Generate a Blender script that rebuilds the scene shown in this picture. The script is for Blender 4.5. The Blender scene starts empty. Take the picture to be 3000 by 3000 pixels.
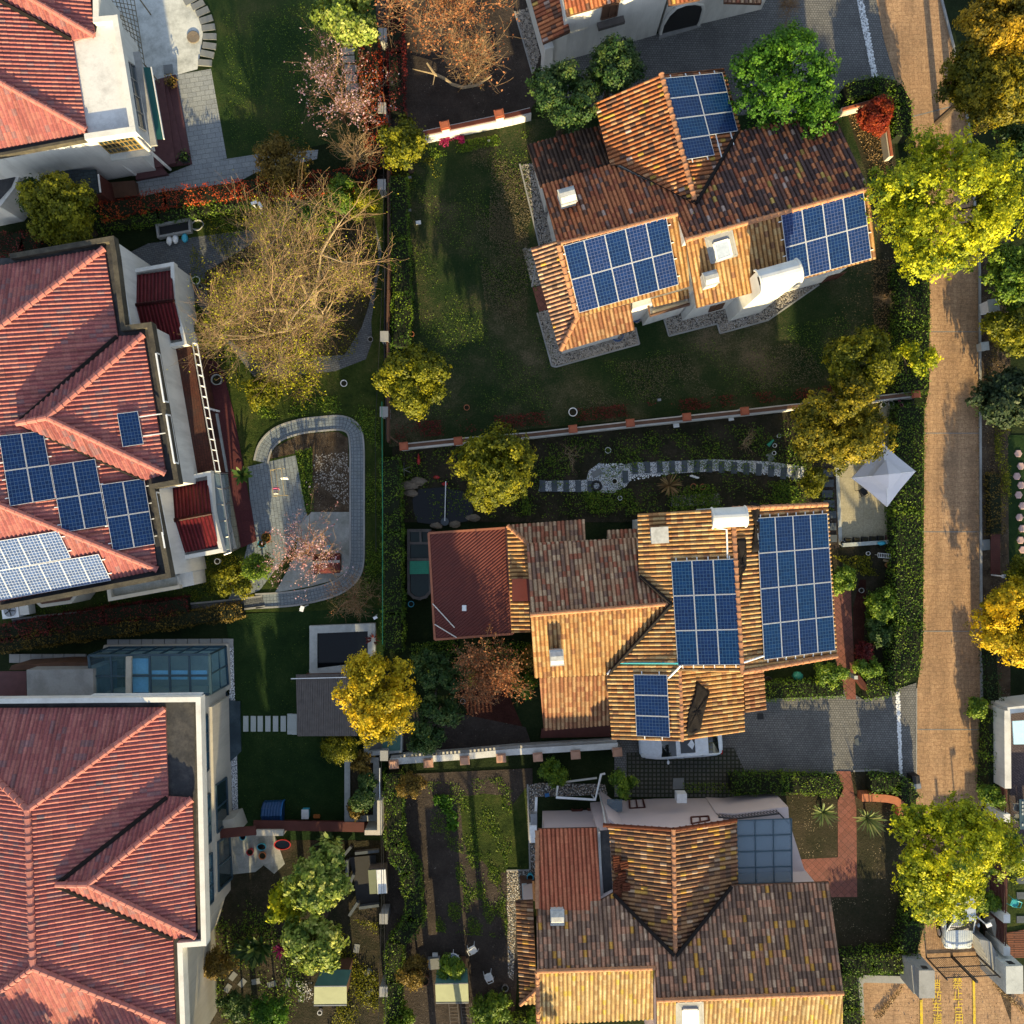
import bpy, bmesh, math, random
import numpy as np
from mathutils import Vector, Matrix
C = bpy.context.scene.collection
SC = bpy.context.scene
random.seed(7)
RNG = np.random.default_rng(11)
rad = math.radians
# camera, sky, sun, exposure
H, F = 55.0,2774.0            # flying height in metres, focal length in photo pixels (photo is 3000 x 3000)
cam_d = bpy.data.cameras.new('camera'); cam = bpy.data.objects.new('camera', cam_d); C.objects.link(cam)
cam.location = (0,0, H); cam.rotation_euler = (0,0,0)
cam_d.sensor_fit = 'HORIZONTAL'; cam_d.sensor_width = 36; cam_d.lens = 36 * F / 3000
cam_d.clip_end = 1500
SC.camera = cam
SUN_EL, SUN_DX, SUN_DY = 16.0,-0.09,1.0          # light travels towards (dx, dy): from the foot of the picture upward
SUN_STR, SKY_STR, EXPO = 5.0,0.13,1.3
SUN_COL = (1.0,0.79,0.42)
_az = math.atan2(-SUN_DX, -SUN_DY)                 # bearing of the sun from +Y, clockwise
w = bpy.data.worlds.new('World'); SC.world = w; w.use_nodes = True
nt = w.node_tree
sky = nt.nodes.new('ShaderNodeTexSky'); sky.sky_type = 'NISHITA'; sky.sun_disc = False
sky.sun_elevation = rad(SUN_EL); sky.sun_rotation = _az
sky.air_density = 1.0; sky.dust_density = 0.6; sky.ozone_density = 2.0
bg = nt.nodes['Background']; bg.inputs['Strength'].default_value = SKY_STR
hs = nt.nodes.new('ShaderNodeHueSaturation'); hs.inputs['Saturation'].default_value = .62   # hazy, milky evening sky
nt.links.new(sky.outputs[0], hs.inputs['Color']); nt.links.new(hs.outputs[0], bg.inputs['Color'])
sd = bpy.data.lights.new('sun', 'SUN'); sd.energy = SUN_STR; sd.angle = rad(0.6); sd.color = SUN_COL
sun = bpy.data.objects.new('sun', sd); C.objects.link(sun); sun.location = (0,-60,60)
_l = Vector((SUN_DX, SUN_DY, 0)).normalized() * math.cos(rad(SUN_EL)) + Vector((0,0,-math.sin(rad(SUN_EL))))
sun.rotation_euler = _l.to_track_quat('-Z', 'Y').to_euler()
SC.view_settings.view_transform = 'Standard'; SC.view_settings.look = 'None'
SC.view_settings.exposure = EXPO; SC.view_settings.gamma = 1.0
SC.view_settings.use_curve_mapping = False
try:
 SC.cycles.use_denoising = True
 SC.cycles.max_bounces = 6; SC.cycles.transparent_max_bounces = 8
except Exception: pass
# photo pixels to places
K = 750 / 1932.0
def Q(cr, x, y):                       # point of an enlarged photo tile (column, row) to photo pixels
 return (750 * (cr // 10) + x * K, 750 * (cr % 10) + y * K)
def QQ(cr, *pts): return [Q(cr, *p) for p in pts]
def W(p, z=0.0):                       # photo pixel at a known height
 s = (H - z) / F
 return Vector(((p[0] - 1500) * s, -(p[1] - 1500) * s, z))
def m2(r, z=0): return r * K * (H - z) / F     # tile units to metres
class Plane:
 def __init__(s, a, b, c):
  s.n = (b - a).cross(c - a).normalized()
  if s.n.z < 0: s.n = -s.n
  s.p = a.copy()
 def hit(s, p):
  d = Vector(((p[0] - 1500) / F, -(p[1] - 1500) / F, -1)); o = Vector((0,0, H))
  return o + d * ((s.p - o).dot(s.n) / d.dot(s.n))
 def z(s, x, y):
  return s.p.z - (s.n.x * (x - s.p.x) + s.n.y * (y - s.p.y)) / s.n.z
 def axes(s):
  u = Vector((0,0,1)).cross(s.n)
  u = u.normalized() if u.length > 1e-6 else Vector((1,0,0))
  v = s.n.cross(u).normalized()
  if v.z < 0: v = -v; u = -u
  return u, v
def P3(a, za, b, zb, c, zc): return Plane(W(a, za), W(b, zb), W(c, zc))
def P2(a, b, z, pitch, toward):        # level line a-b at height z; falls (pitch>0) towards pixel `toward`
 A, B = W(a, z), W(b, z); d = (B - A).normalized(); n = Vector((-d.y, d.x, 0))
 t = W(toward, z)
 if (t - A).dot(n) < 0: n = -n
 return Plane(A, B, A + n - Vector((0,0, math.tan(rad(pitch)))))
def PV(a, b):                          # vertical plane through two places
 return Plane(a, b, a + Vector((0,0,1)))
# object helpers
ORG = {}
def meta(o, label=None, cat=None, group=None, kind=None):
 if label: o['label'] = label
 if cat: o['category'] = cat
 if group: o['group'] = group
 if kind: o['kind'] = kind
 return o
def thing(name, label, cat, loc=(0,0,0), group=None, rz=0.0):
 o = bpy.data.objects.new(name, None); C.objects.link(o)
 o.empty_display_size = 0.2
 o.location = loc; o.rotation_euler = (0,0, rz)
 ORG[o.name] = Vector(loc)
 return meta(o, label, cat, group)
class MB:
 def __init__(s): s.v, s.f, s.m, s.uv = [],[],[],[]
 def face(s, pts, mi=0, uv=None):
  i = len(s.v); s.v += [tuple(p) for p in pts]; s.f.append(tuple(range(i, i + len(pts)))); s.m.append(mi)
  s.uv.append(uv if uv else [(0,0)] * len(pts))
 def grid(s, rows, mi=0, close=False, caps=False):
  i = len(s.v); n = len(rows[0])
  for r in rows: s.v += [tuple(p) for p in r]
  for a in range(len(rows) - 1):
   for b in range(n if close else n - 1):
    c = (b + 1) % n
    s.f.append((i + a * n + b, i + a * n + c, i + (a + 1) * n + c, i + (a + 1) * n + b)); s.m.append(mi)
    s.uv.append([(0,0)] * 4)
  if caps:
   s.f.append(tuple(range(i, i + n))[::-1]); s.m.append(mi); s.uv.append([(0,0)] * n)
   k = i + (len(rows) - 1) * n
   s.f.append(tuple(range(k, k + n))); s.m.append(mi); s.uv.append([(0,0)] * n)
  return s
 def prism(s, poly, z0, z1, mi=0, mtop=None):      # poly: xy; z1 number or list
  n = len(poly); P = [(p[0], p[1]) for p in poly]
  if sum(P[i][0] * P[(i + 1) % n][1] - P[(i + 1) % n][0] * P[i][1] for i in range(n)) < 0:
   P.reverse()
   if isinstance(z1,(list, tuple)): z1 = list(z1)[::-1]
   if isinstance(z0,(list, tuple)): z0 = list(z0)[::-1]
  zz = z1 if isinstance(z1,(list, tuple)) else [z1] * n
  zb = z0 if isinstance(z0,(list, tuple)) else [z0] * n
  i = len(s.v)
  s.v += [(P[k][0], P[k][1], zb[k]) for k in range(n)] + [(P[k][0], P[k][1], zz[k]) for k in range(n)]
  s.f.append(tuple(range(i, i + n))[::-1]); s.m.append(mi)
  s.f.append(tuple(range(i + n, i + 2 * n))); s.m.append(mi if mtop is None else mtop)
  for k in range(n):
   l = (k + 1) % n; s.f.append((i + k, i + l, i + n + l, i + n + k)); s.m.append(mi)
  s.uv += [[(P[k][0], P[k][1]) for k in range(n)]] * 2 + [[(0,0)] * 4] * n
  return s
 def box(s, c, sx, sy, sz, rz=0.0, mi=0):           # c: centre of the foot
  cr, sr = math.cos(rz), math.sin(rz)
  poly = [(c[0] + x * cr - y * sr, c[1] + x * sr + y * cr) for x, y in
    ((-sx/2,-sy/2),(sx/2,-sy/2),(sx/2, sy/2),(-sx/2, sy/2))]
  return s.prism(poly, c[2], c[2] + sz, mi)
 def beam(s, a, b, w_, h_, mi=0, up=None):          # straight bar a-b, width w, depth h
  a, b = Vector(a), Vector(b); d = (b - a).normalized()
  up = Vector(up) if up else (Vector((0,0,1)) if abs(d.z) < .95 else Vector((0,1,0)))
  x = d.cross(up).normalized() * w_ / 2; y = x.cross(d).normalized() * h_ / 2
  r = lambda p: [p - x - y, p + x - y, p + x + y, p - x + y]
  return s.grid([r(a), r(b)], mi, True, True)
 def tube(s, pts, r, n=6, mi=0):
  pts = [Vector(p) for p in pts]; rows = []
  rr = r if isinstance(r, (list, tuple)) else [r] * len(pts)
  ref = None
  for k, p in enumerate(pts):
   d = (pts[min(k + 1, len(pts) - 1)] - pts[max(k - 1,0)])
   d = d.normalized() if d.length > 1e-9 else Vector((0,0,1))
   if ref is None: ref = Vector((0,0,1)) if abs(d.z) < .9 else Vector((1,0,0))
   x = d.cross(ref)
   if x.length < 1e-4: x = d.cross(Vector((.3,1,.2)))
   x.normalize(); y = d.cross(x)
   rows.append([p + x * math.cos(t) * rr[k] + y * math.sin(t) * rr[k] for t in [2 * math.pi * j / n for j in range(n)]])
   ref = x.cross(d)
  return s.grid(rows, mi, True, True)
 def lathe(s, c, prof, n=20, mi=0, sx=1.0, sy=1.0, caps=False):
  rows = [[(c[0] + r * sx * math.cos(t), c[1] + r * sy * math.sin(t), c[2] + z)
                 for t in [2 * math.pi * j / n for j in range(n)]] for r, z in prof]
  return s.grid(rows, mi, True, caps)
 def ball(s, c, rx, ry=None, rz=None, n=12, mi=0, jit=0.0):
  ry = ry or rx; rz = rz or rx
  rows = []
  for k in range(1,8):
   ph = -math.pi / 2 + math.pi * k / 8
   rows.append([(c[0] + rx * (1 + random.uniform(-jit, jit)) * math.cos(ph) * math.cos(t),
                          c[1] + ry * (1 + random.uniform(-jit, jit)) * math.cos(ph) * math.sin(t),
                          c[2] + rz * math.sin(ph)) for t in [2 * math.pi * j / n for j in range(n)]])
  return s.grid(rows, mi, True, True)
 def build(s, name, mats, parent=None, smooth=False, loc=None, label=None, cat=None, group=None, kind=None, rz=None):
  mats = mats if isinstance(mats, (list, tuple)) else [mats]
  if parent is not None: org = ORG[parent.name]
  elif loc is not None: org = Vector(loc)
  elif kind == 'structure': org = Vector((0,0,0))
  else:
   a = np.array(s.v); org = Vector(((a[:, 0].min() + a[:, 0].max()) / 2,(a[:, 1].min() + a[:, 1].max()) / 2, a[:, 2].min()))
  me = bpy.data.meshes.new(name)
  me.from_pydata([(p[0] - org.x, p[1] - org.y, p[2] - org.z) for p in s.v],[], s.f)
  for m in mats: me.materials.append(m)
  me.polygons.foreach_set('material_index', s.m)
  if any(u != (0,0) for l in s.uv for u in l):
   uvl = me.uv_layers.new(name='UVMap')
   uvl.data.foreach_set('uv', [c for l in s.uv for u in l for c in u])
  if smooth: me.polygons.foreach_set('use_smooth', [True] * len(me.polygons))
  me.update()
  o = bpy.data.objects.new(name, me); C.objects.link(o)
  if parent is not None: o.parent = parent
  else: o.location = org
  ORG[o.name] = org
  return meta(o, label, cat, group, kind)
def np_mesh(name, V, quads, mats, parent=None, attrs=None, org=None, smooth=False, mi=None):
 """fast mesh from arrays; quads (n,4) or (n,3)"""
 org = ORG[parent.name] if parent is not None else (Vector(org) if org is not None else Vector((0,0,0)))
 V = np.asarray(V, dtype=np.float32) - np.array(org, dtype=np.float32)
 Fq = np.asarray(quads, dtype=np.int32); n, k = Fq.shape
 me = bpy.data.meshes.new(name)
 me.vertices.add(len(V)); me.vertices.foreach_set('co', V.ravel())
 me.loops.add(n * k); me.loops.foreach_set('vertex_index', Fq.ravel())
 me.polygons.add(n); me.polygons.foreach_set('loop_start', np.arange(0, n * k, k, dtype=np.int32))
 try: me.polygons.foreach_set('loop_total', np.full(n, k, dtype=np.int32))
 except Exception: pass
 for m in (mats if isinstance(mats, (list, tuple)) else [mats]): me.materials.append(m)
 if mi is not None: me.polygons.foreach_set('material_index', np.asarray(mi, dtype=np.int32))
 if smooth: me.polygons.foreach_set('use_smooth', np.ones(n, dtype=bool))
 for an, av in (attrs or {}).items():
  a = me.attributes.new(an, 'FLOAT', 'POINT'); a.data.foreach_set('value', np.asarray(av, dtype=np.float32))
 me.update(calc_edges=True); me.validate()
 o = bpy.data.objects.new(name, me); C.objects.link(o)
 if parent is not None: o.parent = parent
 else: o.location = org
 ORG[o.name] = org
 return o
def dup(root, loc, rz=0.0, label=None, group=None, scale=None):
 c = root.copy(); C.objects.link(c); c.location = loc; c.rotation_euler = (0,0, rz)
 if scale: c.scale = (scale, scale, scale)
 if label: c['label'] = label
 if group: c['group'] = group
 for ch in list(root.children):
  d = ch.copy(); C.objects.link(d); d.parent = c
  for g in list(ch.children):
   e = g.copy(); C.objects.link(e); e.parent = d
 return c
# materials
def _nodes(name):
 m = bpy.data.materials.new(name); m.use_nodes = True
 n = m.node_tree.nodes; b = n['Principled BSDF']; return m, m.node_tree, n, b
def L(nt, a, b): nt.links.new(a, b)
def c4(c): return (c[0], c[1], c[2],1)
def _coord(nt, scale=None):
 tc = nt.nodes.new('ShaderNodeTexCoord'); return tc.outputs['Object']
def _ramp(nt, stops, interp='LINEAR'):
 r = nt.nodes.new('ShaderNodeValToRGB'); r.color_ramp.interpolation = interp
 e = r.color_ramp.elements
 while len(e) < len(stops): e.new(0.5)
 for k, (p, c) in enumerate(stops): e[k].position = p; e[k].color = c4(c)
 return r
def _noise(nt, vec, scale, detail=5, rough=.6):
 t = nt.nodes.new('ShaderNodeTexNoise'); t.inputs['Scale'].default_value = scale
 t.inputs['Detail'].default_value = detail; t.inputs['Roughness'].default_value = rough
 if vec is not None: L(nt, vec, t.inputs['Vector'])
 return t.outputs['Fac']
def _mix(nt, f, a, b, mode='MIX'):
 t = nt.nodes.new('ShaderNodeMix'); t.data_type = 'RGBA'; t.blend_type = mode
 for s, v in ((0, f),(6, a),(7, b)):
  if hasattr(v, 'is_output'): L(nt, v, t.inputs[s])
  elif s == 0: t.inputs[0].default_value = v
  else: t.inputs[s].default_value = c4(v)
 return t.outputs[2]
def _bump(nt, b, h, strength=.3, dist=.02):
 t = nt.nodes.new('ShaderNodeBump'); t.inputs['Strength'].default_value = strength; t.inputs['Distance'].default_value = dist
 L(nt, h, t.inputs['Height']); L(nt, t.outputs[0], b.inputs['Normal'])
def mul(c, k): return tuple(min(1, x * k) for x in c)
def mat(name, col, rough=.8, var=.25, scale=2.0, fine=18.0, bump=.15, metal=0.0, dirt=None, dirt_amt=.5, spec=.3):
 m, t, n, b = _nodes(name); co = _coord(t)
 f = _noise(t, co, scale); f2 = _noise(t, co, fine, 3)
 r = _ramp(t, [(.3, mul(col, 1 - var)),(.7, mul(col, 1 + var))]); L(t, f, r.inputs[0])
 c = _mix(t, .35, r.outputs[0], _ramp_out(t, f2, mul(col, 1 - var), mul(col, 1 + var)))
 if dirt:
  vc = co
  if 'render' in name or 'wall' in name:
   mp = n.new('ShaderNodeMapping'); mp.inputs['Scale'].default_value = (1.6,1.6,.22); L(t, co, mp.inputs[0]); vc = mp.outputs[0]
  d = _noise(t, vc, scale * .6 + .3,8,.75)
  rr = _ramp(t, [(.45,(0,0,0)),(.68,(dirt_amt,) * 3)]); L(t, d, rr.inputs[0])
  c = _mix(t, rr.outputs[0], c, dirt)
 L(t, c, b.inputs['Base Color']); b.inputs['Roughness'].default_value = rough; b.inputs['Metallic'].default_value = metal
 b.inputs['Specular IOR Level'].default_value = spec
 if bump: _bump(t, b, f2, bump, .02)
 return m
def _ramp_out(t, f, a, b_):
 r = _ramp(t, [(.3, a),(.7, b_)]); L(t, f, r.inputs[0]); return r.outputs[0]
def plain(name, col, rough=.5, metal=0.0, spec=.5, emit=None):
 m, t, n, b = _nodes(name)
 co = _coord(t); f = _noise(t, co, 6.0)
 L(t, _ramp_out(t, f, mul(col, .88), mul(col, 1.1)), b.inputs['Base Color'])
 b.inputs['Roughness'].default_value = rough; b.inputs['Metallic'].default_value = metal; b.inputs['Specular IOR Level'].default_value = spec
 return m
def ground_mat(name, stops, scale=.35, fine=9.0, spots=None, bump=.5, rough=.95):
 """patchy natural ground: broad patches through a ramp, fine clumps, optional flecks"""
 m, t, n, b = _nodes(name); co = _coord(t)
 a = _noise(t, co, scale, 8,.7); d = _noise(t, co, fine, 6,.75)
 r = _ramp(t, [(p, mul(c, .8)) for p, c in stops])
 mx = n.new('ShaderNodeMath'); mx.operation = 'MULTIPLY_ADD'; L(t, d, mx.inputs[0]); mx.inputs[1].default_value = .55
 s2 = n.new('ShaderNodeMath'); s2.operation = 'SUBTRACT'; L(t, a, s2.inputs[0]); s2.inputs[1].default_value = .275
 L(t, s2.outputs[0], mx.inputs[2]); L(t, mx.outputs[0], r.inputs[0])
 c = r.outputs[0]
 g = _noise(t, co, fine * 4.5,2,.5)
 c = _mix(t, 1.0, c, _ramp_out(t, g, (.55,.55,.55),(1.0,1.0,1.0)), 'MULTIPLY')
 if spots:
  v = n.new('ShaderNodeTexVoronoi'); v.inputs['Scale'].default_value = spots[1]; L(t, co, v.inputs['Vector'])
  rr = _ramp(t, [(spots[2],(1,1,1)),(spots[2] + .03,(0,0,0))]); L(t, v.outputs['Distance'], rr.inputs[0])
  msk = _noise(t, co, 1.3); r3 = _ramp(t, [(.5,(0,0,0)),(.6,(1,1,1))]); L(t, msk, r3.inputs[0])
  c = _mix(t, _mix(t, 1.0, rr.outputs[0], r3.outputs[0], 'MULTIPLY'), c, spots[0])
 L(t, c, b.inputs['Base Color']); b.inputs['Roughness'].default_value = rough; b.inputs['Specular IOR Level'].default_value = .15
 _bump(t, b, d, bump, .08)
 return m
def paver_mat(name, c1, c2, mortar, bw=.4, bh=.2, msize=.02, rot=0.0, dirt=(.05,.045,.04), dirt_amt=.55, rough=.85, offset=.5, squash=1.0, warp=0.0, wet=.6, bump=.4):
 m, t, n, b = _nodes(name); co = _coord(t)
 mp = n.new('ShaderNodeMapping'); L(t, co, mp.inputs[0]); mp.inputs['Rotation'].default_value = (0,0, rot)
 vec = mp.outputs[0]
 if warp:
  nz = n.new('ShaderNodeTexNoise'); nz.inputs['Scale'].default_value = 1.6; L(t, vec, nz.inputs['Vector'])
  vm = n.new('ShaderNodeVectorMath'); vm.operation = 'MULTIPLY_ADD'; L(t, nz.outputs['Color'], vm.inputs[0])
  vm.inputs[1].default_value = (warp, warp, 0); L(t, vec, vm.inputs[2]); vec = vm.outputs[0]
 br = n.new('ShaderNodeTexBrick'); L(t, vec, br.inputs['Vector']); br.offset = offset; br.squash = squash; br.squash_frequency = 3
 for k, v in (('Color1', c1),('Color2', c2),('Mortar', mortar)): br.inputs[k].default_value = c4(v)
 br.inputs['Scale'].default_value = 1.0; br.inputs['Mortar Size'].default_value = msize
 br.inputs['Brick Width'].default_value = bw; br.inputs['Row Height'].default_value = bh; br.inputs['Mortar Smooth'].default_value = .3
 c = br.outputs['Color']
 f = _noise(t, co, 14,4); c = _mix(t, 1.0, c, _ramp_out(t, f, (.7,.7,.7),(1.12,1.12,1.12)), 'MULTIPLY')
 d = _noise(t, co, .5,8,.72); rr = _ramp(t, [(.46,(0,0,0)),(.72,(dirt_amt,) * 3)]); L(t, d, rr.inputs[0])
 c = _mix(t, rr.outputs[0], c, dirt)
 L(t, c, b.inputs['Base Color']); b.inputs['Roughness'].default_value = rough; b.inputs['Specular IOR Level'].default_value = .25
 if 'road' in name:
  mq = n.new('ShaderNodeMapping'); mq.inputs['Scale'].default_value = (1.1,.07,1); L(t, co, mq.inputs[0])
  c = _mix(t, 1.0, c, _ramp_out(t, _noise(t, mq.outputs[0],1.0,5,.65),(.68,.66,.66),(1.15,1.15,1.15)), 'MULTIPLY'); c = _mix(t, 1.0, c, _ramp_out(t, _noise(t, co, 5.0,6,.8),(.66,.64,.62),(1.2,1.2,1.2)), 'MULTIPLY')
 L(t, c, b.inputs['Base Color'])
 iv = n.new('ShaderNodeInvert'); L(t, br.outputs['Fac'], iv.inputs['Color'])
 _bump(t, b, iv.outputs[0], bump, .03)
 return m
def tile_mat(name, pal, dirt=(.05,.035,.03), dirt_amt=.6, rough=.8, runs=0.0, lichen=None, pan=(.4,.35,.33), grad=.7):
 """roof tiles: one random tone per tile from a weighted palette, plus weather stains"""
 m, t, n, b = _nodes(name)
 uv = n.new('ShaderNodeUVMap'); sep = n.new('ShaderNodeSeparateXYZ'); L(t, uv.outputs[0], sep.inputs[0])
 fl = []
 for k in (0,1):
  q = n.new('ShaderNodeMath'); q.operation = 'FLOOR'; L(t, sep.outputs[k], q.inputs[0]); fl.append(q.outputs[0])
 cb = n.new('ShaderNodeCombineXYZ'); L(t, fl[0], cb.inputs[0]); L(t, fl[1], cb.inputs[1])
 wn = n.new('ShaderNodeTexWhiteNoise'); wn.noise_dimensions = '2D'; L(t, cb.outputs[0], wn.inputs['Vector'])
 val = wn.outputs['Value']
 if runs:
  sc = n.new('ShaderNodeVectorMath'); sc.operation = 'MULTIPLY'; L(t, cb.outputs[0], sc.inputs[0]); sc.inputs[1].default_value = (.9,.28,0)
  nz = _noise(t, sc.outputs[0],.9,3,.7)
  rr = _ramp(t, [(.3,(0,0,0)),(.7,(1,1,1))]); L(t, nz, rr.inputs[0])
  mm = n.new('ShaderNodeMix'); mm.data_type = 'FLOAT'; mm.inputs[0].default_value = runs; L(t, val, mm.inputs[2]); L(t, rr.outputs[0], mm.inputs[3]); val = mm.outputs[0]
 tot = sum(p for _, p in pal); acc = 0; st = []
 for c, p in pal: st.append((acc / tot, c)); acc += p
 r = _ramp(t, st, 'CONSTANT'); L(t, val, r.inputs[0]); c = r.outputs[0]
 co = _coord(t)
 f = _noise(t, co, 11,5,.7); c = _mix(t, 1.0, c, _ramp_out(t, f, (.62,.62,.62),(1.15,1.15,1.15)), 'MULTIPLY')
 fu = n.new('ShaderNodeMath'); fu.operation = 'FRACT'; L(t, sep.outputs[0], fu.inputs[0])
 pr = _ramp(t, [(0, pan),(.14, pan),(.2,(1,1,1)),(.78,(1,1,1)),(.84, pan)]); L(t, fu.outputs[0], pr.inputs[0]); c = _mix(t, 1.0, c, pr.outputs[0], 'MULTIPLY')  # channel tint: tile tone, dirt and rib shade put into the colour
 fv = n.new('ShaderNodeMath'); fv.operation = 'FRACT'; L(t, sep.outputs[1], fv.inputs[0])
 pv = _ramp(t, [(0,(.5,) * 3),(.07,(1.15,) * 3),(.35,(1.1,) * 3),(1,(grad,) * 3)]); L(t, fv.outputs[0], pv.inputs[0]); c = _mix(t, 1.0, c, pv.outputs[0], 'MULTIPLY')  # course joints darkened in the colour for gap shade and dirt
 d = _noise(t, co, .8,9,.75); rr = _ramp(t, [(.47,(0,0,0)),(.7,(dirt_amt,) * 3)]); L(t, d, rr.inputs[0]); c = _mix(t, rr.outputs[0], c, dirt)
 if lichen:
  d = _noise(t, co, 3.5,6,.7); rr = _ramp(t, [(.58,(0,0,0)),(.7,(.75,) * 3)]); L(t, d, rr.inputs[0]); c = _mix(t, rr.outputs[0], c, lichen)
 sv = n.new('ShaderNodeVectorMath'); sv.operation = 'MULTIPLY'; L(t, uv.outputs[0], sv.inputs[0]); sv.inputs[1].default_value = (.55,.07,1)
 st_ = _noise(t, sv.outputs[0],1.6,6,.7); c = _mix(t, 1.0, c, _ramp_out(t, st_, (.5,.48,.47),(1.18,1.16,1.12)), 'MULTIPLY')
 L(t, c, b.inputs['Base Color']); b.inputs['Roughness'].default_value = rough; b.inputs['Specular IOR Level'].default_value = .12
 _bump(t, b, f, .2,.01)
 return m
def leaf_mat(name, c1, c2, c3=None, trans=.35, rough=.55):
 """leaves: tone per clump (attribute 'tint') with light coming through"""
 m, t, n, b = _nodes(name)
 at = n.new('ShaderNodeAttribute'); at.attribute_name = 'tint'
 r = _ramp(t, [(0, c1),(.5, c2),(1, c3 or mul(c2,1.3))]); L(t, at.outputs['Fac'], r.inputs[0])
 L(t, r.outputs[0], b.inputs['Base Color']); b.inputs['Roughness'].default_value = rough; b.inputs['Specular IOR Level'].default_value = .25
 tr = n.new('ShaderNodeBsdfTranslucent'); L(t, r.outputs[0], tr.inputs['Color'])
 mx = n.new('ShaderNodeMixShader'); mx.inputs[0].default_value = trans
 L(t, b.outputs[0], mx.inputs[1]); L(t, tr.outputs[0], mx.inputs[2])
 L(t, mx.outputs[0], n['Material Output'].inputs['Surface'])
 return m
def pebble_mat(name, cols, scale=26, dark=(.02,.02,.02)):
 m, t, n, b = _nodes(name); co = _coord(t)
 v = n.new('ShaderNodeTexVoronoi'); v.inputs['Scale'].default_value = scale; L(t, co, v.inputs['Vector'])
 s = n.new('ShaderNodeSeparateColor'); L(t, v.outputs['Color'], s.inputs[0])
 r = _ramp(t, [(k / len(cols), c) for k, c in enumerate(cols)], 'CONSTANT'); L(t, s.outputs[0], r.inputs[0])
 rr = _ramp(t, [(.4,(1,1,1)),(.85,(.2,.2,.2))]);
 sc = n.new('ShaderNodeMath'); sc.operation = 'MULTIPLY'; L(t, v.outputs['Distance'], sc.inputs[0]); sc.inputs[1].default_value = 1.25; L(t, sc.outputs[0], rr.inputs[0])
 c = _mix(t, 1.0, r.outputs[0], rr.outputs[0], 'MULTIPLY')
 L(t, c, b.inputs['Base Color']); b.inputs['Roughness'].default_value = .85
 iv = n.new('ShaderNodeMath'); iv.operation = 'SUBTRACT'; iv.inputs[0].default_value = 1; L(t, sc.outputs[0], iv.inputs[1])
 _bump(t, b, iv.outputs[0],.8,.04)
 return m
def glass_mat(name, col, alpha=.45, rough=.05):
 m, t, n, b = _nodes(name)
 b.inputs['Base Color'].default_value = c4(col); b.inputs['Roughness'].default_value = rough; b.inputs['Specular IOR Level'].default_value = .8
 tr = n.new('ShaderNodeBsdfTransparent'); tr.inputs['Color'].default_value = c4(tuple(min(1,.55 + 1.2 * c) for c in col))
 mx = n.new('ShaderNodeMixShader'); mx.inputs[0].default_value = alpha
 L(t, tr.outputs[0], mx.inputs[1]); L(t, b.outputs[0], mx.inputs[2]); L(t, mx.outputs[0], n['Material Output'].inputs['Surface'])
 return m
def pv_mat(name, cell, line):
 m, t, n, b = _nodes(name)
 uv = n.new('ShaderNodeUVMap'); sep = n.new('ShaderNodeSeparateXYZ'); L(t, uv.outputs[0], sep.inputs[0]); masks = []
 for k, (num, wd) in enumerate(((1,.055),(1,.055))):
  fr = n.new('ShaderNodeMath'); fr.operation = 'FRACT'; L(t, sep.outputs[k], fr.inputs[0])
  s = n.new('ShaderNodeMath'); s.operation = 'SUBTRACT'; L(t, fr.outputs[0], s.inputs[0]); s.inputs[1].default_value = .5
  a = n.new('ShaderNodeMath'); a.operation = 'ABSOLUTE'; L(t, s.outputs[0], a.inputs[0])
  g = n.new('ShaderNodeMath'); g.operation = 'GREATER_THAN'; L(t, a.outputs[0], g.inputs[0]); g.inputs[1].default_value = .5 - wd; masks.append(g.outputs[0])
 fine = n.new('ShaderNodeMath'); fine.operation = 'MULTIPLY'; L(t, sep.outputs[0], fine.inputs[0]); fine.inputs[1].default_value = 3.0
 fr = n.new('ShaderNodeMath'); fr.operation = 'FRACT'; L(t, fine.outputs[0], fr.inputs[0])
 g = n.new('ShaderNodeMath'); g.operation = 'LESS_THAN'; L(t, fr.outputs[0], g.inputs[0]); g.inputs[1].default_value = .05
 mx = n.new('ShaderNodeMath'); mx.operation = 'MAXIMUM'; L(t, masks[0], mx.inputs[0]); L(t, masks[1], mx.inputs[1])
 fl = n.new('ShaderNodeVectorMath'); fl.operation = 'FLOOR'; L(t, uv.outputs[0], fl.inputs[0])
 wn = n.new('ShaderNodeTexWhiteNoise'); wn.noise_dimensions = '2D'; L(t, fl.outputs[0], wn.inputs['Vector'])
 cc = _mix(t, wn.outputs['Value'], mul(cell, .78), mul(cell, 1.25))
 co = _coord(t); cr = _noise(t, co, 45,2); cc = _mix(t, 1.0, cc, _ramp_out(t, cr, (.75,.8,.9),(1.1,1.1,1.1)), 'MULTIPLY')
 c2 = _mix(t, g.outputs[0], cc, mul(line, .35)); c = _mix(t, mx.outputs[0], c2, line)
 L(t, c, b.inputs['Base Color']); b.inputs['Roughness'].default_value = .25; b.inputs['Specular IOR Level'].default_value = .3
 b.inputs['Coat Weight'].default_value = .12; b.inputs['Coat Roughness'].default_value = .12
 return m
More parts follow.
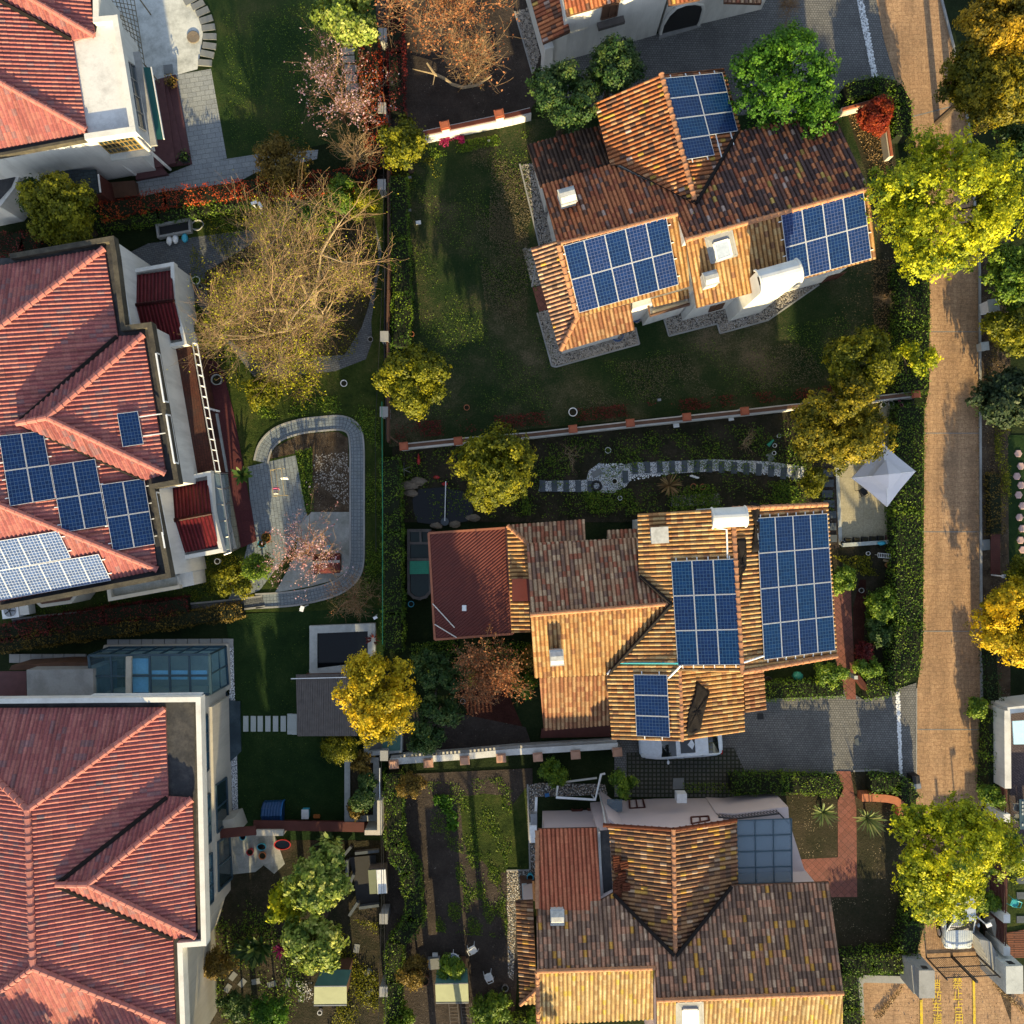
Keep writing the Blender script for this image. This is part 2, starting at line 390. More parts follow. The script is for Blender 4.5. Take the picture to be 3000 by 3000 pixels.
# palette
M = {}
M['wall'] = mat('white_render', (.62,.61,.57),.85,.1,.8,20,.1, dirt=(.3,.29,.27), dirt_amt=.45)
M['wall_pink'] = mat('pinkish_render', (.56,.47,.46),.85,.06,.8,20,.08)
M['wall_beige'] = mat('beige_stone_wall', (.5,.46,.38),.85,.1,.8,16,.1, dirt=(.28,.26,.22), dirt_amt=.4)
M['vent'] = mat('vent_render', (.5,.5,.47),.85,.15,2,20,.1, dirt=(.2,.19,.17), dirt_amt=.6)
M['trim'] = mat('white_trim', (.66,.65,.6),.7,.08,1.2,25,.05, dirt=(.3,.28,.25), dirt_amt=.35)
M['parapet'] = mat('weathered_parapet', (.62,.58,.5),.9,.2,1.0,12,.2, dirt=(.1,.08,.06), dirt_amt=.6)
M['gutter'] = mat('black_membrane', (.03,.031,.034),.75,.4,1.1,8,.2, dirt=(.12,.11,.1), dirt_amt=.5)
M['gutter_old'] = mat('mossy_gutter', (.05,.045,.035),.9,.5,1.4,9,.4, dirt=(.14,.12,.08), dirt_amt=.6)
M['concrete'] = mat('grey_concrete', (.3,.3,.29),.9,.15,1.0,14,.2, dirt=(.12,.12,.11), dirt_amt=.5)
M['concrete_pale'] = mat('pale_concrete', (.47,.49,.47),.9,.12,.9,12,.2, dirt=(.2,.21,.2), dirt_amt=.55)
M['white_metal'] = plain('white_painted_metal', (.75,.76,.76),.4)
M['white_plastic'] = plain('white_plastic', (.78,.78,.76),.45)
M['grey_metal'] = plain('grey_metal', (.3,.31,.32),.4,.6)
M['dark_metal'] = plain('dark_metal', (.03,.03,.032),.5,.3)
M['black'] = plain('black_rubber', (.012,.012,.013),.7)
M['wood_dark'] = mat('dark_wood', (.1,.05,.03),.7,.3,2,30,.2)
M['wood_grey'] = mat('weathered_boards', (.1,.088,.082),.85,.3,3,30,.3)
M['wood_red'] = mat('red_brown_boards', (.075,.02,.014),.7,.3,2,30,.2)
M['terracotta'] = mat('terracotta', (.42,.15,.07),.8,.2,5,30,.2)
M['cap_orange'] = mat('orange_coping_tile', (.34,.1,.05),.75,.2,4,25,.2)
M['cap_pale'] = mat('pale_pink_coping', (.48,.27,.18),.8,.2,4,25,.2)
M['black_sheet'] = mat('matt_black_sheet', (.009,.006,.005),.85,.3,2,12,.3)
M['soil'] = ground_mat('dark_soil', [(.3,(.02,.024,.01)),(.48,(.045,.042,.024)),(.7,(.095,.072,.05))],.7,9, spots=((.12,.09,.06),9,.18), bump=.8)
M['soil_brown'] = ground_mat('bare_brown_soil', [(.3,(.05,.04,.034)),(.55,(.09,.072,.06)),(.75,(.14,.11,.09))],.6,8, spots=((.2,.17,.14),6,.14), bump=.8)
M['mulch'] = ground_mat('bark_mulch', [(.3,(.05,.035,.024)),(.5,(.12,.085,.055)),(.7,(.2,.15,.1))],1.6,14, spots=((.3,.26,.21),12,.2), bump=1.0)
M['red_soil'] = ground_mat('reddish_soil', [(.3,(.04,.014,.01)),(.55,(.075,.025,.018)),(.75,(.12,.05,.035))],.8,8, bump=.8)
M['ground'] = ground_mat('garden_ground', [(.3,(.01,.018,.005)),(.5,(.02,.036,.01)),(.72,(.045,.06,.02))],.35,7, bump=.8)
M['lawn'] = ground_mat('lawn_grass', [(.3,(.014,.04,.009)),(.48,(.034,.07,.017)),(.6,(.07,.095,.026)),(.74,(.13,.115,.05))],.28,11, spots=((.16,.14,.05),3.5,.05), bump=.7)
M['lawn_dry'] = ground_mat('worn_lawn', [(.34,(.014,.04,.01)),(.47,(.034,.06,.018)),(.56,(.085,.088,.04)),(.68,(.22,.17,.11))],.16,11, bump=.7)
M['lawn_dark'] = ground_mat('dense_dark_lawn', [(.3,(.009,.03,.008)),(.5,(.022,.055,.013)),(.7,(.045,.08,.022))],.5,11, spots=((.25,.25,.2),2.4,.03), bump=.7)
M['lawn_mossy'] = ground_mat('mossy_grass', [(.3,(.02,.04,.008)),(.5,(.05,.08,.014)),(.7,(.1,.11,.03))],.8,9, spots=((.2,.17,.06),6,.1), bump=.8)
M['grass_leaf'] = ground_mat('leaf_strewn_grass', [(.3,(.03,.034,.016)),(.5,(.06,.055,.03)),(.7,(.11,.085,.055))],.5,10, spots=((.3,.24,.15),8,.2), bump=.8)
M['road'] = paver_mat('stamped_concrete_road', (.44,.275,.155),(.48,.31,.175),(.31,.19,.11),.46,.24,.011,0, dirt=(.22,.145,.09), dirt_amt=.75, warp=.3, squash=.55)
M['cobble'] = paver_mat('dark_cobbled_drive', (.16,.16,.158),(.21,.21,.205),(.08,.08,.08),.15,.13,.016,0.02, dirt=(.06,.06,.06), dirt_amt=.65, warp=.06)
M['grass_block'] = paver_mat('grass_block_pavers', (.085,.085,.075),(.12,.115,.1),(.028,.034,.018),.24,.24,.05,0, offset=0.0, warp=.03)
M['stone_pave'] = paver_mat('grey_stone_paving', (.27,.29,.3),(.32,.34,.34),(.13,.14,.14),.5,.28,.012,-.15, dirt=(.15,.16,.16))
M['brick_grey'] = paver_mat('grey_brick_paving', (.19,.225,.25),(.235,.27,.29),(.1,.115,.13),.42,.21,.014,1.42, dirt=(.12,.13,.13))
M['brick_dark'] = paver_mat('dark_brick_path', (.1,.11,.12),(.14,.15,.155),(.05,.055,.06),.22,.11,.012,.2)
M['brick_red'] = paver_mat('red_paving_tiles', (.2,.075,.055),(.26,.1,.075),(.1,.045,.035),.3,.3,.012,.785, offset=0.0, dirt=(.07,.045,.04))
M['patio_beige'] = paver_mat('beige_patio_tiles', (.4,.36,.25),(.43,.39,.28),(.33,.3,.21),.6,.6,.008,.02, offset=0.0, dirt=(.25,.22,.15), dirt_amt=.4)
M['concrete_patio'] = mat('whitewashed_concrete', (.55,.57,.55),.9,.1,.7,10,.2, dirt=(.16,.17,.16), dirt_amt=.75)
M['concrete_worn'] = mat('worn_concrete', (.3,.31,.29),.9,.3,1.5,9,.3, dirt=(.12,.13,.1), dirt_amt=.6)
M['maroon_pave'] = paver_mat('maroon_floor_tiles', (.085,.022,.026),(.1,.028,.03),(.05,.015,.018),.6,.6,.008,-.15, offset=0.0, dirt=(.045,.02,.02), dirt_amt=.4)
M['purple_pave'] = paver_mat('purple_grey_paving', (.075,.055,.062),(.1,.075,.08),(.04,.03,.035),.25,.12,.015,.6)
M['maroon_stone'] = mat('maroon_granite', (.095,.04,.042),.6,.25,3,40,.1)
M['slate_slab'] = mat('dark_slate', (.07,.085,.1),.7,.25,3,20,.2)
M['stone_slab'] = mat('pale_stone_slab', (.4,.44,.43),.85,.15,3,25,.2, dirt=(.22,.24,.22), dirt_amt=.4)
M['stone_grey'] = mat('grey_stone', (.2,.21,.21),.9,.2,3,18,.3, dirt=(.09,.095,.08), dirt_amt=.5)
M['rock'] = mat('garden_rock', (.2,.16,.12),.9,.4,3,12,.6, dirt=(.07,.07,.06), dirt_amt=.6)
M['pink_stone'] = mat('pink_stepping_stone', (.42,.29,.27),.85,.15,3,20,.2)
M['gravel'] = pebble_mat('mixed_gravel', [(.2,.19,.17),(.38,.35,.3),(.1,.1,.1),(.5,.42,.32),(.3,.22,.15),(.62,.6,.57)],15)
M['pebble_white'] = pebble_mat('white_pebbles', [(.8,.84,.87),(.88,.88,.88),(.62,.68,.74),(.9,.9,.91)],18)
M['pebble_w'] = mat('white_pebble', (.82,.84,.86),.7,.2,6,30,.1)
M['pebble_g'] = mat('grey_pebble', (.32,.29,.25),.8,.6,5,30,.1)
M['water'] = plain('dark_pond_water', (.003,.005,.007),.08,0,.35)
M['water_green'] = plain('green_pool_water', (.006,.022,.02),.08,0,.4)
M['glass_dark'] = plain('dark_window_glass', (.015,.03,.036),.08,0,.7)
M['glass_blue'] = plain('bluish_window_glass', (.05,.12,.16),.08,0,.8)
M['glass_clear'] = glass_mat('clear_sheet_glass', (.17,.24,.29),.5)
M['glass_roof'] = glass_mat('sunroom_glass', (.05,.22,.32),.15)
M['blind_blue'] = plain('pale_blue_blind', (.5,.76,.88),.6)
M['floor_tan'] = paver_mat('tan_tile_floor', (.27,.25,.18),(.3,.28,.2),(.17,.15,.1),.6,.6,.02,0, offset=0.0)
M['frame_blue'] = plain('blue_grey_frame', (.03,.065,.09),.45)
M['gold'] = plain('gold_window_grille', (.45,.3,.1),.45,.4)
M['green_awning'] = mat('dark_green_awning', (.008,.075,.07),.7,.15,3,40,.05)
M['green_canvas'] = mat('grey_green_canvas', (.06,.14,.115),.8,.15,1.5,30,.1)
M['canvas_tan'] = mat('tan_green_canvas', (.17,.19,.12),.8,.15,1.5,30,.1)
M['parasol'] = mat('white_parasol_cloth', (.62,.6,.63),.75,.05,1.5,30,.05)
M['alu'] = plain('aluminium_frame', (.62,.64,.66),.35,.3)
M['pv'] = pv_mat('solar_cells', (.002,.016,.072),(.035,.075,.16))
M['pv_teal'] = pv_mat('solar_cells_teal', (.001,.021,.08),(.03,.085,.17))
M['pv_violet'] = pv_mat('solar_cells_violet', (.004,.02,.085),(.075,.1,.2))
M['pv_glare'] = pv_mat('solar_cells_sky_glare', (.03,.065,.16),(.42,.47,.58))  # paleness stands for sky glare, painted into the cells
M['corr_red'] = mat('red_corrugated_sheet', (.11,.024,.018),.5,.2,.6,20,.1, dirt=(.07,.02,.018), dirt_amt=.5)
M['car_white'] = plain('white_car_paint', (.62,.68,.75),.18,0,.6)
M['car_silver'] = plain('silver_car_paint', (.4,.45,.5),.2,.1,.6)
M['car_glass'] = plain('car_window_glass', (.01,.012,.014),.05,0,.9)
M['headlight'] = plain('headlight_glass', (.5,.55,.58),.15)
M['taillight'] = plain('taillight_red', (.4,.01,.01),.25)
M['yellow'] = mat('yellow_road_paint', (.62,.44,.02),.8,.25,5,25,.05, dirt=(.35,.27,.14), dirt_amt=.6)
M['blue_plastic'] = plain('blue_plastic', (.02,.13,.34),.4)
M['navy_plastic'] = plain('navy_plastic', (.012,.06,.16),.45)
M['cyan_plastic'] = plain('cyan_plastic', (.05,.4,.55),.45)
M['green_plastic'] = plain('green_plastic', (.01,.22,.13),.5)
M['orange_plastic'] = plain('orange_plastic', (.45,.14,.03),.5)
M['red_plastic'] = plain('red_plastic', (.4,.02,.02),.45)
M['pink_plastic'] = plain('pink_plastic', (.55,.12,.25),.45)
M['teal_paint'] = plain('teal_painted_metal', (.04,.35,.38),.45)
M['hose'] = plain('blue_hose', (.02,.08,.22),.5)
M['bark'] = mat('pale_bark', (.3,.23,.14),.9,.3,6,25,.4)
M['bark_dark'] = mat('dark_bark', (.07,.05,.035),.9,.3,6,25,.4)
M['twig'] = mat('fine_twigs', (.26,.17,.09),.9,.35,2,20,.1)
M['bark_brown'] = mat('brown_twigs', (.17,.085,.045),.9,.3,6,25,.3)
M['hedge_core'] = mat('hedge_shade_twigs', (.01,.014,.005),1,.3,6,20,.3)
# roof tile palettes
T = {}
OR, RB, DK, GY, YL, PL = (.62,.24,.11),(.44,.15,.08),(.13,.085,.078),(.28,.18,.15),(.62,.42,.12),(.56,.42,.36)
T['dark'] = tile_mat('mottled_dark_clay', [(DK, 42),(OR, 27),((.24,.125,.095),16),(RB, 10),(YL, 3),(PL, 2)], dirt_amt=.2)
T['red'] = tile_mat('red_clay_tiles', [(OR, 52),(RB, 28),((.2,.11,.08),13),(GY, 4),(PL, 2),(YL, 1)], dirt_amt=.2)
T['shady'] = tile_mat('shade_toned_clay_tiles', [((.11,.075,.06),50),((.19,.12,.085),35),(RB, 15)], dirt_amt=.6)  # dark palette: shade on the lower roof put into the tile colour
T['gold'] = tile_mat('sunlit_clay_tiles', [((.58,.34,.14),40),((.5,.27,.11),30),((.62,.42,.2),20),((.34,.18,.1),10)], dirt_amt=.45, dirt=(.12,.07,.04), lichen=None)  # palette of the sunlit slopes, warm sunlight put into the tile colour
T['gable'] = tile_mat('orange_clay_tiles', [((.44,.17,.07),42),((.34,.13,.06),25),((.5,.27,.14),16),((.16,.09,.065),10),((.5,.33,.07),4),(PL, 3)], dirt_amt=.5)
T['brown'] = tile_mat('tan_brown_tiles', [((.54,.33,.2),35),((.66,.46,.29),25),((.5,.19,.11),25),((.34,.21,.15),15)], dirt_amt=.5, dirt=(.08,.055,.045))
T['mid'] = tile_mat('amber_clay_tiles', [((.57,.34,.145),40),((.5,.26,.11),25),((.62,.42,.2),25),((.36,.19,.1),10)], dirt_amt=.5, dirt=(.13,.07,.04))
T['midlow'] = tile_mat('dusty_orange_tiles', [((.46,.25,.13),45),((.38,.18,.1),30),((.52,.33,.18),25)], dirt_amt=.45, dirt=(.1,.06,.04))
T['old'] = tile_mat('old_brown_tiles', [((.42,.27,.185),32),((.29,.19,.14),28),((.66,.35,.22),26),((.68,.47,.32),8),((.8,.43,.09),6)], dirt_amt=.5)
T['oldlit'] = tile_mat('sunlit_old_clay_tiles', [((.55,.39,.18),40),((.47,.31,.15),25),((.6,.47,.25),25),((.56,.43,.1),10)], dirt_amt=.5, dirt=(.2,.12,.05))  # sunlit copy of the old tiles, light mixed into the palette
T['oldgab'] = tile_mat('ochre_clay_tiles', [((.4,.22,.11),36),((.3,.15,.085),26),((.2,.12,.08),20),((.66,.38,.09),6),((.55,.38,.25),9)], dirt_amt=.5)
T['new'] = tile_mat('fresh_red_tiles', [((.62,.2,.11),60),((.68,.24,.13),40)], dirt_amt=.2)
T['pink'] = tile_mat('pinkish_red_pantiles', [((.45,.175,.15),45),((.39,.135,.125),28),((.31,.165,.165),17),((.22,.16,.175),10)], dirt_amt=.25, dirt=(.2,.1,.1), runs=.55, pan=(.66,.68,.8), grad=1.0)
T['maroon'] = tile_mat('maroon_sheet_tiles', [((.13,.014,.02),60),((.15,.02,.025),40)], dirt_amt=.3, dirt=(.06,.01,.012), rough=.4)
T['caps'] = mat('clay_ridge_tiles', (.42,.2,.1),.8,.3,3,25,.2, dirt=(.14,.07,.05), dirt_amt=.5)
T['caps_pink'] = mat('pink_ridge_tiles', (.37,.14,.12),.75,.2,3,25,.15, dirt=(.25,.1,.08), dirt_amt=.5)
T['shingle'] = paver_mat('slate_shingles', (.05,.07,.08),(.03,.045,.055),(.015,.018,.02),.34,.18,.01,-.15)
T['shingle_red'] = paver_mat('red_shingles', (.12,.02,.02),(.085,.015,.018),(.05,.01,.012),.3,.16,.01,0)
T['shingle_brown'] = paver_mat('brown_brick_floor', (.1,.035,.022),(.075,.025,.018),(.04,.015,.012),.3,.14,.01,1.42)
# foliage
LF = {}
LF['lime'] = leaf_mat('lime_leaves', (.035,.085,.006),(.31,.35,.012),(.74,.68,.02))
LF['yellow'] = leaf_mat('golden_yellow_leaves', (.13,.12,.006),(.48,.37,.012),(.8,.54,.018))
LF['green'] = leaf_mat('fresh_green_leaves', (.018,.066,.006),(.06,.165,.012),(.15,.29,.02))
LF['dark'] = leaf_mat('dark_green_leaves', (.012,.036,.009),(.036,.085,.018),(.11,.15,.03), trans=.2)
LF['olive'] = leaf_mat('olive_yellow_leaves', (.04,.058,.005),(.155,.165,.008),(.37,.335,.014))
LF['autumn'] = leaf_mat('olive_orange_leaves', (.045,.058,.006),(.165,.15,.01),(.4,.3,.014))
LF['hedge'] = leaf_mat('hedge_leaves', (.028,.075,.008),(.1,.18,.014),(.24,.31,.022), trans=.25)
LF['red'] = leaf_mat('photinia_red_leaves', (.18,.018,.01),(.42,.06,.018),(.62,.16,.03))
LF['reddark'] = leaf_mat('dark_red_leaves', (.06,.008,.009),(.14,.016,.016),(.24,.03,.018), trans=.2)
LF['brown'] = leaf_mat('rusty_brown_leaves', (.13,.045,.016),(.33,.12,.045),(.52,.23,.1))
LF['bronze'] = leaf_mat('bronze_leaves', (.06,.04,.008),(.17,.115,.02),(.3,.2,.035))
LF['blossom'] = leaf_mat('pink_blossom', (.36,.12,.1),(.62,.36,.4),(.82,.64,.7), trans=.4)
LF['silver'] = leaf_mat('pale_loquat_leaves', (.05,.1,.015),(.23,.3,.04),(.58,.58,.15), trans=.3)
LF['scrub'] = leaf_mat('yellowish_sprigs', (.15,.16,.008),(.36,.37,.012),(.58,.52,.02))
LF['magenta'] = leaf_mat('magenta_flowers', (.2,.01,.05),(.4,.02,.12),(.5,.05,.2))
LF['white'] = leaf_mat('white_flowers', (.5,.5,.48),(.7,.7,.68),(.8,.8,.8))
LF['litter'] = leaf_mat('fallen_leaves', (.09,.05,.02),(.24,.15,.06),(.4,.28,.13), trans=.1)
LF['dry'] = leaf_mat('dry_grass_blades', (.07,.062,.028),(.14,.115,.062),(.21,.17,.1), trans=.1)
LF['agave'] = leaf_mat('yucca_blades', (.06,.1,.03),(.14,.19,.06),(.3,.3,.12), trans=.2)
# ground sheets
_lay = [0.0]
def sheet(name, pts, m, z=None, holes=None):
 _lay[0] += .0012
 zz = _lay[0] if z is None else z
 b = MB(); b.face([W(p, 0).to_2d().to_3d() + Vector((0,0, zz)) for p in pts])
 if b.f:
  P = b.v; n = len(P)
  if sum(P[i][0] * P[(i + 1) % n][1] - P[(i + 1) % n][0] * P[i][1] for i in range(n)) < 0: b.f[0] = b.f[0][::-1]
 b.uv = [[(0,0)] * len(b.f[0])]
 return b.build(name, m, kind='structure')
def slab(name, pts, m, z1, label=None, cat=None, kind='structure', z0=0.0, parent=None, zp=0.0, group=None):
 b = MB(); b.prism([W(p, zp).to_2d() for p in pts], z0, z1)
 return b.build(name, m, kind=kind if parent is None and not label else None, label=label, cat=cat, parent=parent, group=group)
def kerb(name, pts, m, wd=.12, h=.1):
 b = MB(); P = [W(p, 0) for p in pts]
 for a, c in zip(P, P[1:]):
  d = (c - a).normalized(); n = Vector((-d.y, d.x, 0)) * wd / 2
  b.prism([(a + n).to_2d(),(a - n).to_2d(),(c - n).to_2d(),(c + n).to_2d()],0.0, h)
 return b.build(name, m, kind='structure')
# roofs
from mathutils.geometry import tessellate_polygon
PROF = {'barrel': [(0,0),(.1,.62),(.22,.92),(.32,1.0),(.42,.92),(.54,.62),(.64,0),(.74,-.12),(.9,-.12)],
  'pan': [(0,0),(.12,.55),(.24,.95),(.36,.95),(.48,.5),(.6,.1),(.8,-.05)],
  'corr': [(0,0),(.25,.8),(.5,1.0),(.75,.8)]}
def tile_sheet(b, plane, pts3, pitch=.225, course=.31, amp=.055, step=.022, prof='barrel', lift=.03):
 """corrugated, stepped tile surface over polygon pts3 (points on the plane)"""
 u, v = plane.axes(); n = plane.n; o = plane.p
 P = [((p - o).dot(u),(p - o).dot(v)) for p in pts3]
 pr = PROF[prof]
 for tri in tessellate_polygon([[Vector((a, c, 0)) for a, c in P]]):
  A = [P[i] for i in tri]
  ar = (A[1][0]-A[0][0])*(A[2][1]-A[0][1]) - (A[2][0]-A[0][0])*(A[1][1]-A[0][1])
  if abs(ar) < 1e-4: continue
  if ar < 0: A = A[::-1]
  u0 = math.floor(min(a[0] for a in A) / pitch) ; u1 = math.ceil(max(a[0] for a in A) / pitch)
  v0 = math.floor(min(a[1] for a in A) / course); v1 = math.ceil(max(a[1] for a in A) / course)
  us = [(k + d, h) for k in range(u0, u1) for d, h in pr] + [(u1, pr[0][1])]
  bm = bmesh.new(); uvl = bm.loops.layers.uv.new('UVMap'); prev = None
  for k in range(v0, v1):
   rows = []
   for vv, off in ((k + .001, step),(k + 1 - .001,0.0)):
    rows.append([bm.verts.new((x * pitch, vv * course, lift + off + amp * h)) for x, h in us])
   if prev: rows = [prev] + rows
   for q in range(len(rows) - 1):
    for j in range(len(us) - 1):
     f = bm.faces.new((rows[q][j], rows[q][j + 1], rows[q + 1][j + 1], rows[q + 1][j]))
     rr = k + (.5 if not (prev and q == 0) else .02)
     for l, (a_, c_) in zip(f.loops, ((us[j][0], rr),(us[j + 1][0], rr),(us[j + 1][0], rr),(us[j][0], rr))):
      l[uvl].uv = (a_ + .18, c_)
   prev = rows[-1]
  for q in range(3):
   a, c = A[q], A[(q + 1) % 3]; d = (c[0] - a[0], c[1] - a[1])
   bmesh.ops.bisect_plane(bm, geom=bm.verts[:] + bm.edges[:] + bm.faces[:], plane_co=(a[0], a[1],0),
                                   plane_no=(d[1],-d[0],0), clear_outer=True, dist=1e-5)
  idx = {};
  for vt in bm.verts:
   p = o + u * vt.co.x + v * vt.co.y + n * vt.co.z; idx[vt] = len(b.v); b.v.append((p.x, p.y, p.z))
  for f in bm.faces:
   b.f.append(tuple(idx[l.vert] for l in f.loops)); b.m.append(0); b.uv.append([tuple(l[uvl].uv) for l in f.loops])
  bm.free()
def inset2(P, off):
 n = len(P); ar = sum(P[i][0] * P[(i + 1) % n][1] - P[(i + 1) % n][0] * P[i][1] for i in range(n))
 sgn = 1 if ar > 0 else -1; out = []
 ln = []
 for i in range(n):
  a, c = Vector(P[i]), Vector(P[(i + 1) % n]); d = (c - a).normalized(); nn = Vector((-d.y, d.x)) * sgn * off[i]
  ln.append((a + nn, d))
 for i in range(n):
  (a, d),(c, e) = ln[i - 1], ln[i]; cr = d.x * e.y - d.y * e.x
  if abs(cr) < 1e-3: out.append(c.copy()); continue
  t = ((c - a).x * e.y - (c - a).y * e.x) / cr; out.append(a + d * t)
 return out
class House:
 def __init__(s, name, label, cat, loc):
  s.root = thing(name, label, cat, loc); s.wall = MB(); s.ridges = []
 def roof(s, plane, pts, m, ov='', base=0.0, wall=True, name='roof', over=.4, edge=M['wood_dark'], **kw):
  """pts: photo pixels on the plane; ov: one digit per edge, 1 = eave with overhang"""
  P = [plane.hit(p) for p in pts]
  b = MB(); tile_sheet(b, plane, P, **kw); mi0 = len(b.f)
  low = [p - Vector((0,0,.16)) for p in P]; top = [p - Vector((0,0,.012)) for p in P]
  n = len(P); flip = sum(P[i].x * P[(i + 1) % n].y - P[(i + 1) % n].x * P[i].y for i in range(n)) < 0
  if flip: low.reverse(); top.reverse()
  b.face(low[::-1],1); b.face(top, 1)
  for i in range(n):
   j = (i + 1) % n; b.face([low[i], low[j], top[j], top[i]],1)
  r = b.build(name, [m, edge], s.root)
  if wall:
   off = [over if (ov[i:i+1] == '1') else 0.0 for i in range(n)]
   I = inset2([(p.x, p.y) for p in P], off)
   s.wall.prism([tuple(q) for q in I], base, [plane.z(q[0], q[1]) - .17 for q in I])
  return r
 def block(s, pts, z, z1, z0=0.0):
  s.wall.prism([W(p, z).to_2d() for p in pts], z0, z1)
 def done(s, m):
  if s.wall.f: s.w = s.wall.build('wall', m, s.root)
  return s
 def caps(s, a, b, m, r=.12, seg=.36, lift=.1, name='ridge_cap'):
  r *= 1.12
  B = MB(); a = Vector(a) + Vector((0,0, lift)); b = Vector(b) + Vector((0,0, lift)); d = b - a; n = max(1, int(d.length / seg)); d /= n
  for k in range(n):
   B.tube([a + d * k, a + d * (k + 1.02)],[r * 1.04, r * .94],10); B.tube([a + d * (k - .06), a + d * (k + .1)],[r * 1.24, r * 1.2],10)
  return B.build(name, m, s.root)
 def valley(s, a, b, m, r=.11, lift=.13):
  m = M['black_sheet']; B = MB(); up = Vector((0,0, lift)); B.tube([Vector(a) + up, Vector(b) + up], r, 5); return B.build('valley_gutter', m, s.root)
def on_wall(plane, pts, proud=.0):
 n = plane.n.copy(); n.z = 0; n.normalize()
 c = plane.hit(pts[0])
 if n.dot(Vector((0,0, H)) - c) < 0: n = -n
 return [plane.hit(p) + n * proud for p in pts], n
def window(parent, plane, pts, glass, frame, mull=1, bar=.06, depth=.05, rows=1, name='window'):
 """window seen on a vertical wall: frame bars round a pane, corners given as photo pixels (tl, tr, br, bl)"""
 P, n = on_wall(plane, pts, .02)
 b = MB(); b.face(P); fr = MB()
 f = MB()
 for i in range(4): f.beam(P[i] + n * .02, P[(i + 1) % 4] + n * .02, bar, depth, 0, up=n)
 for k in range(1, mull):
  t = k / mull; f.beam(P[0].lerp(P[1], t) + n * .02, P[3].lerp(P[2], t) + n * .02, bar * .8, depth * .8,0, up=n)
 for k in range(1, rows):
  t = k / rows; f.beam(P[0].lerp(P[3], t) + n * .02, P[1].lerp(P[2], t) + n * .02, bar * .8, depth * .75,0, up=n)
 w_ = f.build(name, frame, parent)
 g = b.build('pane', glass, w_); return w_
# solar panels
def panel(label, corners, group, m, nu, nv, n):
 P = [Vector(c) for c in corners]; c = sum(P, Vector()) / 4
 r = thing('solar_panel', label, 'solar panel', tuple(c), group)
 g = .035
 A, B, C_, D = P
 def at(s_, t_): return A.lerp(B, s_).lerp(D.lerp(C_, s_), t_)
 wd = (B - A).length; hd = (D - A).length; e = .018; s0, t0 = e / wd, e / hd
 gl = MB(); q = [at(s0, t0), at(1 - s0, t0), at(1 - s0,1 - t0), at(s0,1 - t0)]
 gl.face([p + n * .03 for p in q],0,[(0,0),(nu, 0),(nu, nv),(0, nv)])
 fr = MB()
 e2 = e / 2
 for a, b_ in (((0, t0/2),(1, t0/2)),((0,1 - t0/2),(1,1 - t0/2)),((s0/2, t0),(s0/2,1 - t0)),((1 - s0/2, t0),(1 - s0/2,1 - t0))):
  fr.beam(at(*a) + n * .014, at(*b_) + n * .014, e, .042,0, up=n)
 fr.build('frame', M['alu'], r); gl.build('cell_glass', m, r)
 return r
def array(plane, corners, nx, ny, labels, group, mats, cells=(6,10), lift=.13, gap=.008, skip=(), rails='x', raillabel=None, ext=.0):
 """grid of separate panels between four photo corners (tl, tr, br, bl) lying just above a roof plane"""
 n = plane.n; up = Plane(plane.p + n * lift, plane.p + n * lift + plane.axes()[0], plane.p + n * lift + plane.axes()[1])
 A, B, C_, D = [up.hit(p) for p in corners]
 def at(s_, t_): return A.lerp(B, s_).lerp(D.lerp(C_, s_), t_)
 wx = (B - A).length / nx; wy = (D - A).length / ny; gs = gap / (B - A).length; gt = gap / (D - A).length
 for j in range(ny):
  for i in range(nx):
   if (i, j) in skip: continue
   m = mats[(i * 7 + j * 5 + int(A.x * 3)) % len(mats)] if isinstance(mats, (list, tuple)) else mats
   s0, s1, t0, t1 = i / nx + gs, (i + 1) / nx - gs, j / ny + gt, (j + 1) / ny - gt
   panel(labels(i, j),(at(s0, t0), at(s1, t0), at(s1, t1), at(s0, t1)), group, m, cells[0], cells[1], n)
 if raillabel:
  c = at(.5,.5); r = thing('mounting_rack', raillabel, 'panel rack', tuple(c))
  k = nx if rails == 'y' else ny
  for q in range(k):
   for off in (.24,.76):
    t = (q + off) / k
    if rails == 'x':
     a, b_ = at(-.16 / (B - A).length, t), at(1 + .16 / (B - A).length, t)
     if (nx - 1, q) in skip: b_ = at((nx - 1) / nx + .05, t)
    else: a, b_ = at(t, -.16 / (D - A).length), at(t, 1 + .16 / (D - A).length)
    bb = MB(); bb.beam(a - n * .04, b_ - n * .04,.045,.05,0, up=n); bb.build('rail', M['white_metal'], r)
ORD = ['first', 'second', 'third', 'fourth', 'fifth', 'sixth']
def grid_labels(lead, nx, ny, tail):
 col = {1: [''],2: ['left', 'right'],3: ['left', 'middle', 'right']}.get(nx) or [ORD[k] for k in range(nx)]
 row = {1: [''],2: ['upper', 'lower'],3: ['top', 'middle', 'bottom']}.get(ny) or [ORD[k] for k in range(ny)]
 def f(i, j):
  a = f'{row[j]} row' if ny > 1 else ''; b_ = (f'{col[i]} column' if nx <= 3 else f'{col[i]} from left') if nx > 1 else ''
  return ' '.join(x for x in (lead, ', '.join(y for y in (a, b_) if y) + (',' if tail else ''), tail) if x)
 return f
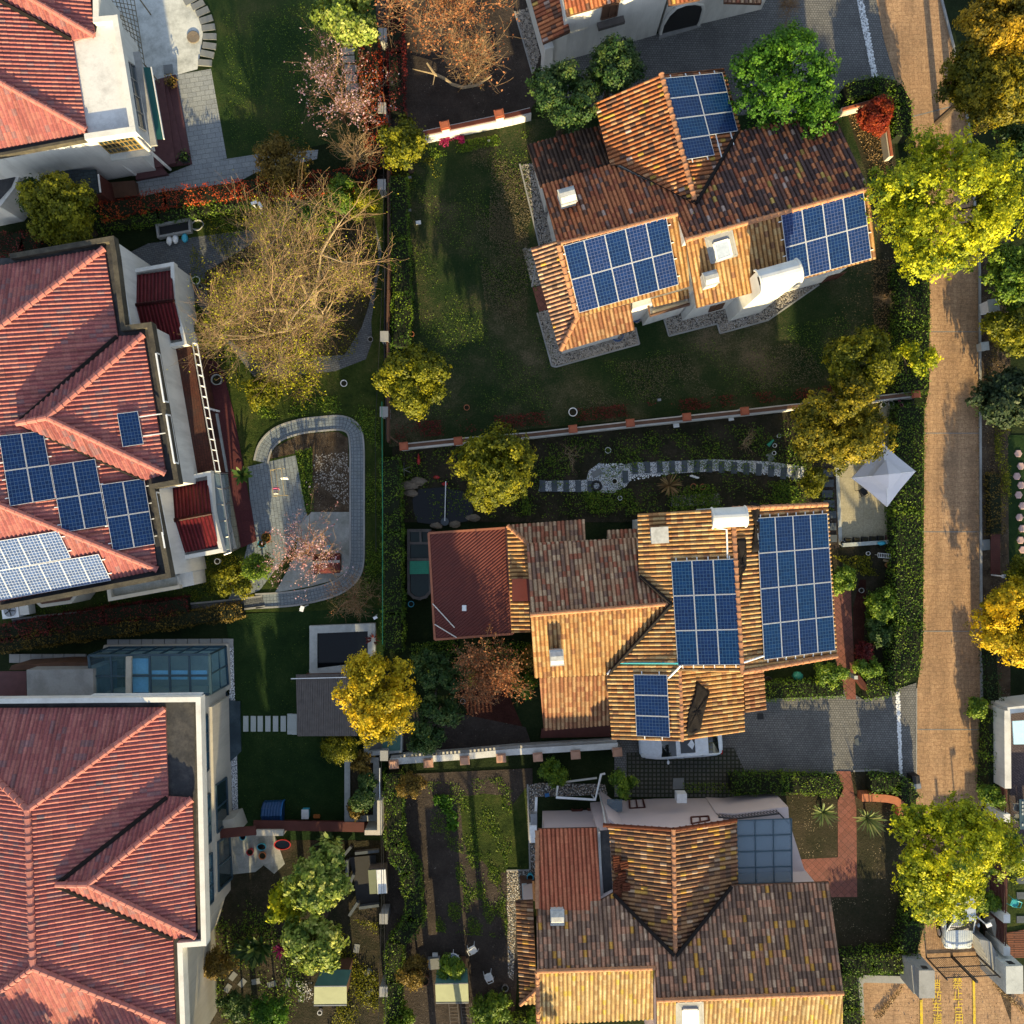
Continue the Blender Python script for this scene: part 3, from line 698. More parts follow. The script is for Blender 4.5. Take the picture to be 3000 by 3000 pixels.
# foliage
def _unit(r, n, up=0.0):
 d = r.normal(size=(n, 3)); d[:, 2] += up; return d / np.linalg.norm(d, axis=1, keepdims=True)
def leaf_arrays(cen, nrm, size, tint, rng, aspect=.68):
 n = len(cen); r = rng.normal(size=(n, 3)); a = np.cross(nrm, r); a /= np.linalg.norm(a, axis=1, keepdims=True) + 1e-9
 b = np.cross(nrm, a); s = (size * rng.uniform(.7,1.3, n))[:, None]
 V = np.empty((n, 4,3)); V[:, 0] = cen - a * s * .5; V[:, 1] = cen + b * s * aspect * .5 + nrm * s * .08; V[:, 2] = cen + a * s * .5; V[:, 3] = cen - b * s * aspect * .5 + nrm * s * .08
 return V.reshape(-1,3), np.arange(n * 4).reshape(n, 4), np.repeat(tint, 4)
def crown_points(c, R, hz, rng, lumps=22, sub=30, per=12, clump=.2, lump_r=.34, fill=.25, low=-.25, tall=0.0):
 c = np.array(c); cen, nrm, tint = [],[],[]; ph = rng.uniform(0,6.28,2)
 for k in range(lumps):
  d = _unit(rng, 1)[0]
  d[2] = abs(d[2]) * 1.0 + low if rng.random() < .8 else d[2] * .4 + low
  d /= np.linalg.norm(d)
  az = math.atan2(d[1], d[0])
  f = rng.uniform(.45,.78) * (1 + .13 * math.sin(3 * az + ph[0]) + .1 * math.sin(5 * az + ph[1])); lr = R * lump_r * rng.uniform(.75,1.25)
  lc = d * np.array([R, R, hz]) * f
  base = rng.normal(0,.13)
  sd = _unit(rng, sub, .55); sc = lc + sd * lr * rng.uniform(.7,1.06,(sub, 1)) * np.array([1,1,.8])
  inn = rng.random(sub) < fill
  sc[inn] = lc + sd[inn] * lr * rng.uniform(.1,.7,(inn.sum(),1))
  st = np.clip(.5 + base + rng.normal(0,.2, sub),0,1)
  q = np.repeat(sc, per, axis=0) + rng.normal(0, clump * .42,(sub * per, 3))
  nn = np.repeat(sd, per, axis=0) * 1.25 + _unit(rng, sub * per, .6) * .7; nn /= np.linalg.norm(nn, axis=1, keepdims=True)
  cen.append(q + c); nrm.append(nn); tint.append(np.clip(np.repeat(st, per) + rng.normal(0,.1, sub * per),0,1))
 return np.vstack(cen), np.vstack(nrm), np.concatenate(tint)
_seed = [100]
def trunk(parent, base, top, r, limbs=5, spread=1.5, m=None, name='trunk', seed=1):
 rr = random.Random(seed); b = MB(); base, top = Vector(base), Vector(top)
 mid = base.lerp(top, .5) + Vector((rr.uniform(-.15,.15), rr.uniform(-.15,.15),0))
 b.tube([base, mid, top],[r * 1.25, r, r * .6],7)
 for k in range(limbs):
  a = 2 * math.pi * k / limbs + rr.uniform(-.3,.3); s = base.lerp(top, rr.uniform(.45,.8))
  e = s + Vector((math.cos(a) * spread, math.sin(a) * spread, spread * rr.uniform(.35,.8)))
  b.tube([s, s.lerp(e, .5) + Vector((0,0,-.08)), e],[r * .5, r * .34, r * .12],5)
 return b.build(name, m or M['bark_dark'], parent)
def tree(name, label, cat, p, zc, rpx, leaf, lumps=22, sub=30, per=12, size=.16, hz=None, clump=.2, group=None, lump_r=.34, tk=.16, bark=None, fill=.25, low=-.25, foot=None, rx=None):
 """p: photo pixel of the crown's middle, zc: its height, rpx: crown radius in photo pixels"""
 _seed[0] += 1; rng = np.random.default_rng(_seed[0])
 c = W(p, zc); R = rpx * (H - zc) / F * 1.1; hz = hz or R * .75
 sub, per = int(sub * 1.25), int(per * 1.1)
 base = Vector((c.x, c.y, 0)) if foot is None else W(foot, 0)
 t = thing(name, label, cat, tuple(base), group)
 top = Vector((c.x, c.y, max(.15, zc + hz * .15)))
 if tk: trunk(t, base, top, tk, 5, R * .55, bark or M['bark_dark'], 'trunk' if tk > .05 else 'stem', _seed[0])
 a, n, ti = crown_points(c, R, hz, rng, lumps, sub, per, clump, lump_r, fill, low)
 a[:, 2] = np.maximum(a[:, 2],.05 + rng.uniform(0,.1, len(a)))
 V, q, tt = leaf_arrays(a, n, size, ti, rng)
 np_mesh('crown' if tk > .05 else 'foliage', V, q, LF[leaf] if isinstance(leaf, str) else leaf, t, {'tint': tt})
 return t
def hedge(name, label, pts, wd, h, leaf, size=.1, dens=150, group=None, cat='hedge', wob=.12, second=None, z0=0.0, zpx=None):
 """clipped hedge along photo pixels given at its top height"""
 _seed[0] += 1; rng = np.random.default_rng(_seed[0])
 P = [W(p, h if zpx is None else zpx) for p in pts]; P = [Vector((p.x, p.y, z0)) for p in P]
 t = thing(name, label, cat, tuple(P[0]), group)
 b = MB(); cen, nrm = [],[]
 for a, c in zip(P, P[1:]):
  d = (c - a); ln = d.length; d.normalize(); n = Vector((-d.y, d.x, 0))
  w2 = wd / 2 - .1
  b.prism([(a + n * w2 - d * .05).to_2d(),(a - n * w2 - d * .05).to_2d(),(c - n * w2 + d * .05).to_2d(),(c + n * w2 + d * .05).to_2d()], z0, z0 + h - .12)
  k = int(ln * (wd + 1.3 * h) * dens)
  s = rng.uniform(-wd * .2, ln + wd * .2, k); side = rng.random(k); x = rng.uniform(-wd / 2, wd / 2, k); z = np.full(k, h)
  fr = wd / (wd + 1.3 * h)
  m1 = side > fr; x[m1] = np.sign(x[m1]) * wd / 2; z[m1] = rng.uniform(.05, h, m1.sum())
  wv = wob * (np.sin(s * 2.1 + a.x) * .5 + np.sin(s * 5.3 + x * 4 + a.y) * .5)
  x = x * (1 + wv * .35 / max(wd, .3)) + rng.normal(0,.05, k); z = z + wv * .5 + rng.normal(0,.06, k)
  q = np.array(a)[None] + s[:, None] * np.array(d)[None] + x[:, None] * np.array(n)[None]; q[:, 2] = z0 + np.maximum(z, .05)
  nn = _unit(rng, k, .7); nn[m1] += np.sign(x[m1])[:, None] * np.array(n)[None] * .8; nn /= np.linalg.norm(nn, axis=1, keepdims=True)
  cen.append(q); nrm.append(nn)
 cen, nrm = np.vstack(cen), np.vstack(nrm)
 cl = np.floor(cen * 4 + np.sin(cen * 1.3) * 2).astype(int); hsh = np.abs(np.sin(cl @ np.array([12.9898,78.233,37.719])) * 43758.5453) % 1
 ti = np.clip(.12 + .55 * hsh + .16 * np.sin(cen[:, 0] * .9 + cen[:, 1] * 1.7) + rng.normal(0,.12, len(cen)),0,1)
 V, q, tt = leaf_arrays(cen, nrm, size, ti, rng)
 b.build('stems', M['hedge_core'], t)
 np_mesh('foliage', V, q, LF[leaf], t, {'tint': tt}); return t
def cover(name, poly, leaf, n, size=.12, zr=(.02,.2), kind='stuff', clump=0.0, seed=None, aspect=.55, z0=0.0):
 """loose low plants, litter or flowers scattered over a patch: one uncountable mass"""
 _seed[0] += 1; rng = np.random.default_rng(_seed[0])
 P = np.array([tuple(W(p, 0).to_2d()) for p in poly]); mn, mx = P.min(0), P.max(0); pts = []
 def inside(q):
  x, y = q[:, 0], q[:, 1]; r = np.zeros(len(q), bool)
  for i in range(len(P)):
   (x1, y1),(x2, y2) = P[i], P[i - 1]
   r ^= ((y1 > y) != (y2 > y)) & (x < (x2 - x1) * (y - y1) / (y2 - y1 + 1e-12) + x1)
  return r
 while len(pts) < n:
  q = rng.uniform(mn, mx, (n * 2,2)); q = q[inside(q)]
  if clump:
   k = np.sin(q[:, 0] * clump + 1.3) * np.sin(q[:, 1] * clump * 1.1 + .5) + .5 * np.sin(q[:, 0] * clump * 2.3 + q[:, 1] * 1.7)
   q = q[k + rng.normal(0,.3, len(q)) > .15]
  pts += q.tolist()
 q = np.array(pts[:n]); z = rng.uniform(zr[0], zr[1], n)
 cen = np.column_stack([q, z + z0]); nn = _unit(rng, n, 1.3)
 V, f, tt = leaf_arrays(cen, nn, size, np.clip(rng.normal(.5,.25, n),0,1), rng, aspect)
 o = np_mesh(name, V, f, LF[leaf], None, {'tint': tt}); return meta(o, kind=kind)
def pebbles(name, poly, n, size, m, kind='stuff'):
 _seed[0] += 1; rng = np.random.default_rng(_seed[0])
 P = np.array([tuple(W(p, 0).to_2d()) for p in poly]); mn, mx = P.min(0), P.max(0); pts = []
 while len(pts) < n:
  q = rng.uniform(mn, mx, (n * 3,2)); x, y = q[:, 0], q[:, 1]; r = np.zeros(len(q), bool)
  for i in range(len(P)):
   (x1, y1),(x2, y2) = P[i], P[i - 1]
   r ^= ((y1 > y) != (y2 > y)) & (x < (x2 - x1) * (y - y1) / (y2 - y1 + 1e-12) + x1)
  pts += q[r].tolist()
 q = np.array(pts[:n]); octv = np.array([[1,0,0],[0,1,0],[-1,0,0],[0,-1,0],[0,0,.7],[.7,.7,.1],[-.7,.7,.1],[-.7,-.7,.1],[.7,-.7,.1]])
 order = [0,5,1,6,2,7,3,8]; tri = np.array([[order[k], order[(k + 1) % 8],4] for k in range(8)])
 s = rng.uniform(.5,1.2, n) * size; a = rng.uniform(0,6.28, n); sx = rng.uniform(.7,1.2, n)
 V = octv[None] * s[:, None, None]; V[:, :, 0] *= sx[:, None]
 x = V[:, :, 0] * np.cos(a)[:, None] - V[:, :, 1] * np.sin(a)[:, None]; y = V[:, :, 0] * np.sin(a)[:, None] + V[:, :, 1] * np.cos(a)[:, None]
 V = np.stack([x + q[:, :1], y + q[:, 1:2], V[:, :, 2] * .8 + .05],-1).reshape(-1,3)
 Fq = (tri[None] + (np.arange(n) * 9)[:, None, None]).reshape(-1,3)
 return meta(np_mesh(name, V, Fq, m, smooth=True), kind=kind)
def bare_tree(name, label, cat, foot, p, zc, rpx, bark, limbs=6, depth=3, r0=.16, leaf=None, nleaf=0, lsize=.14, seed=3, group=None, up=.5, kids=5, hz=None, crownname='crown', cl=.12, lr=None):
 rr = random.Random(seed); rng = np.random.default_rng(seed); base = W(foot, 0); c = W(p, zc); R = rpx * (H - zc) / F; hz = hz or R * .6
 t = thing(name, label, cat, tuple(base), group); tk, tw = MB(), MB(); tips = []
 fork = base.lerp(c, .18); fork.z = max(.15, zc * .3)
 tk.tube([base, base.lerp(fork, .5), fork],[r0 * 1.3, r0 * 1.05, r0 * .95],8)
 def grow(s, d, ln, r, dep):
  pts = [s]; q = s.copy(); dd = d.copy(); rad_ = [r]
  for k in range(4):
   dd = (dd + Vector((rr.uniform(-.3,.3), rr.uniform(-.3,.3), rr.uniform(-.18,.25)))).normalized()
   q = q + dd * ln / 4; q.z = max(q.z, .08); pts.append(q.copy()); rad_.append(r * (1 - .2 * (k + 1)))
  (tk if dep >= depth - 1 else tw).tube(pts, [max(x, .005) for x in rad_],5 if dep > 1 else 3)
  if dep <= 1: tips.extend(pts[1:])
  if dep == 0: return
  for k in range(kids):
   i = rr.choice([1,2,2,3,3,4]); a = rr.uniform(-1,1)
   nd = (dd * .7 + Vector((rr.uniform(-1,1), rr.uniform(-1,1), rr.uniform(-.25,.7)))).normalized()
   grow(pts[i], nd, ln * rr.uniform(.5,.75), r * rr.uniform(.26,.4), dep - 1)
 for k in range(limbs):
  a = 2 * math.pi * (k + rr.uniform(-.25,.25)) / limbs
  tgt = c + Vector((math.cos(a) * R * .62, math.sin(a) * R * .62, hz * rr.uniform(-.1,.7)))
  v = tgt - fork; grow(fork, v.normalized(), v.length * .85, r0 * rr.uniform(.6,.85), depth)
 tk.build('trunk', bark, t)
 if tw.f: tw.build('twigs', M['twig'], t)
 if leaf and nleaf:
  k = rng.integers(0, len(tips), nleaf); g = rng.random(len(tips)) < .45;
  cen = np.array([tuple(tips[i]) for i in k]) + rng.normal(0, cl, (nleaf, 3)); cen[:, 2] = np.maximum(cen[:, 2],.06)
  hsh = np.abs(np.sin(k * 12.9898) * 43758.5453) % 1; keep = hsh < .62
  cen, hsh = cen[keep], hsh[keep]
  V, q, tt = leaf_arrays(cen, _unit(rng, len(cen),.6), lsize, np.clip(hsh * 1.5 + rng.normal(0,.15, len(cen)),0,1), rng, .7)
  np_mesh(crownname, V, q, LF[leaf], t, {'tint': tt})
 return t
def rosette(name, label, cat, p, z, rpx, n, leaf, wd=.05, tilt=(.15,1.1), seed=1, group=None):
 rng = np.random.default_rng(seed); c = W(p, z); R = rpx * (H - z) / F; t = thing(name, label, cat, (c.x, c.y, 0), group)
 V, Q_, T_ = [],[],[]
 for k in range(n):
  a = rng.uniform(0,6.28); e = rng.uniform(*tilt); ln = R * rng.uniform(.75,1.1) / max(.5, math.cos(e)); d = np.array([math.cos(a) * math.cos(e), math.sin(a) * math.cos(e), math.sin(e)])
  s = np.array([-math.sin(a), math.cos(a),0]); o = np.array([c.x, c.y, max(.1, z * .4)]); i = len(V)
  for f, wv, dr in ((0,.5,0),(.4,1,.03),(.8,.6,-.02),(1,.05,-.12)):
   q = o + d * ln * f + np.array([0,0, dr * ln]); V += [q - s * wd * wv, q + s * wd * wv]
  for j in range(3): Q_.append((i + 2*j, i + 2*j + 1, i + 2*j + 3, i + 2*j + 2))
  T_ += [rng.uniform(0,1)] * 8
 V = np.array(V); V[:, 2] = np.maximum(V[:, 2],.05)
 np_mesh('blades', V, Q_, LF[leaf], t, {'tint': np.array(T_)})
 b = MB(); b.tube([(c.x, c.y, 0),(c.x, c.y, max(.15, z * .45))],[.09,.06],8); b.build('stem', M['bark_dark'], t); return t
# small things
def pot(label, p, r, h=.3, m=None, fill=None, name='flower_pot', cat='flower pot', plant=None, group=None, rim=None, z=0.0, oval=1.0):
 c = W(p, h + z); t = thing(name, label, cat, (c.x, c.y, z), group); b = MB(); th = max(.02, r * .16)
 b.lathe((c.x, c.y, z),[(r * .72,0),(r * .9, h * .6),(r, h),(r - th, h),(r - th * 1.3, h * .8)],20, sx=1, sy=oval)
 b.build('pot', m or M['white_plastic'], t, smooth=False)
 s = MB(); s.lathe((c.x, c.y, z),[(.001, h * .82),(r - th * 1.1, h * .8)],20, sx=1, sy=oval); s.build('soil', fill or M['soil'], t)
 if plant:
  rng = np.random.default_rng(int(abs(p[0] * 13 + p[1]))); n = 90
  cen = np.array([c.x, c.y, z + h + .12]) + rng.normal(0, r * .55,(n, 3)) * np.array([1,1,.5])
  V, q, tt = leaf_arrays(cen, _unit(rng, n, .7), max(.06, r * .4), rng.uniform(0,1, n), rng); np_mesh('plant', V, q, LF[plant], t, {'tint': tt})
 return t
def ring_of(a, b, n): return [Vector(a).lerp(Vector(b), k / n) for k in range(n + 1)]
def car(name, label, c, rz, paint, L_=4.6, Wd=1.82, Ht=1.5, sunroof=True, hatch=1.0, group=None):
 """c: centre on the ground; front looks to -x before turning"""
 t = thing(name, label, 'car', (c.x, c.y, 0), group); cr, sr = math.cos(rz), math.sin(rz)
 def P(x, y, z): return (c.x + x * cr - y * sr, c.y + x * sr + y * cr, z)
 hw = Wd / 2; h2 = L_ / 2
 st = [(-h2,.62,.45,.62),(-h2 + .08,.76,.3,.74),(-h2 + .35,.9,.24,.86),(-h2 + .9,.98,.22,.96),(-h2 + 1.35,1.0,.22,1.02),(0,1.0,.22,1.03),(h2 - 1.1,1.0,.22,1.05),(h2 - .4,.97,.25,1.06),(h2 - .1,.88,.32,1.0),(h2,.74,.45,.85)]
 rows = []
 for x, f, zb, zt in st:
  w_ = hw * f; half = [(w_ * .8, zb),(w_ * .97, zb + .08),(w_, (zb + zt) * .5),(w_ * .985, zt - .12),(w_ * .9, zt - .02),(w_ * .5, zt + .025),(0, zt + .035)]
  rows.append([P(x, y, z) for y, z in half] + [P(x, -y, z) for y, z in half[::-1][1:]])
 b = MB(); b.grid(rows, 0, True, True); b.build('body', paint, t, smooth=True)
 g = MB(); x0, x1, x2, x3 = -h2 + 1.2,-h2 + 2.0, h2 - 1.0, h2 - .25
 gr = []
 for x, f, z in ((x0,.84,1.0),(x0 + .4,.8,1.0 + (Ht - 1.0) * .52),(x1,.7, Ht - .03),(x1 + .3,.7, Ht),((x1 + x2) / 2,.69, Ht + .02),(x2,.67, Ht - .02),(x2 + .35,.72, Ht - .2),(x3,.8,1.04)):
  w_ = hw * f; gr.append([P(x, hw * .87,1.0), P(x, w_ + (hw * .87 - w_) * .12, z - .05 if z > 1.1 else z), P(x, w_ * .93, z), P(x, 0, z + (.025 if z > 1.1 else 0)), P(x, -w_ * .93, z), P(x, -w_ - (-w_ + hw * .87) * -.12, z - .05 if z > 1.1 else z), P(x, -hw * .87,1.0)])
 g.grid(gr, 0); g.build('cabin_windows', M['car_glass'], t, smooth=False)
 rf = MB(); rr = []
 for x, f, z in ((x1 - .02,.675, Ht - .015),(x1 + .3,.69, Ht + .018),((x1 + x2) / 2,.68, Ht + .04),(x2 + .05,.66, Ht)):
  w_ = hw * f; rr.append([P(x, w_, z - .01), P(x, w_ * .6, z + .018), P(x, 0, z + .028), P(x, -w_ * .6, z + .018), P(x, -w_, z - .01)])
 rf.grid(rr, 0)
 for s_ in (1,-1):
  rf.tube([P(x0, s_ * hw * .85,1.0), P(x1, s_ * hw * .69, Ht + .0), P(x2, s_ * hw * .66, Ht + .0), P(x3, s_ * hw * .82,1.04)],.045,6)
  for xp in (-h2 + 2.45, h2 - 1.25): rf.tube([P(xp, s_ * hw * .88,1.0), P(xp, s_ * hw * .69, Ht - .01)],.04,5)
 rf.build('roof', paint, t)
 if sunroof:
  s = MB(); xa, xb = x1 + .22, x1 + 1.05; w_ = hw * .5
  s.face([P(xa, -w_, Ht + .055), P(xb, -w_, Ht + .062), P(xb, w_, Ht + .062), P(xa, w_, Ht + .055)]); s.build('sunroof', M['car_glass'], t)
 for x in (-h2 + .85, h2 - .8):
  for s_ in (1,-1):
   w_ = MB(); a = P(x, s_ * (hw - .2),.33); e = P(x, s_ * (hw + .01),.33); w_.tube([a, e],.33,18); wo = w_.build('wheel', M['black'], t)
   q = MB(); q.tube([P(x, s_ * (hw - .02),.33), P(x, s_ * (hw + .025),.33)],[.22,.2],12); q.build('rim', M['alu'], wo)
 for s_ in (1,-1):
  q = MB(); q.ball(P(-h2 + .24, s_ * hw * .68,.74),.2,.16,.09,10); q.build('headlight', M['headlight'], t)
  q = MB(); q.ball(P(h2 - .1, s_ * hw * .76,.88),.08,.16,.11,10); q.build('taillight', M['taillight'], t)
  q = MB(); q.ball(P(x0 + .35, s_ * (hw + .12),1.06),.08,.13,.08,10); q.tube([P(x0 + .35, s_ * hw * .85,1.0), P(x0 + .35, s_ * (hw + .1),1.05)],.025,5); q.build('mirror', paint, t)
  q = MB(); q.box(P(0, s_ * (hw * .99),.86),.18,.03,.03, rz); q.build('door_handle', paint, t)
 q = MB(); q.grid([[P(-h2 - .005, y, z) for y in (-.5,0,.5)] for z in (.38,.56)]); q.build('grille', M['black'], t)
 for s_ in (.12,-.5):
  pass
 q = MB(); q.tube([P(x0 + .06,.55,1.02), P(x0 + .2,-.1,1.1)],.012,4); q.tube([P(x0 + .06,-.1,1.02), P(x0 + .2,-.7,1.1)],.012,4); q.build('wipers', M['black'], t)
 return t
# the ground, laid sheet on sheet
b = MB(); b.face([(-700,-700,0),(700,-700,0),(700,700,0),(-700,700,0)]); b.build('ground', M['ground'], kind='structure')
def TT(*a):                     # list of (tile, x, y) to photo pixels
 return [Q(*p) for p in a]
# top left garden
sheet('lawn', [(570,-40),(1120,-40),(1120,480),(1000,470),(960,420),(760,465),(640,470),(610,180)], M['lawn'])
sheet('soil_bed', [(1100,-40),(1580,-40),(1595,260),(1545,335),(1240,430),(1110,560)], M['soil_brown'])
sheet('path', TT((0,1040,1370),(0,1280,1310),(0,1450,1240),(0,1932,1165),(10,470,1130),(10,460,1200),(0,1932,1300),(0,1750,1400),(0,1600,1450),(0,1060,1530),(0,720,1570),(0,720,1440)), M['stone_pave'])
sheet('stone_patio', TT((0,1330,565),(0,1592,520),(0,1712,1195),(0,1450,1245)), M['stone_pave'])
sheet('concrete_patio', TT((0,700,-60),(0,1418,-60),(0,1500,115),(0,1532,250),(0,1520,350),(0,1490,522),(0,1180,608),(0,1000,650),(0,800,640)), M['concrete_patio'])
# lawns of the mottled villa
sheet('lawn', [(1135,430),(1250,420),(1560,350),(2480,300),(2640,560),(2640,1155),(1500,1262),(1140,1310)], M['lawn_dry'])
sheet('leaf_strewn_grass', [(2470,300),(2560,290),(2620,420),(2640,640),(2640,1100),(2560,1100),(2560,760),(2580,640)], M['grass_leaf'])
sheet('driveway', [(1590,260),(1640,180),(2060,60),(2250,-40),(2563,-40),(2628,240),(2480,262),(2420,330),(2080,340),(1800,300),(1640,330)], M['cobble'])
sheet('pebble_strip', [(2502,-40),(2519,-40),(2540,60),(2571,228),(2555,228),(2525,80)], M['pebble_white'])
G1 = [QQ(20,(20,90),(125,60),(210,420),(160,560),(90,300)), QQ(20,(60,1245),(160,1230),(300,1640),(345,1830),(205,1845)), QQ(21,(80,-60),(200,-60),(230,220),(150,230)),
      QQ(21,(192,430),(300,400),(400,720),(930,560),(958,660),(325,830),(300,825)), QQ(21,(905,400),(1030,370),(1045,470),(935,510)), QQ(21,(1142,455),(1260,400),(1620,380),(1800,300),(2010,230),(2316,110),(2320,180),(2310,212),(1932,480),(1575,580),(1545,510),(1188,600))]
for p in G1: sheet('gravel_bed', p, M['gravel'])
sheet('paved_corner', QQ(21,(155,240),(240,220),(290,400),(205,422)), M['brick_red'])
# road, side drives and the gate yard
sheet('road', [(2556,-60),(2590,120),(2623,233),(2677,396),(2712,620),(2724,858),(2722,1140),(2708,1200),(2704,1890),(2690,1990),(2683,2040),(2683,2320),(2690,2780),(2690,2860),(2960,2860),(2905,2800),(2868,2790),(2872,2250),(2869,1500),(2868,820),(2832,350),(2786,120),(2750,-60)], M['road'])
for k, y in enumerate((380,971,1268,1557,1848,2136)): sheet('road_joint', [(2640 if y < 500 else 2690, y + (30 if y < 500 else 0)),(2640 if y < 500 else 2690, y + (33 if y < 500 else 2.2)),(2868, y + 2.2),(2868, y)] if y > 500 else [(2655,345),(2655,348),(2830,303),(2829,300)], M['stone_grey'])
sheet('gate_yard', [(2525,2880),(2690,2846),(2930,2846),(3120,3010),(3120,3160),(2525,3160)], M['road'])
sheet('driveway', [(1800,2050),(2100,2050),(2250,2035),(2480,2020),(2530,2050),(2684,2000),(2684,2330),(2640,2290),(2590,2262),(2440,2266),(2240,2278),(1800,2335)], M['cobble'])
sheet('grass_pavers', [(1835,2205),(2150,2190),(2180,2255),(2150,2335),(1835,2335)], M['grass_block'])
sheet('pebble_strip', TT((32,962,1365),(32,988,1358),(32,1000,1650),(32,1010,1932),(33,1015,60),(33,990,62),(32,978,1700)), M['pebble_white'])
sheet('verge', [(2872,560),(2960,560),(2958,1500),(2962,3000),(2890,2800),(2876,2700)], M['mulch'])
sheet('lawn', [(2952,1275),(3150,1275),(3150,1720),(2956,1720)], M['lawn_dark'])
sheet('terrace', [(2945,2075),(3150,2060),(3150,2505),(2968,2505)], M['purple_pave'])
sheet('lawn', [(2955,2520),(3150,2520),(3150,2735),(2948,2735)], M['lawn_mossy'])
slab('timber_deck', [Q(33,1790,1240), Q(33,1932,1215), Q(33,2300,1215), Q(33,2300,1425), Q(33,1820,1425)], paver_mat('red_deck_boards', (.2,.075,.04),(.14,.05,.028),(.02,.01,.008),3.0,.13,.02,0, offset=.3),.12)
# gardens round the amber villa
sheet('garden_soil', [(1150,1310),(1500,1275),(2460,1195),(2600,1150),(2600,1340),(2450,1360),(2450,1530),(1150,1530)], M['soil'])
sheet('patio', TT((31,840,1120),(31,955,1130),(31,985,1932),(32,970,225),(32,540,248),(31,515,1560),(31,800,1500)), M['patio_beige'])
sheet('side_path', TT((31,400,1560),(31,515,1560),(32,540,290),(32,470,300),(31,410,1800)), M['soil_brown'])
sheet('garden_bed', TT((32,470,280),(32,985,225),(32,985,1190),(32,700,1200),(32,640,1220),(32,620,520),(32,480,600)), M['soil'])
sheet('red_soil_bed', TT((32,690,510),(32,738,510),(32,722,980),(32,770,1100),(32,650,1220),(32,640,720)), M['red_soil'])
sheet('brick_path', TT((32,480,610),(32,622,505),(32,628,740),(32,662,1415),(32,590,1412),(32,500,1080)), M['brick_red'])
sheet('red_soil_bed', [(1340,2000),(1480,2010),(1540,2150),(1420,2150),(1370,2090)], M['red_soil'])
sheet('soil_bed', [(1170,2020),(1345,2090),(1540,2130),(1560,2190),(1160,2200)], M['soil_brown'])
sheet('gravel_bed', QQ(21,(1195,1810),(1560,1790),(1570,1875),(1200,1890)), M['gravel'])
# vegetable plot and pink villa garden
sheet('garden_soil', [(1130,2270),(1560,2250),(1560,2330),(1545,2420),(1500,3100),(1130,3100)], M['soil_brown'])
sheet('lawn', QQ(13,(1540,220),(1720,190),(1890,210),(1900,620),(1850,700),(1600,640),(1560,520)), M['lawn_mossy'])
sheet('lawn', QQ(23,(0,280),(110,140),(130,760),(0,770),(-130,800),(-300,620),(-200,300)), M['lawn_mossy'])
sheet('gravel_bed', QQ(23,(110,130),(210,110),(700,120),(720,200),(190,215),(185,770),(130,770)), M['gravel'])
sheet('gravel_bed', QQ(23,(-40,770),(180,770),(180,1000),(40,1010),(10,1600),(-30,1580)), M['gravel'])
sheet('lawn', TT((33,0,70),(33,510,60),(33,525,250),(33,522,672),(33,150,690),(33,-100,690),(33,-100,60)), M['grass_leaf'])
sheet('lawn', TT((33,620,30),(33,800,10),(33,1050,130),(33,1120,300),(33,1130,1300),(33,1050,1540),(33,480,1600),(33,470,960),(33,668,968)), M['grass_leaf'])
sheet('brick_path', TT((33,508,22),(33,620,22),(33,664,300),(33,670,970),(33,400,972),(33,300,860),(33,180,690),(33,525,672),(33,524,250),(33,570,150)), M['brick_red'])
# pinkish villa garden with the curved path
sheet('mossy_lawn', [(500,560),(1125,540),(1125,1790),(500,1795),(-60,1850),(-60,1700),(560,1600)], M['lawn_mossy'])
sheet('grey_path', TT((0,930,1932),(0,1120,1840),(0,1930,1730),(10,300,1500),(10,880,1600),(10,950,1900),(11,870,500),(11,880,640),(11,830,780),(11,600,870),(11,0,930),(1,1400,240),(1,1330,100),(1,900,60)), M['brick_dark'])
sheet('scrub_ground', [(860,640),(1090,560),(1110,760),(1080,900),(1060,960),(1010,1040),(760,1060),(620,960),(600,800)], M['grass_leaf'])
sheet('brick_patio', TT((11,-60,1590),(11,300,1505),(11,380,1932),(12,400,60),(12,250,300),(12,30,590),(12,-220,690),(12,-100,400),(12,-30,120)), M['brick_grey'])
def band(name, tri, wd, m, edge=None):
 """curved path: centre line in photo pixels, width in metres, kerb strips on both sides"""
 P = [W(p, 0) for p in tri]; D = []
 for k in range(len(P) - 1):
  for j in range(4):
   t = j / 4; p0, p1, p2, p3 = P[max(k - 1,0)], P[k], P[k + 1], P[min(k + 2, len(P) - 1)]
   D.append(.5 * ((2 * p1) + (-p0 + p2) * t + (2 * p0 - 5 * p1 + 4 * p2 - p3) * t * t + (-p0 + 3 * p1 - 3 * p2 + p3) * t ** 3))
 D.append(P[-1]); _lay[0] += .002; z = _lay[0]; b = MB(); L_, R_ = [],[]; s = 0; uvs = []
 for k, p in enumerate(D):
  d = (D[min(k + 1, len(D) - 1)] - D[max(k - 1,0)]).normalized(); n = Vector((-d.y, d.x, 0))
  L_.append(p + n * wd / 2); R_.append(p - n * wd / 2)
  s += (p - D[k - 1]).length if k else 0; uvs.append(s)
 for k in range(len(D) - 1):
  b.face([Vector((q.x, q.y, z)) for q in (R_[k], R_[k + 1], L_[k + 1], L_[k])],0,[(uvs[k],0),(uvs[k + 1],0),(uvs[k + 1], wd),(uvs[k], wd)])
 o = b.build(name, m, kind='structure')
 if edge:
  for side in (L_, R_):
   e = MB()
   for a, c in zip(side, side[1:]):
    d = (c - a).normalized(); n = Vector((-d.y, d.x, 0)) * .05
    e.prism([(a + n).to_2d(),(a - n).to_2d(),(c - n).to_2d(),(c + n).to_2d()],0,.12)
   e.build('path_edging', edge, kind='structure')
 return o
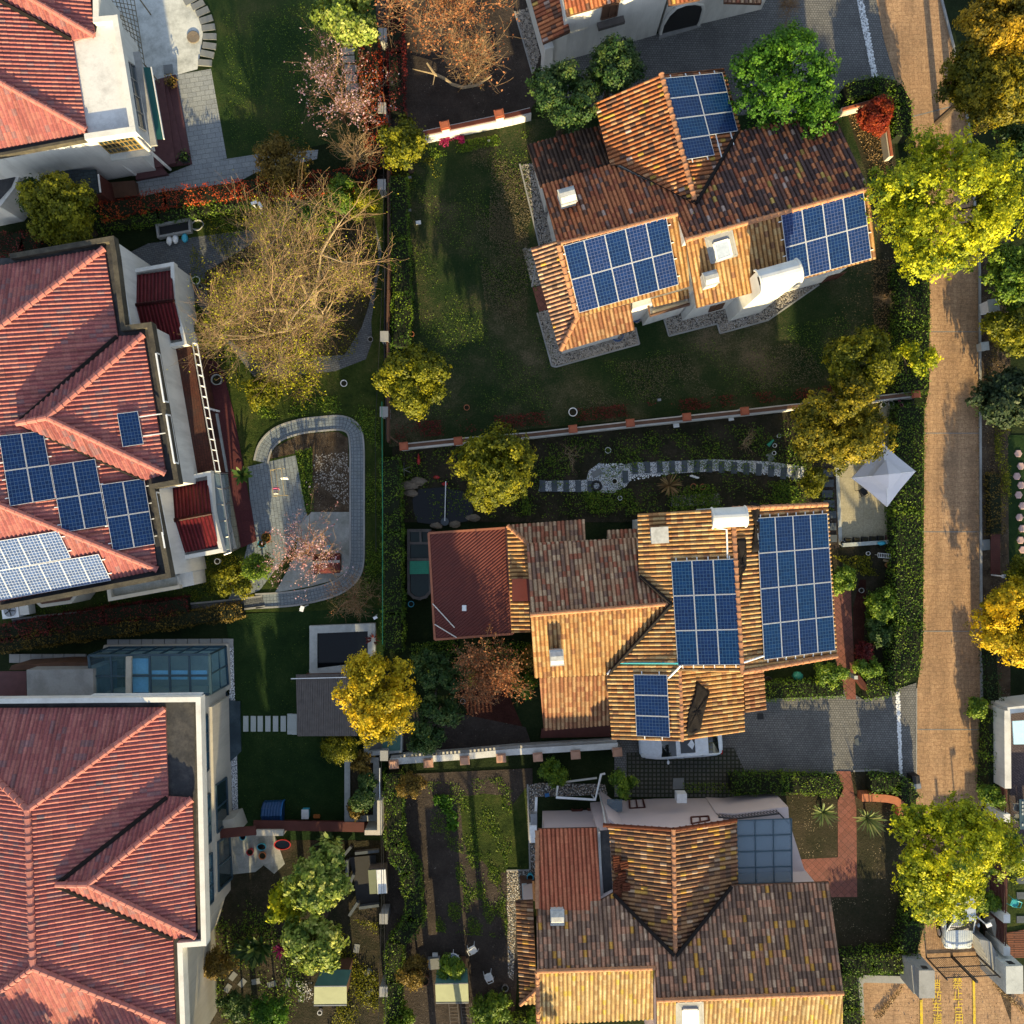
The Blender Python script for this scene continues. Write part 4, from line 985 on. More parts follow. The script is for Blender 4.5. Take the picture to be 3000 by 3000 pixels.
def uv_paver(name, **k):
 m = paver_mat(name, **k); t = m.node_tree
 for nd in t.nodes:
  if nd.type == 'MAPPING':
   u = t.nodes.new('ShaderNodeUVMap'); t.links.new(u.outputs[0], nd.inputs[0])
 return m
M['path_brick'] = uv_paver('grey_path_pavers', c1=(.19,.225,.25), c2=(.225,.26,.28), mortar=(.12,.14,.155), bw=.2, bh=.2, msize=.02, offset=0.0, dirt=(.12,.13,.12))
band('curved_path', TT((11,40,1555),(11,75,1440),(11,170,1345),(11,330,1290),(11,500,1268),(11,650,1262),(11,735,1310),(11,762,1420),(11,765,1650),(11,765,1932),(12,765,200),(12,758,400),(12,700,510),(12,560,590),(12,300,650),(12,0,672)),.8, M['path_brick'], M['concrete'])
band('side_path', TT((12,60,670),(2,1900,685),(2,1400,735),(2,900,770),(2,400,815),(2,100,850)),.62, M['brick_dark'], M['concrete'])
sheet('mulch_bed', TT((11,95,1535),(11,150,1440),(11,340,1345),(11,620,1325),(11,695,1375),(11,712,1932),(11,420,1932),(11,430,1450),(11,300,1490)), M['mulch'])
sheet('worn_concrete', TT((11,420,1932),(11,712,1932),(12,712,380),(12,690,440),(12,600,510),(12,420,560),(12,145,608),(12,300,330),(12,330,100)), M['concrete_worn'])
# beige villa garden
sheet('lawn', [(660,1800),(1125,1780),(1130,2480),(690,2460),(690,2000)], M['lawn_dark'])
sheet('pebble_strip', TT((2,1735,1000),(2,1765,1010),(2,1772,1420),(2,1735,1420)), M['pebble_white']); sheet('pebble_strip', TT((2,1745,1810),(2,1790,1800),(3,1800,375),(3,1760,380)), M['pebble_white'])
sheet('garden_soil', [(560,2460),(1130,2460),(1130,3100),(520,3100)], M['soil'])
sheet('paving', TT((3,1740,500),(3,1932,480),(13,140,490),(13,220,720),(13,140,795),(13,60,730),(3,1932,780),(3,1750,800)), M['concrete_worn'])
# kerbs
kerb('kerb', TT((30,1290,-60),(30,1400,370),(30,1510,950),(31,1592,100),(31,1600,1932),(32,1605,1000),(32,1610,1932),(33,1605,300)), M['concrete'],.13,.12)
kerb('kerb', TT((32,1120,1330),(32,1118,1932),(33,1115,180)), M['concrete'],.05,.05)
kerb('kerb', TT((33,0,58),(33,490,38)), M['concrete'],.12,.12); kerb('kerb', TT((33,640,20),(33,830,12),(33,960,50),(33,1060,130),(33,1100,190)), M['concrete'],.1,.1)
kerb('garden_edging', TT((31,518,1560),(32,545,245)), M['concrete_pale'],.2,.08)
for p in ([Q(21,190,430), Q(21,300,830), Q(21,330,838), Q(21,960,665), Q(21,930,540)],[Q(21,1140,452), Q(21,1184,605), Q(21,1548,512), Q(21,1570,585), Q(21,1932,485), Q(21,2315,218)],[Q(20,58,1240), Q(20,205,1850), Q(21,150,235)],[Q(23,118,120), Q(23,136,765)],[Q(23,-42,770), Q(23,130,768)],[Q(20,20,90), Q(20,155,560)]): kerb('gravel_edging', p, M['concrete'],.09,.09)
# real stones on the gravel and pebble strips
for p, n in zip(G1,(500,700,300,1500,250,1700)): pebbles('gravel', p, n, .045, M['pebble_g'])
pebbles('white_pebbles', [(2502,-40),(2519,-40),(2540,60),(2571,228),(2555,228),(2525,80)],420,.05, M['pebble_w'])
pebbles('white_pebbles', TT((32,962,1365),(32,988,1358),(32,1000,1650),(32,1010,1932),(33,1015,60),(33,990,62),(32,978,1700)),420,.05, M['pebble_w'])
pebbles('white_pebbles', TT((2,1735,1000),(2,1765,1010),(2,1772,1420),(2,1735,1420)),300,.045, M['pebble_w']); pebbles('white_pebbles', TT((2,1745,1810),(2,1790,1800),(3,1800,375),(3,1760,380)),350,.045, M['pebble_w'])
pebbles('rubble', QQ(11,(440,1500),(700,1480),(700,1900),(440,1700)),700,.06, M['pebble_g'])
# helper pieces of houses
def vent(h, p, z, w_, d, hh, rz, name='chimney', cap=True):
 c = W(p, z); b = MB(); b.box((c.x, c.y, z - hh), w_, d, hh, rz); b.box((c.x, c.y, z), w_ * 1.12, d * 1.12,.06, rz)
 if cap:
  cr, sr = math.cos(rz), math.sin(rz)
  R = lambda x, y, zz: (c.x + x * cr - y * sr, c.y + x * sr + y * cr, zz)
  w2, d2 = w_ * .5, d * .46
  b.grid([[R(-w2,-d2, z + .06), R(-w2,-d2 * .35, z + .32), R(-w2, d2 * .35, z + .32), R(-w2, d2, z + .06)],[R(w2,-d2, z + .06), R(w2,-d2 * .35, z + .32), R(w2, d2 * .35, z + .32), R(w2, d2, z + .06)]],0, False, True)
 return b.build(name, M['vent'], h.root)
def barrel_chimney(h, p, z, w_, d, rz, z0):
 c = W(p, z); b = MB(); cr, sr = math.cos(rz), math.sin(rz); R = lambda x, y, zz: (c.x + x * cr - y * sr, c.y + x * sr + y * cr, zz)
 b.box((c.x, c.y, z0), w_ * .92, d * .92, z - z0 - .45, rz)
 arc = [(math.cos(math.pi * k / 12) * d / 2, math.sin(math.pi * k / 12) * d * .52) for k in range(13)]
 b.grid([[R(x, y, z - .5 + zz) for y, zz in arc] for x in (-w_ / 2, w_ / 2)],0, False, False)
 for x in (-w_ / 2, w_ / 2):
  b.face([R(x, y, z - .5 + zz) for y, zz in arc][::(1 if x > 0 else -1)])
  s = -1 if x < 0 else 1
  b.tube([R(x + s * .03, y * 1.02, z - .5 + zz) for y, zz in arc],.06,5)
 o = b.build('chimney', M['trim'], h.root)
 q = MB(); q.face([R(-w_ / 2 - .012, y * .38, z - .42 + zz * .62) for y, zz in arc]); q.face([R(w_ / 2 + .012, y * .38, z - .42 + zz * .62) for y, zz in arc][::-1]); q.build('flue_opening', M['black'], o)
def skylight(h, plane, pts, apron):
 n = plane.n; P = [plane.hit(p) + n * .2 for p in pts]; A = [plane.hit(p) + n * .085 for p in apron]
 a = MB(); a.face(A)
 for i in range(4): a.beam(A[i], A[(i + 1) % 4],.09,.1,0, up=n)
 for i in range(4): a.face([A[i] + n * .01, A[(i + 1) % 4] + n * .01, P[(i + 1) % 4] - n * .03, P[i] - n * .03])
 ap = a.build('skylight', M['concrete'], h.root)
 f = MB()
 for i in range(4): f.beam(P[i], P[(i + 1) % 4],.11,.09,0, up=n)
 f.build('skylight_frame', M['trim'], ap)
 g = MB(); g.face([p + n * .03 for p in P]); g.build('pane', M['sky_glass'], ap)
M['sky_glass'] = plain('skylight_glass', (.5,.56,.62),.12,.4,.8)
def parapet(h, pts, z0, z1, wd, m, zp, closed=False, name='parapet'):
 P = [W(p, zp).to_2d() for p in pts]; b = MB(); n = len(P)
 for i in range(n if closed else n - 1):
  a, c = P[i], P[(i + 1) % n]; d = (c - a).normalized(); nn = Vector((-d.y, d.x)) * wd / 2; e = d * wd * .5
  b.prism([a + nn - e, a - nn - e, c - nn + e, c + nn + e], z0 - .001 * i, z1 + .003 * i)
 return b.build(name, m, h.root)
def downpipe(h, pts, r=.06, m=None, name='downpipe'):
 b = MB(); b.tube([W(p, z) for p, z in pts], r, 8); return b.build(name, m or M['white_metal'], h.root)
def wallplane(plane, p, q, over=.4, inside=None):
 a, b = plane.hit(p), plane.hit(q); d = (b - a).normalized(); n = Vector((-d.y, d.x, 0)).normalized()
 i = plane.hit(inside)
 if (i - a).dot(n) < 0: n = -n
 return PV(a + n * over, b + n * over)
# the clay-roofed house at the top of the middle (terracotta)
h = House('clay_roof_house', 'white villa with dark mottled clay roof and barrel chimney beside the large lawn', 'house', tuple(W((2050,600))))
q = lambda x, y: Q(20, x, y)
N1 = P2(q(1310,1815), q(2692,1430),7.0,21, q(1500,1000))
GW = P2(q(1125,565), q(1375,1510),6.4,21, q(700,1000)); GE = P2(q(1125,565), q(1375,1510),6.4,21, q(1700,700))
S1W = P2(q(345,1850), q(1245,1620),6.45,21, q(900,2300)); S1E = P2(q(1310,1815), q(2692,1430),7.0,21, q(2000,2200))
L1W = P2(q(350,1815), q(490,2397),4.5,20, q(100,2250)); L1S = P2(q(490,2397), q(890,2292),4.5,20, q(600,2600))
L1N = P2(q(225,1410), q(770,1258),4.55,20, q(400,1000))
kw = dict(course=.34)
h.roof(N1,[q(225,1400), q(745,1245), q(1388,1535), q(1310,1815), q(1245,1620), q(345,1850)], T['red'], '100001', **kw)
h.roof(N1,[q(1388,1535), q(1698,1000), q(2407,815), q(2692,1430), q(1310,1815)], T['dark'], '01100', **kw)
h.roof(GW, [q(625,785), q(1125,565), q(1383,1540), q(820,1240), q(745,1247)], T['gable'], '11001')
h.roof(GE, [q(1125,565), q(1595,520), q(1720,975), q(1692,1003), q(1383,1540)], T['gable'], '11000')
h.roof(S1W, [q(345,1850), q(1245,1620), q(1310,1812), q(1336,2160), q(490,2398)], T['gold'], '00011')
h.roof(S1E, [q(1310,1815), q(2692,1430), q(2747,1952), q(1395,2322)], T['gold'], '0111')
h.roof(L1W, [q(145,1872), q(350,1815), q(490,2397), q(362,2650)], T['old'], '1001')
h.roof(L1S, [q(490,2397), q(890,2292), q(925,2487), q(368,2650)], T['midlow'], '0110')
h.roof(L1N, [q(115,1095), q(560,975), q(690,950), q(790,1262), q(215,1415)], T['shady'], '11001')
br = P2(q(1050,2255), q(1328,2180),4.35,24, q(1200,2400))
h.roof(br, [q(1050,2255), q(1328,2180), q(1338,2248), q(1068,2315)], T['gold'], '', wall=False, name='balcony_roof')
h.block([q(1040,2380), q(1330,2290), q(1320,2180), q(1020,2260)],2.9,2.9)
h.block([q(910,2330), q(1420,2180), q(1380,1950), q(900,2100)],4.2,4.2)
h.done(M['wall'])
b = MB(); b.tube([W(q(1022,2265),3.9), W(q(1042,2382),3.5), W(q(1342,2294),3.5)],.09,6); b.build('balcony_beam', M['wood_dark'], h.root)
b = MB(); b.prism([W(p, 3.3).to_2d() for p in (q(1060,2345), q(1325,2272), q(1328,2290), q(1064,2366))],2.9,3.35); b.build('balcony_rail', M['wall_beige'], h.root)
for a, c in ((N1.hit(q(345,1850)), N1.hit(q(1245,1620))),(N1.hit(q(1310,1815)), N1.hit(q(2692,1430))),(GW.hit(q(1125,565)), GW.hit(q(1375,1510))),(L1W.hit(q(490,2397)), L1W.hit(q(365,2648))),(S1W.hit(q(350,1860)), S1W.hit(q(490,2398)))):
 h.caps(a, c, T['caps'], r=.11)
h.valley(N1.hit(q(815,1238)), N1.hit(q(1388,1537)), M['gutter']); h.valley(N1.hit(q(1388,1537)), N1.hit(q(1700,1000)), M['gutter'])
RZ1 = rad(15.6)
barrel_chimney(h, (2287,802),8.0,2.05,1.15, RZ1,0)
vent(h, q(418,1478),6.4,.78,.74,1.1, RZ1); vent(h, q(1500,2100),7.0,.68,.64,1.2, RZ1)
skylight(h, S1E, [q(1512,1838), q(1622,1805), q(1650,1925), q(1540,1965)],[q(1452,1790), q(1650,1730), q(1695,1925), q(1500,1985)])
wp = wallplane(S1E, q(1395,2322), q(2747,1952),.4, q(1310,1815))
window(h.root, wp, [q(1500,2312), q(1600,2284), q(1580,2322), q(1485,2350)], M['wood_dark'], M['wood_dark'],2,.08)
window(h.root, wp, [q(2390,2082), q(2520,2046), q(2440,2108), q(2330,2138)], M['wood_red'], M['wood_dark'],2,.08)
# solar arrays of this house
array(GE, [q(1148,590), q(1585,548), q(1708,994), q(1308,1208)][:2] + [q(1742,1138), q(1308,1208)],2,4,
      grid_labels('solar panel of the seven on the mottled villa gable,', 2,4, ''), 'seven panels on the mottled villa gable', [M['pv'], M['pv_teal']],(10,6), skip=((1,3),), rails='y', raillabel='white rails under the seven gable panels of the mottled villa')
array(S1W, [q(385,1855), q(1165,1640), q(1258,2147), q(505,2362)],5,2, grid_labels('solar panel of the ten on the mottled villa,', 5,2, ''), 'ten panels on the mottled villa', [M['pv_violet'], M['pv']],(6,10), raillabel='white rails under the ten panels of the mottled villa')
array(S1E, [q(2028,1608), q(2650,1440), q(2713,1950), q(2092,2124)],4,2, grid_labels('solar panel of the eight on the mottled villa,', 4,2, ''), 'eight panels on the mottled villa', [M['pv_violet'], M['pv']],(6,10), raillabel='white rails under the eight panels beside the barrel chimney')
# the house in the middle (amber tiles)
h = House('clay_roof_house', 'villa with amber clay roof and sixteen-panel array, white car under its garage eave', 'house', tuple(W((1950,1800))))
q = lambda x, y: Q(22, x, y)
N2 = P2(q(140,775), q(1195,690),5.95,21, q(500,400)); S2 = P2(q(140,775), q(1195,690),5.95,21, q(500,1100))
W2 = P2(q(1668,110), q(1735,1210),7.3,21, q(1000,700)); E2 = P2(q(1668,110), q(1735,1210),7.3,21, q(2300,700))
G2 = P2(q(1262,1197), q(1280,1727),6.02,21, q(1600,1500))
LS2 = P2(q(205,1250), q(715,1228),4.25,20, q(500,1600)); LN2 = P2(q(118,238), q(555,218),4.2,20, q(300,50))
LW2 = P2(q(118,238), q(142,905),4.2,20, q(-100,500)); LE2 = P2(q(1736,1200), q(1757,1512),4.5,20, q(2000,1400))
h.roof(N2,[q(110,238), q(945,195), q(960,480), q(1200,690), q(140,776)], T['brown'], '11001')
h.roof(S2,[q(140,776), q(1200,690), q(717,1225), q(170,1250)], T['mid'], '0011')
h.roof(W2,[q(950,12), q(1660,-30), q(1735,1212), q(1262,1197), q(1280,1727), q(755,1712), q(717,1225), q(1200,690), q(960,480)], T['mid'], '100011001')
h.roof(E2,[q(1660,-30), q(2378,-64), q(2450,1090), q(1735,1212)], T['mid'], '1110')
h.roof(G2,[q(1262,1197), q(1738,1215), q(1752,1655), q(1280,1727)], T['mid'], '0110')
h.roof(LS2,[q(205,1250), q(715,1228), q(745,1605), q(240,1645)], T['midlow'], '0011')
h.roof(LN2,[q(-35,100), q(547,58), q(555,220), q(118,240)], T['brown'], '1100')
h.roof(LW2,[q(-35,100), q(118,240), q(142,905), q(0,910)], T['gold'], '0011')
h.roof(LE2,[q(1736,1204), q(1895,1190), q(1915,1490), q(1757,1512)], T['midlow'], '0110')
sn = P2(q(718,215), q(952,200),4.3,20, q(830,100)); h.roof(sn, [q(718,140), q(947,128), q(952,200), q(718,215)], T['brown'], '1101')
h.done(M['wall'])
for a, c in ((N2.hit(q(140,776)), N2.hit(q(1195,690))),(W2.hit(q(1662,-25)), W2.hit(q(1735,1212))),(G2.hit(q(1262,1200)), G2.hit(q(1280,1727))),(LN2.hit(q(-30,105)), LN2.hit(q(118,240))),
             (E2.hit(q(1735,1208)), E2.hit(q(2448,1086))),(E2.hit(q(1665,-25)), E2.hit(q(2375,-58)))):
 h.caps(a, c, T['caps'], r=.1)
h.valley(W2.hit(q(960,480)), W2.hit(q(1200,690)), M['gutter']); h.valley(W2.hit(q(1200,695)), W2.hit(q(720,1225)), M['gutter'])
barrel_chimney(h, q(1652,40),8.0,1.6,1.0, rad(3),3)
vent(h, q(1115,175),6.4,.8,.75,.8, rad(3), cap=False); vent(h, q(338,1100),6.0,.65,.75,1.0, rad(4))
downpipe(h, [(q(1545,120),7.4),(q(1620,132),7.35),(q(1628,360),7.2)],.05); downpipe(h, [(q(800,1140),5.05),(q(1255,1142),6.35)],.05, M['teal_paint'], 'cable_duct')
downpipe(h, [(q(718,1225),5.0),(q(795,1140),5.05)],.05, name='cable_duct'); downpipe(h, [(q(1180,1255),6.0),(q(1275,1160),6.4)],.05, name='cable_duct'); downpipe(h, [(q(1735,1140),7.45),(q(1900,1086),7.0)],.05, name='cable_duct')
b = MB(); b.prism([W(p, 3.0).to_2d() for p in (q(0,490), q(126,490), q(132,655), q(0,658))],4.25,4.32); b.build('maroon_canopy', M['corr_red'], h.root)
b = MB(); b.prism([W(p, .4).to_2d() for p in (q(225,1640), q(745,1610), q(745,1700), q(215,1710))],.05,.25); b.build('deck', M['wood_red'], h.root)
array(W2,[q(1200,372), q(1681,352), q(1728,1152), q(1250,1158)],3,3, grid_labels('solar panel of the nine on the amber roof,', 3,3, ''), 'nine panels on the amber roof', [M['pv_teal'], M['pv']],(6,10), rails='y', raillabel='white rails under the nine panels of the amber roof')
array(E2,[q(1845,45), q(2377,10), q(2438,1045), q(1900,1117)],4,4, grid_labels('solar panel of the sixteen on the amber roof,', 4,4, ''), 'sixteen panels on the amber roof', [M['pv'], M['pv_teal'], M['pv']],(6,10), rails='y', raillabel='white rails under the sixteen panels of the amber roof')
array(W2,[q(918,1225), q(1172,1228), q(1194,1702), q(940,1690)],1,3, grid_labels('solar panel of the three above the garage,', 1,3, ''), 'three panels above the garage', M['pv'],(10,6), rails='y', raillabel='white rails under the three panels above the garage')
def black_sheet(plane, pts, label, puff=.1):  # uneven black overlay raised just above the roof tiles
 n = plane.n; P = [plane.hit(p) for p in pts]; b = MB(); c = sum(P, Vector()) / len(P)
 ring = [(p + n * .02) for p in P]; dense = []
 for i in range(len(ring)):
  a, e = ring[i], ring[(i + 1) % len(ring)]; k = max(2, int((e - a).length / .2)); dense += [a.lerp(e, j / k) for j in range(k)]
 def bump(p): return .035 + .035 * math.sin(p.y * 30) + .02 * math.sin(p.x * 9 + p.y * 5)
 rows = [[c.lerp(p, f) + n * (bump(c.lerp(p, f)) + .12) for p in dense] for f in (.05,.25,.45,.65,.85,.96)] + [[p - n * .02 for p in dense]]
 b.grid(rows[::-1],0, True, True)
 return b.build('overlay', M['black_sheet'], label=label, cat='overlay', smooth=True, loc=tuple(c))
black_sheet(G2,[q(1385,1265), q(1480,1345), q(1440,1520), q(1410,1655), q(1330,1690), q(1305,1670), q(1325,1500), q(1370,1370)], 'black tarpaulin lying on the garage roof beside the three panels')
black_sheet(E2,[q(1690,195), q(1755,195), q(1762,410), q(1725,470), q(1712,600), q(1702,580), q(1695,380)], 'black tarpaulin over the ridge below the barrel chimney of the amber roof')
black_sheet(E2,[q(1800,-80), q(1860,-60), q(1850,120), q(1852,300), q(1800,310), q(1820,100), q(1790,-40)], 'narrow black tarpaulin tucked against the sixteen panels beside the barrel chimney')
# the house at the foot of the picture (old brown tiles)
h = House('clay_roof_house', 'pink walled villa with old brown clay roof and glass canopy', 'house', tuple(W((1950,2700))))
q = lambda x, y: Q(23, x, y)
N3 = P2(q(1090,1745), q(2497,1692),7.3,21, q(1500,1000))
G3W = P2(q(1215,460), q(1230,1408),6.45,21, q(800,800)); G3E = P2(q(1215,460), q(1230,1408),6.45,21, q(1600,700))
S3W = P2(q(190,1530), q(1080,1502),6.72,21, q(600,1900)); S3E = P2(q(1090,1747), q(2497,1694),7.3,21, q(1700,2100))
L3W = P2(q(160,1000), q(186,1668),4.1,20, q(0,1400)); L3S = P3(q(186,1668),4.1, q(62,1780), L3W.hit(q(62,1780)).z, q(186,1775), L3W.hit(q(62,1780)).z)
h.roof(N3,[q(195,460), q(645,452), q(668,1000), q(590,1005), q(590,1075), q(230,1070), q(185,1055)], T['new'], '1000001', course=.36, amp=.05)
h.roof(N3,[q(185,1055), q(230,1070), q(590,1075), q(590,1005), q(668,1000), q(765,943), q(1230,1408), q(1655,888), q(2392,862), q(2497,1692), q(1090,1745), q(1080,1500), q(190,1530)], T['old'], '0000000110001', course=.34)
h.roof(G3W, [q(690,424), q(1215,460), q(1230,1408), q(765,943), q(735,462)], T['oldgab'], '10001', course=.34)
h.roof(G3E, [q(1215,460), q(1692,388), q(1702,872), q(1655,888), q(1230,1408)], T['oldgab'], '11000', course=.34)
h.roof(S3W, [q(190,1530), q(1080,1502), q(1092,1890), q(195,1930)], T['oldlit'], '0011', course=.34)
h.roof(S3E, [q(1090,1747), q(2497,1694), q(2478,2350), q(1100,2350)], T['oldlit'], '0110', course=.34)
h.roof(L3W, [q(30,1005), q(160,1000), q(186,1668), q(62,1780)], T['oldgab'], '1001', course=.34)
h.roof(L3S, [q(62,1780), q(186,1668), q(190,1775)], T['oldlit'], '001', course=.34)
h.block([q(648,478), q(735,470), q(770,942), q(682,948)],4.95,4.95)
h.done(M['wall_pink'])
b = MB(); b.prism([W(p, 5).to_2d() for p in (q(662,474), q(735,468), q(768,940), q(692,946))],4.96,5.0); b.build('flat_roof', M['gutter'], h.root)
b = MB(); b.prism([W(p, 5).to_2d() for p in (q(648,474), q(664,474), q(684,1000), q(668,1002))],4.5,5.15); b.build('parapet', M['concrete'], h.root)
for a, c in ((N3.hit(q(190,1528)), N3.hit(q(1080,1502))),(N3.hit(q(1090,1746)), N3.hit(q(2497,1692))),(G3W.hit(q(1215,460)), G3W.hit(q(1230,1400))),(L3W.hit(q(186,1668)), L3W.hit(q(62,1780))),(N3.hit(q(190,470)), N3.hit(q(190,1055))),(S3W.hit(q(190,1535)), S3W.hit(q(198,1925)))):
 h.caps(a, c, T['caps'], r=.1)
h.caps(G3W.hit(q(692,426)), G3W.hit(q(1212,460)), T['new'], r=.09, name='verge_tiles'); h.caps(G3E.hit(q(1218,460)), G3E.hit(q(1690,390)), T['new'], r=.09, name='verge_tiles')
h.valley(N3.hit(q(765,943)), N3.hit(q(1222,1405)), M['gutter'],.1); h.valley(N3.hit(q(1238,1410)), N3.hit(q(1655,888)), M['gutter'],.1)
vent(h, q(342,1125),6.1,.65,.75,1.2, rad(1))
skylight(h, S3E, [q(1285,1800), q(1395,1798), q(1398,1905), q(1285,1908)],[q(1240,1760), q(1435,1752), q(1440,1935), q(1240,1942)])
wp = wallplane(N3, q(195,460), q(645,452),.4, q(400,900))
window(h.root, wp, [q(447,268), q(515,262), q(527,325), q(455,328)], M['wood_dark'], M['wood_red'],1,.1,.12); window(h.root, wp, [q(566,258), q(635,252), q(648,318), q(575,323)], M['wood_dark'], M['wood_red'],1,.1,.12)
wp = wallplane(G3W, q(690,424), q(1215,460),.4, q(1000,700))
wg = PV(G3W.hit(q(690,424)) + Vector((0,-.4,0)), G3E.hit(q(1692,388)) + Vector((0,-.4,0)))
window(h.root, wg, [q(884,245), q(985,238), q(1003,308), q(890,312)], M['wood_dark'], M['wood_red'],2,.1,.12); window(h.root, wg, [q(1352,380), q(1482,372), q(1488,404), q(1356,430)], M['wood_dark'], M['wood_red'],2,.1,.12)
downpipe(h, [(q(705,415),4.9),(q(685,290),2.5),(q(660,190),.1)],.055, M['trim']); downpipe(h, [(q(640,75),.4),(q(300,118),.5)],.06, M['trim'], 'spare_gutter')
# light steel frame by the pink wall
b = MB(); pts = [(q(700,43),1.5),(q(672,48),1.6),(q(628,240),2.4),(q(335,222),2.4),(q(345,140),1.6)]; b.tube([W(p, z) for p, z in pts],.07,6)
b.tube([W(q(628,240),2.4), W(q(600,200),0)],.04,5); b.tube([W(q(335,222),2.4), W(q(345,190),0)],.04,5)
b.build('pipe_frame', M['white_metal'], label='white bent pipe frame standing against the pink house wall', cat='pipe frame')
b = MB(); c = W(q(775,285),2.3); b.box((c.x, c.y, 2.25),.85,.7,.03); b.build('door_canopy', M['glass_clear'], h.root)
b = MB(); c = W(q(1285,235),3.0); b.box((c.x, c.y, 2.2),.55,.5,.7); b.build('meter_box', M['white_metal'], h.root)
# glass canopy on the east side
gz = 4.6; gp = [q(1695,395), q(2107,380), q(2112,860), q(1702,872)]; g = [W(p, gz) for p in gp]
b = MB(); b.prism([p.to_2d() for p in g], gz, gz + .02); go = b.build('glass_canopy', M['glass_clear'], h.root)
b = MB()
for k in range(5): b.beam(g[0].lerp(g[3], k / 4) + Vector((0,0,.05)), g[1].lerp(g[2], k / 4) + Vector((0,0,.05)),.05,.05)
for k in range(4): b.beam(g[0].lerp(g[1], k / 3) + Vector((0,0,.056)), g[3].lerp(g[2], k / 3) + Vector((0,0,.056)),.05,.05)
b.build('canopy_bars', M['frame_blue'], go)
b = MB(); b.prism([W(p, 3.0).to_2d() for p in (q(1545,345), q(1690,350), q(2090,300), q(2100,420), q(2230,830), q(2200,880), q(1700,880))],0,2.85); b.build('terrace', M['wall_pink'], h.root)
b = MB(); P = [W(p, 3.6) for p in (q(1560,372), q(1690,385), q(2020,345), q(2090,420))]
for a, c in zip(P, P[1:]):
 k = max(2, int((c - a).length / .16))
 for j in range(k):
  s, e = a.lerp(c, j / k), a.lerp(c, (j + 1) / k); b.tube([(s.x, s.y, 2.9),(e.x, e.y, 3.6)],.02,4); b.tube([(e.x, e.y, 2.9),(s.x, s.y, 3.6)],.02,4)
 b.tube([a, c],.04,5)
b.build('terrace_railing', M['dark_metal'], h.root)
# stacks of spare tiles on the roof
rr = random.Random(5)
for k, (x, y) in enumerate(((795,680),(795,715),(850,722),(800,748),(835,805),(825,840),(800,872),(865,890),(800,908),(800,938))):
 b = MB(); c = G3W.hit(q(x, y)) + G3W.n * .12; rz = rr.uniform(-.3,.3); cr, sr = math.cos(rz), math.sin(rz)
 for j in range(3):
  for s_ in (-1,0,1):
   a = [(c.x + (-.2 * cr) - s_ * .13 * sr, c.y - .2 * sr + s_ * .13 * cr, c.z + j * .05),(c.x + .2 * cr - s_ * .13 * sr, c.y + .2 * sr + s_ * .13 * cr, c.z + j * .05 - .06)]
   b.tube(a, .07,6)
 b.build('tile_pile', T['new'], label=['small pile of spare red tiles by the black flat roof strip of the pink villa', 'lower pile of spare red tiles by the black flat roof strip of the pink villa'][k > 3], cat='roof tiles', group='piles of spare roof tiles')
# villa cut by the top edge
h = House('white_villa', 'white villa with arched opening and clay roof cut by the top edge of the photo', 'house', tuple(W((2000,20))))
q = lambda x, y: Q(20, x, y)
r0 = P2(q(412,120), q(820,5),5.2,21, q(640,300)); h.roof(r0,[q(412,120), q(820,5), q(800,-400), q(350,-250)], T['red'], '1000')
r1 = P2(q(145,0), q(240,330),3.6,20, q(-200,200)); h.roof(r1,[q(60,-300), q(330,-300), q(385,0), q(440,238), q(235,330)], T['red'], '00011', over=.3)
r2 = P2(q(1180,38), q(1400,0),5.0,21, q(1300,300)); h.roof(r2,[q(1182,40), q(1420,-5), q(1380,-300), q(1150,-300)], T['red'], '1000', wall=False)
r3 = P2(q(1600,22), q(1880,25),3.9,14, q(1700,300)); h.roof(r3,[q(1600,20), q(1882,28), q(1890,-200), q(1600,-200)], T['brown'], '1100', wall=False)
h.block([q(400,128), q(815,12), q(1195,-95), q(1195,-500), q(300,-500)],5.0,5.0)
h.block([q(1105,258), q(1880,72), q(1880,-400), q(1105,-400)],0,3.6)
h.done(M['wall'])
base = PV(W(q(410,465),0), W(q(1110,265),0)); wp = PV(W(q(400,128),5.0), W(q(815,12),5.0))
window(h.root, wp, [q(690,48), q(800,18), q(785,110), q(672,142)], M['wood_dark'], M['wood_dark'],2,.09,.1)
P, n = on_wall(wp, [q(640,178), q(838,122)],.2); b = MB(); b.beam(P[0], P[1],.35,.28); b.build('balcony_box', M['wood_grey'], h.root)
wp2 = PV(W(q(1150,-30),3.6), W(q(1870,40),3.6))
arc = [q(1118,250), q(1135,180), q(1180,105), q(1240,50), q(1310,22), q(1380,15), q(1435,25), q(1445,60), q(1420,150), q(1400,188)]
wq = PV(W(q(1105,258),0), W(q(1880,72),0)); P = [wq.hit(p) for p in arc]
n = wq.n.copy(); n = n if n.y < 0 else -n
P = [p + n * .06 for p in P]
b = MB(); b.face(P); ao = b.build('arch_opening', M['black'], h.root)
b = MB(); b.tube(P, .1,6); b.build('arch_trim', M['wall'], ao)
slab('front_step', [q(1110,268), q(1420,180), q(1425,205), q(1108,300)], M['concrete'],.12)
b = MB(); c = W(q(272,330),3.2); b.box((c.x, c.y, 0),.5,.5,3.2,.3); b.build('porch_post', M['wall'], h.root)
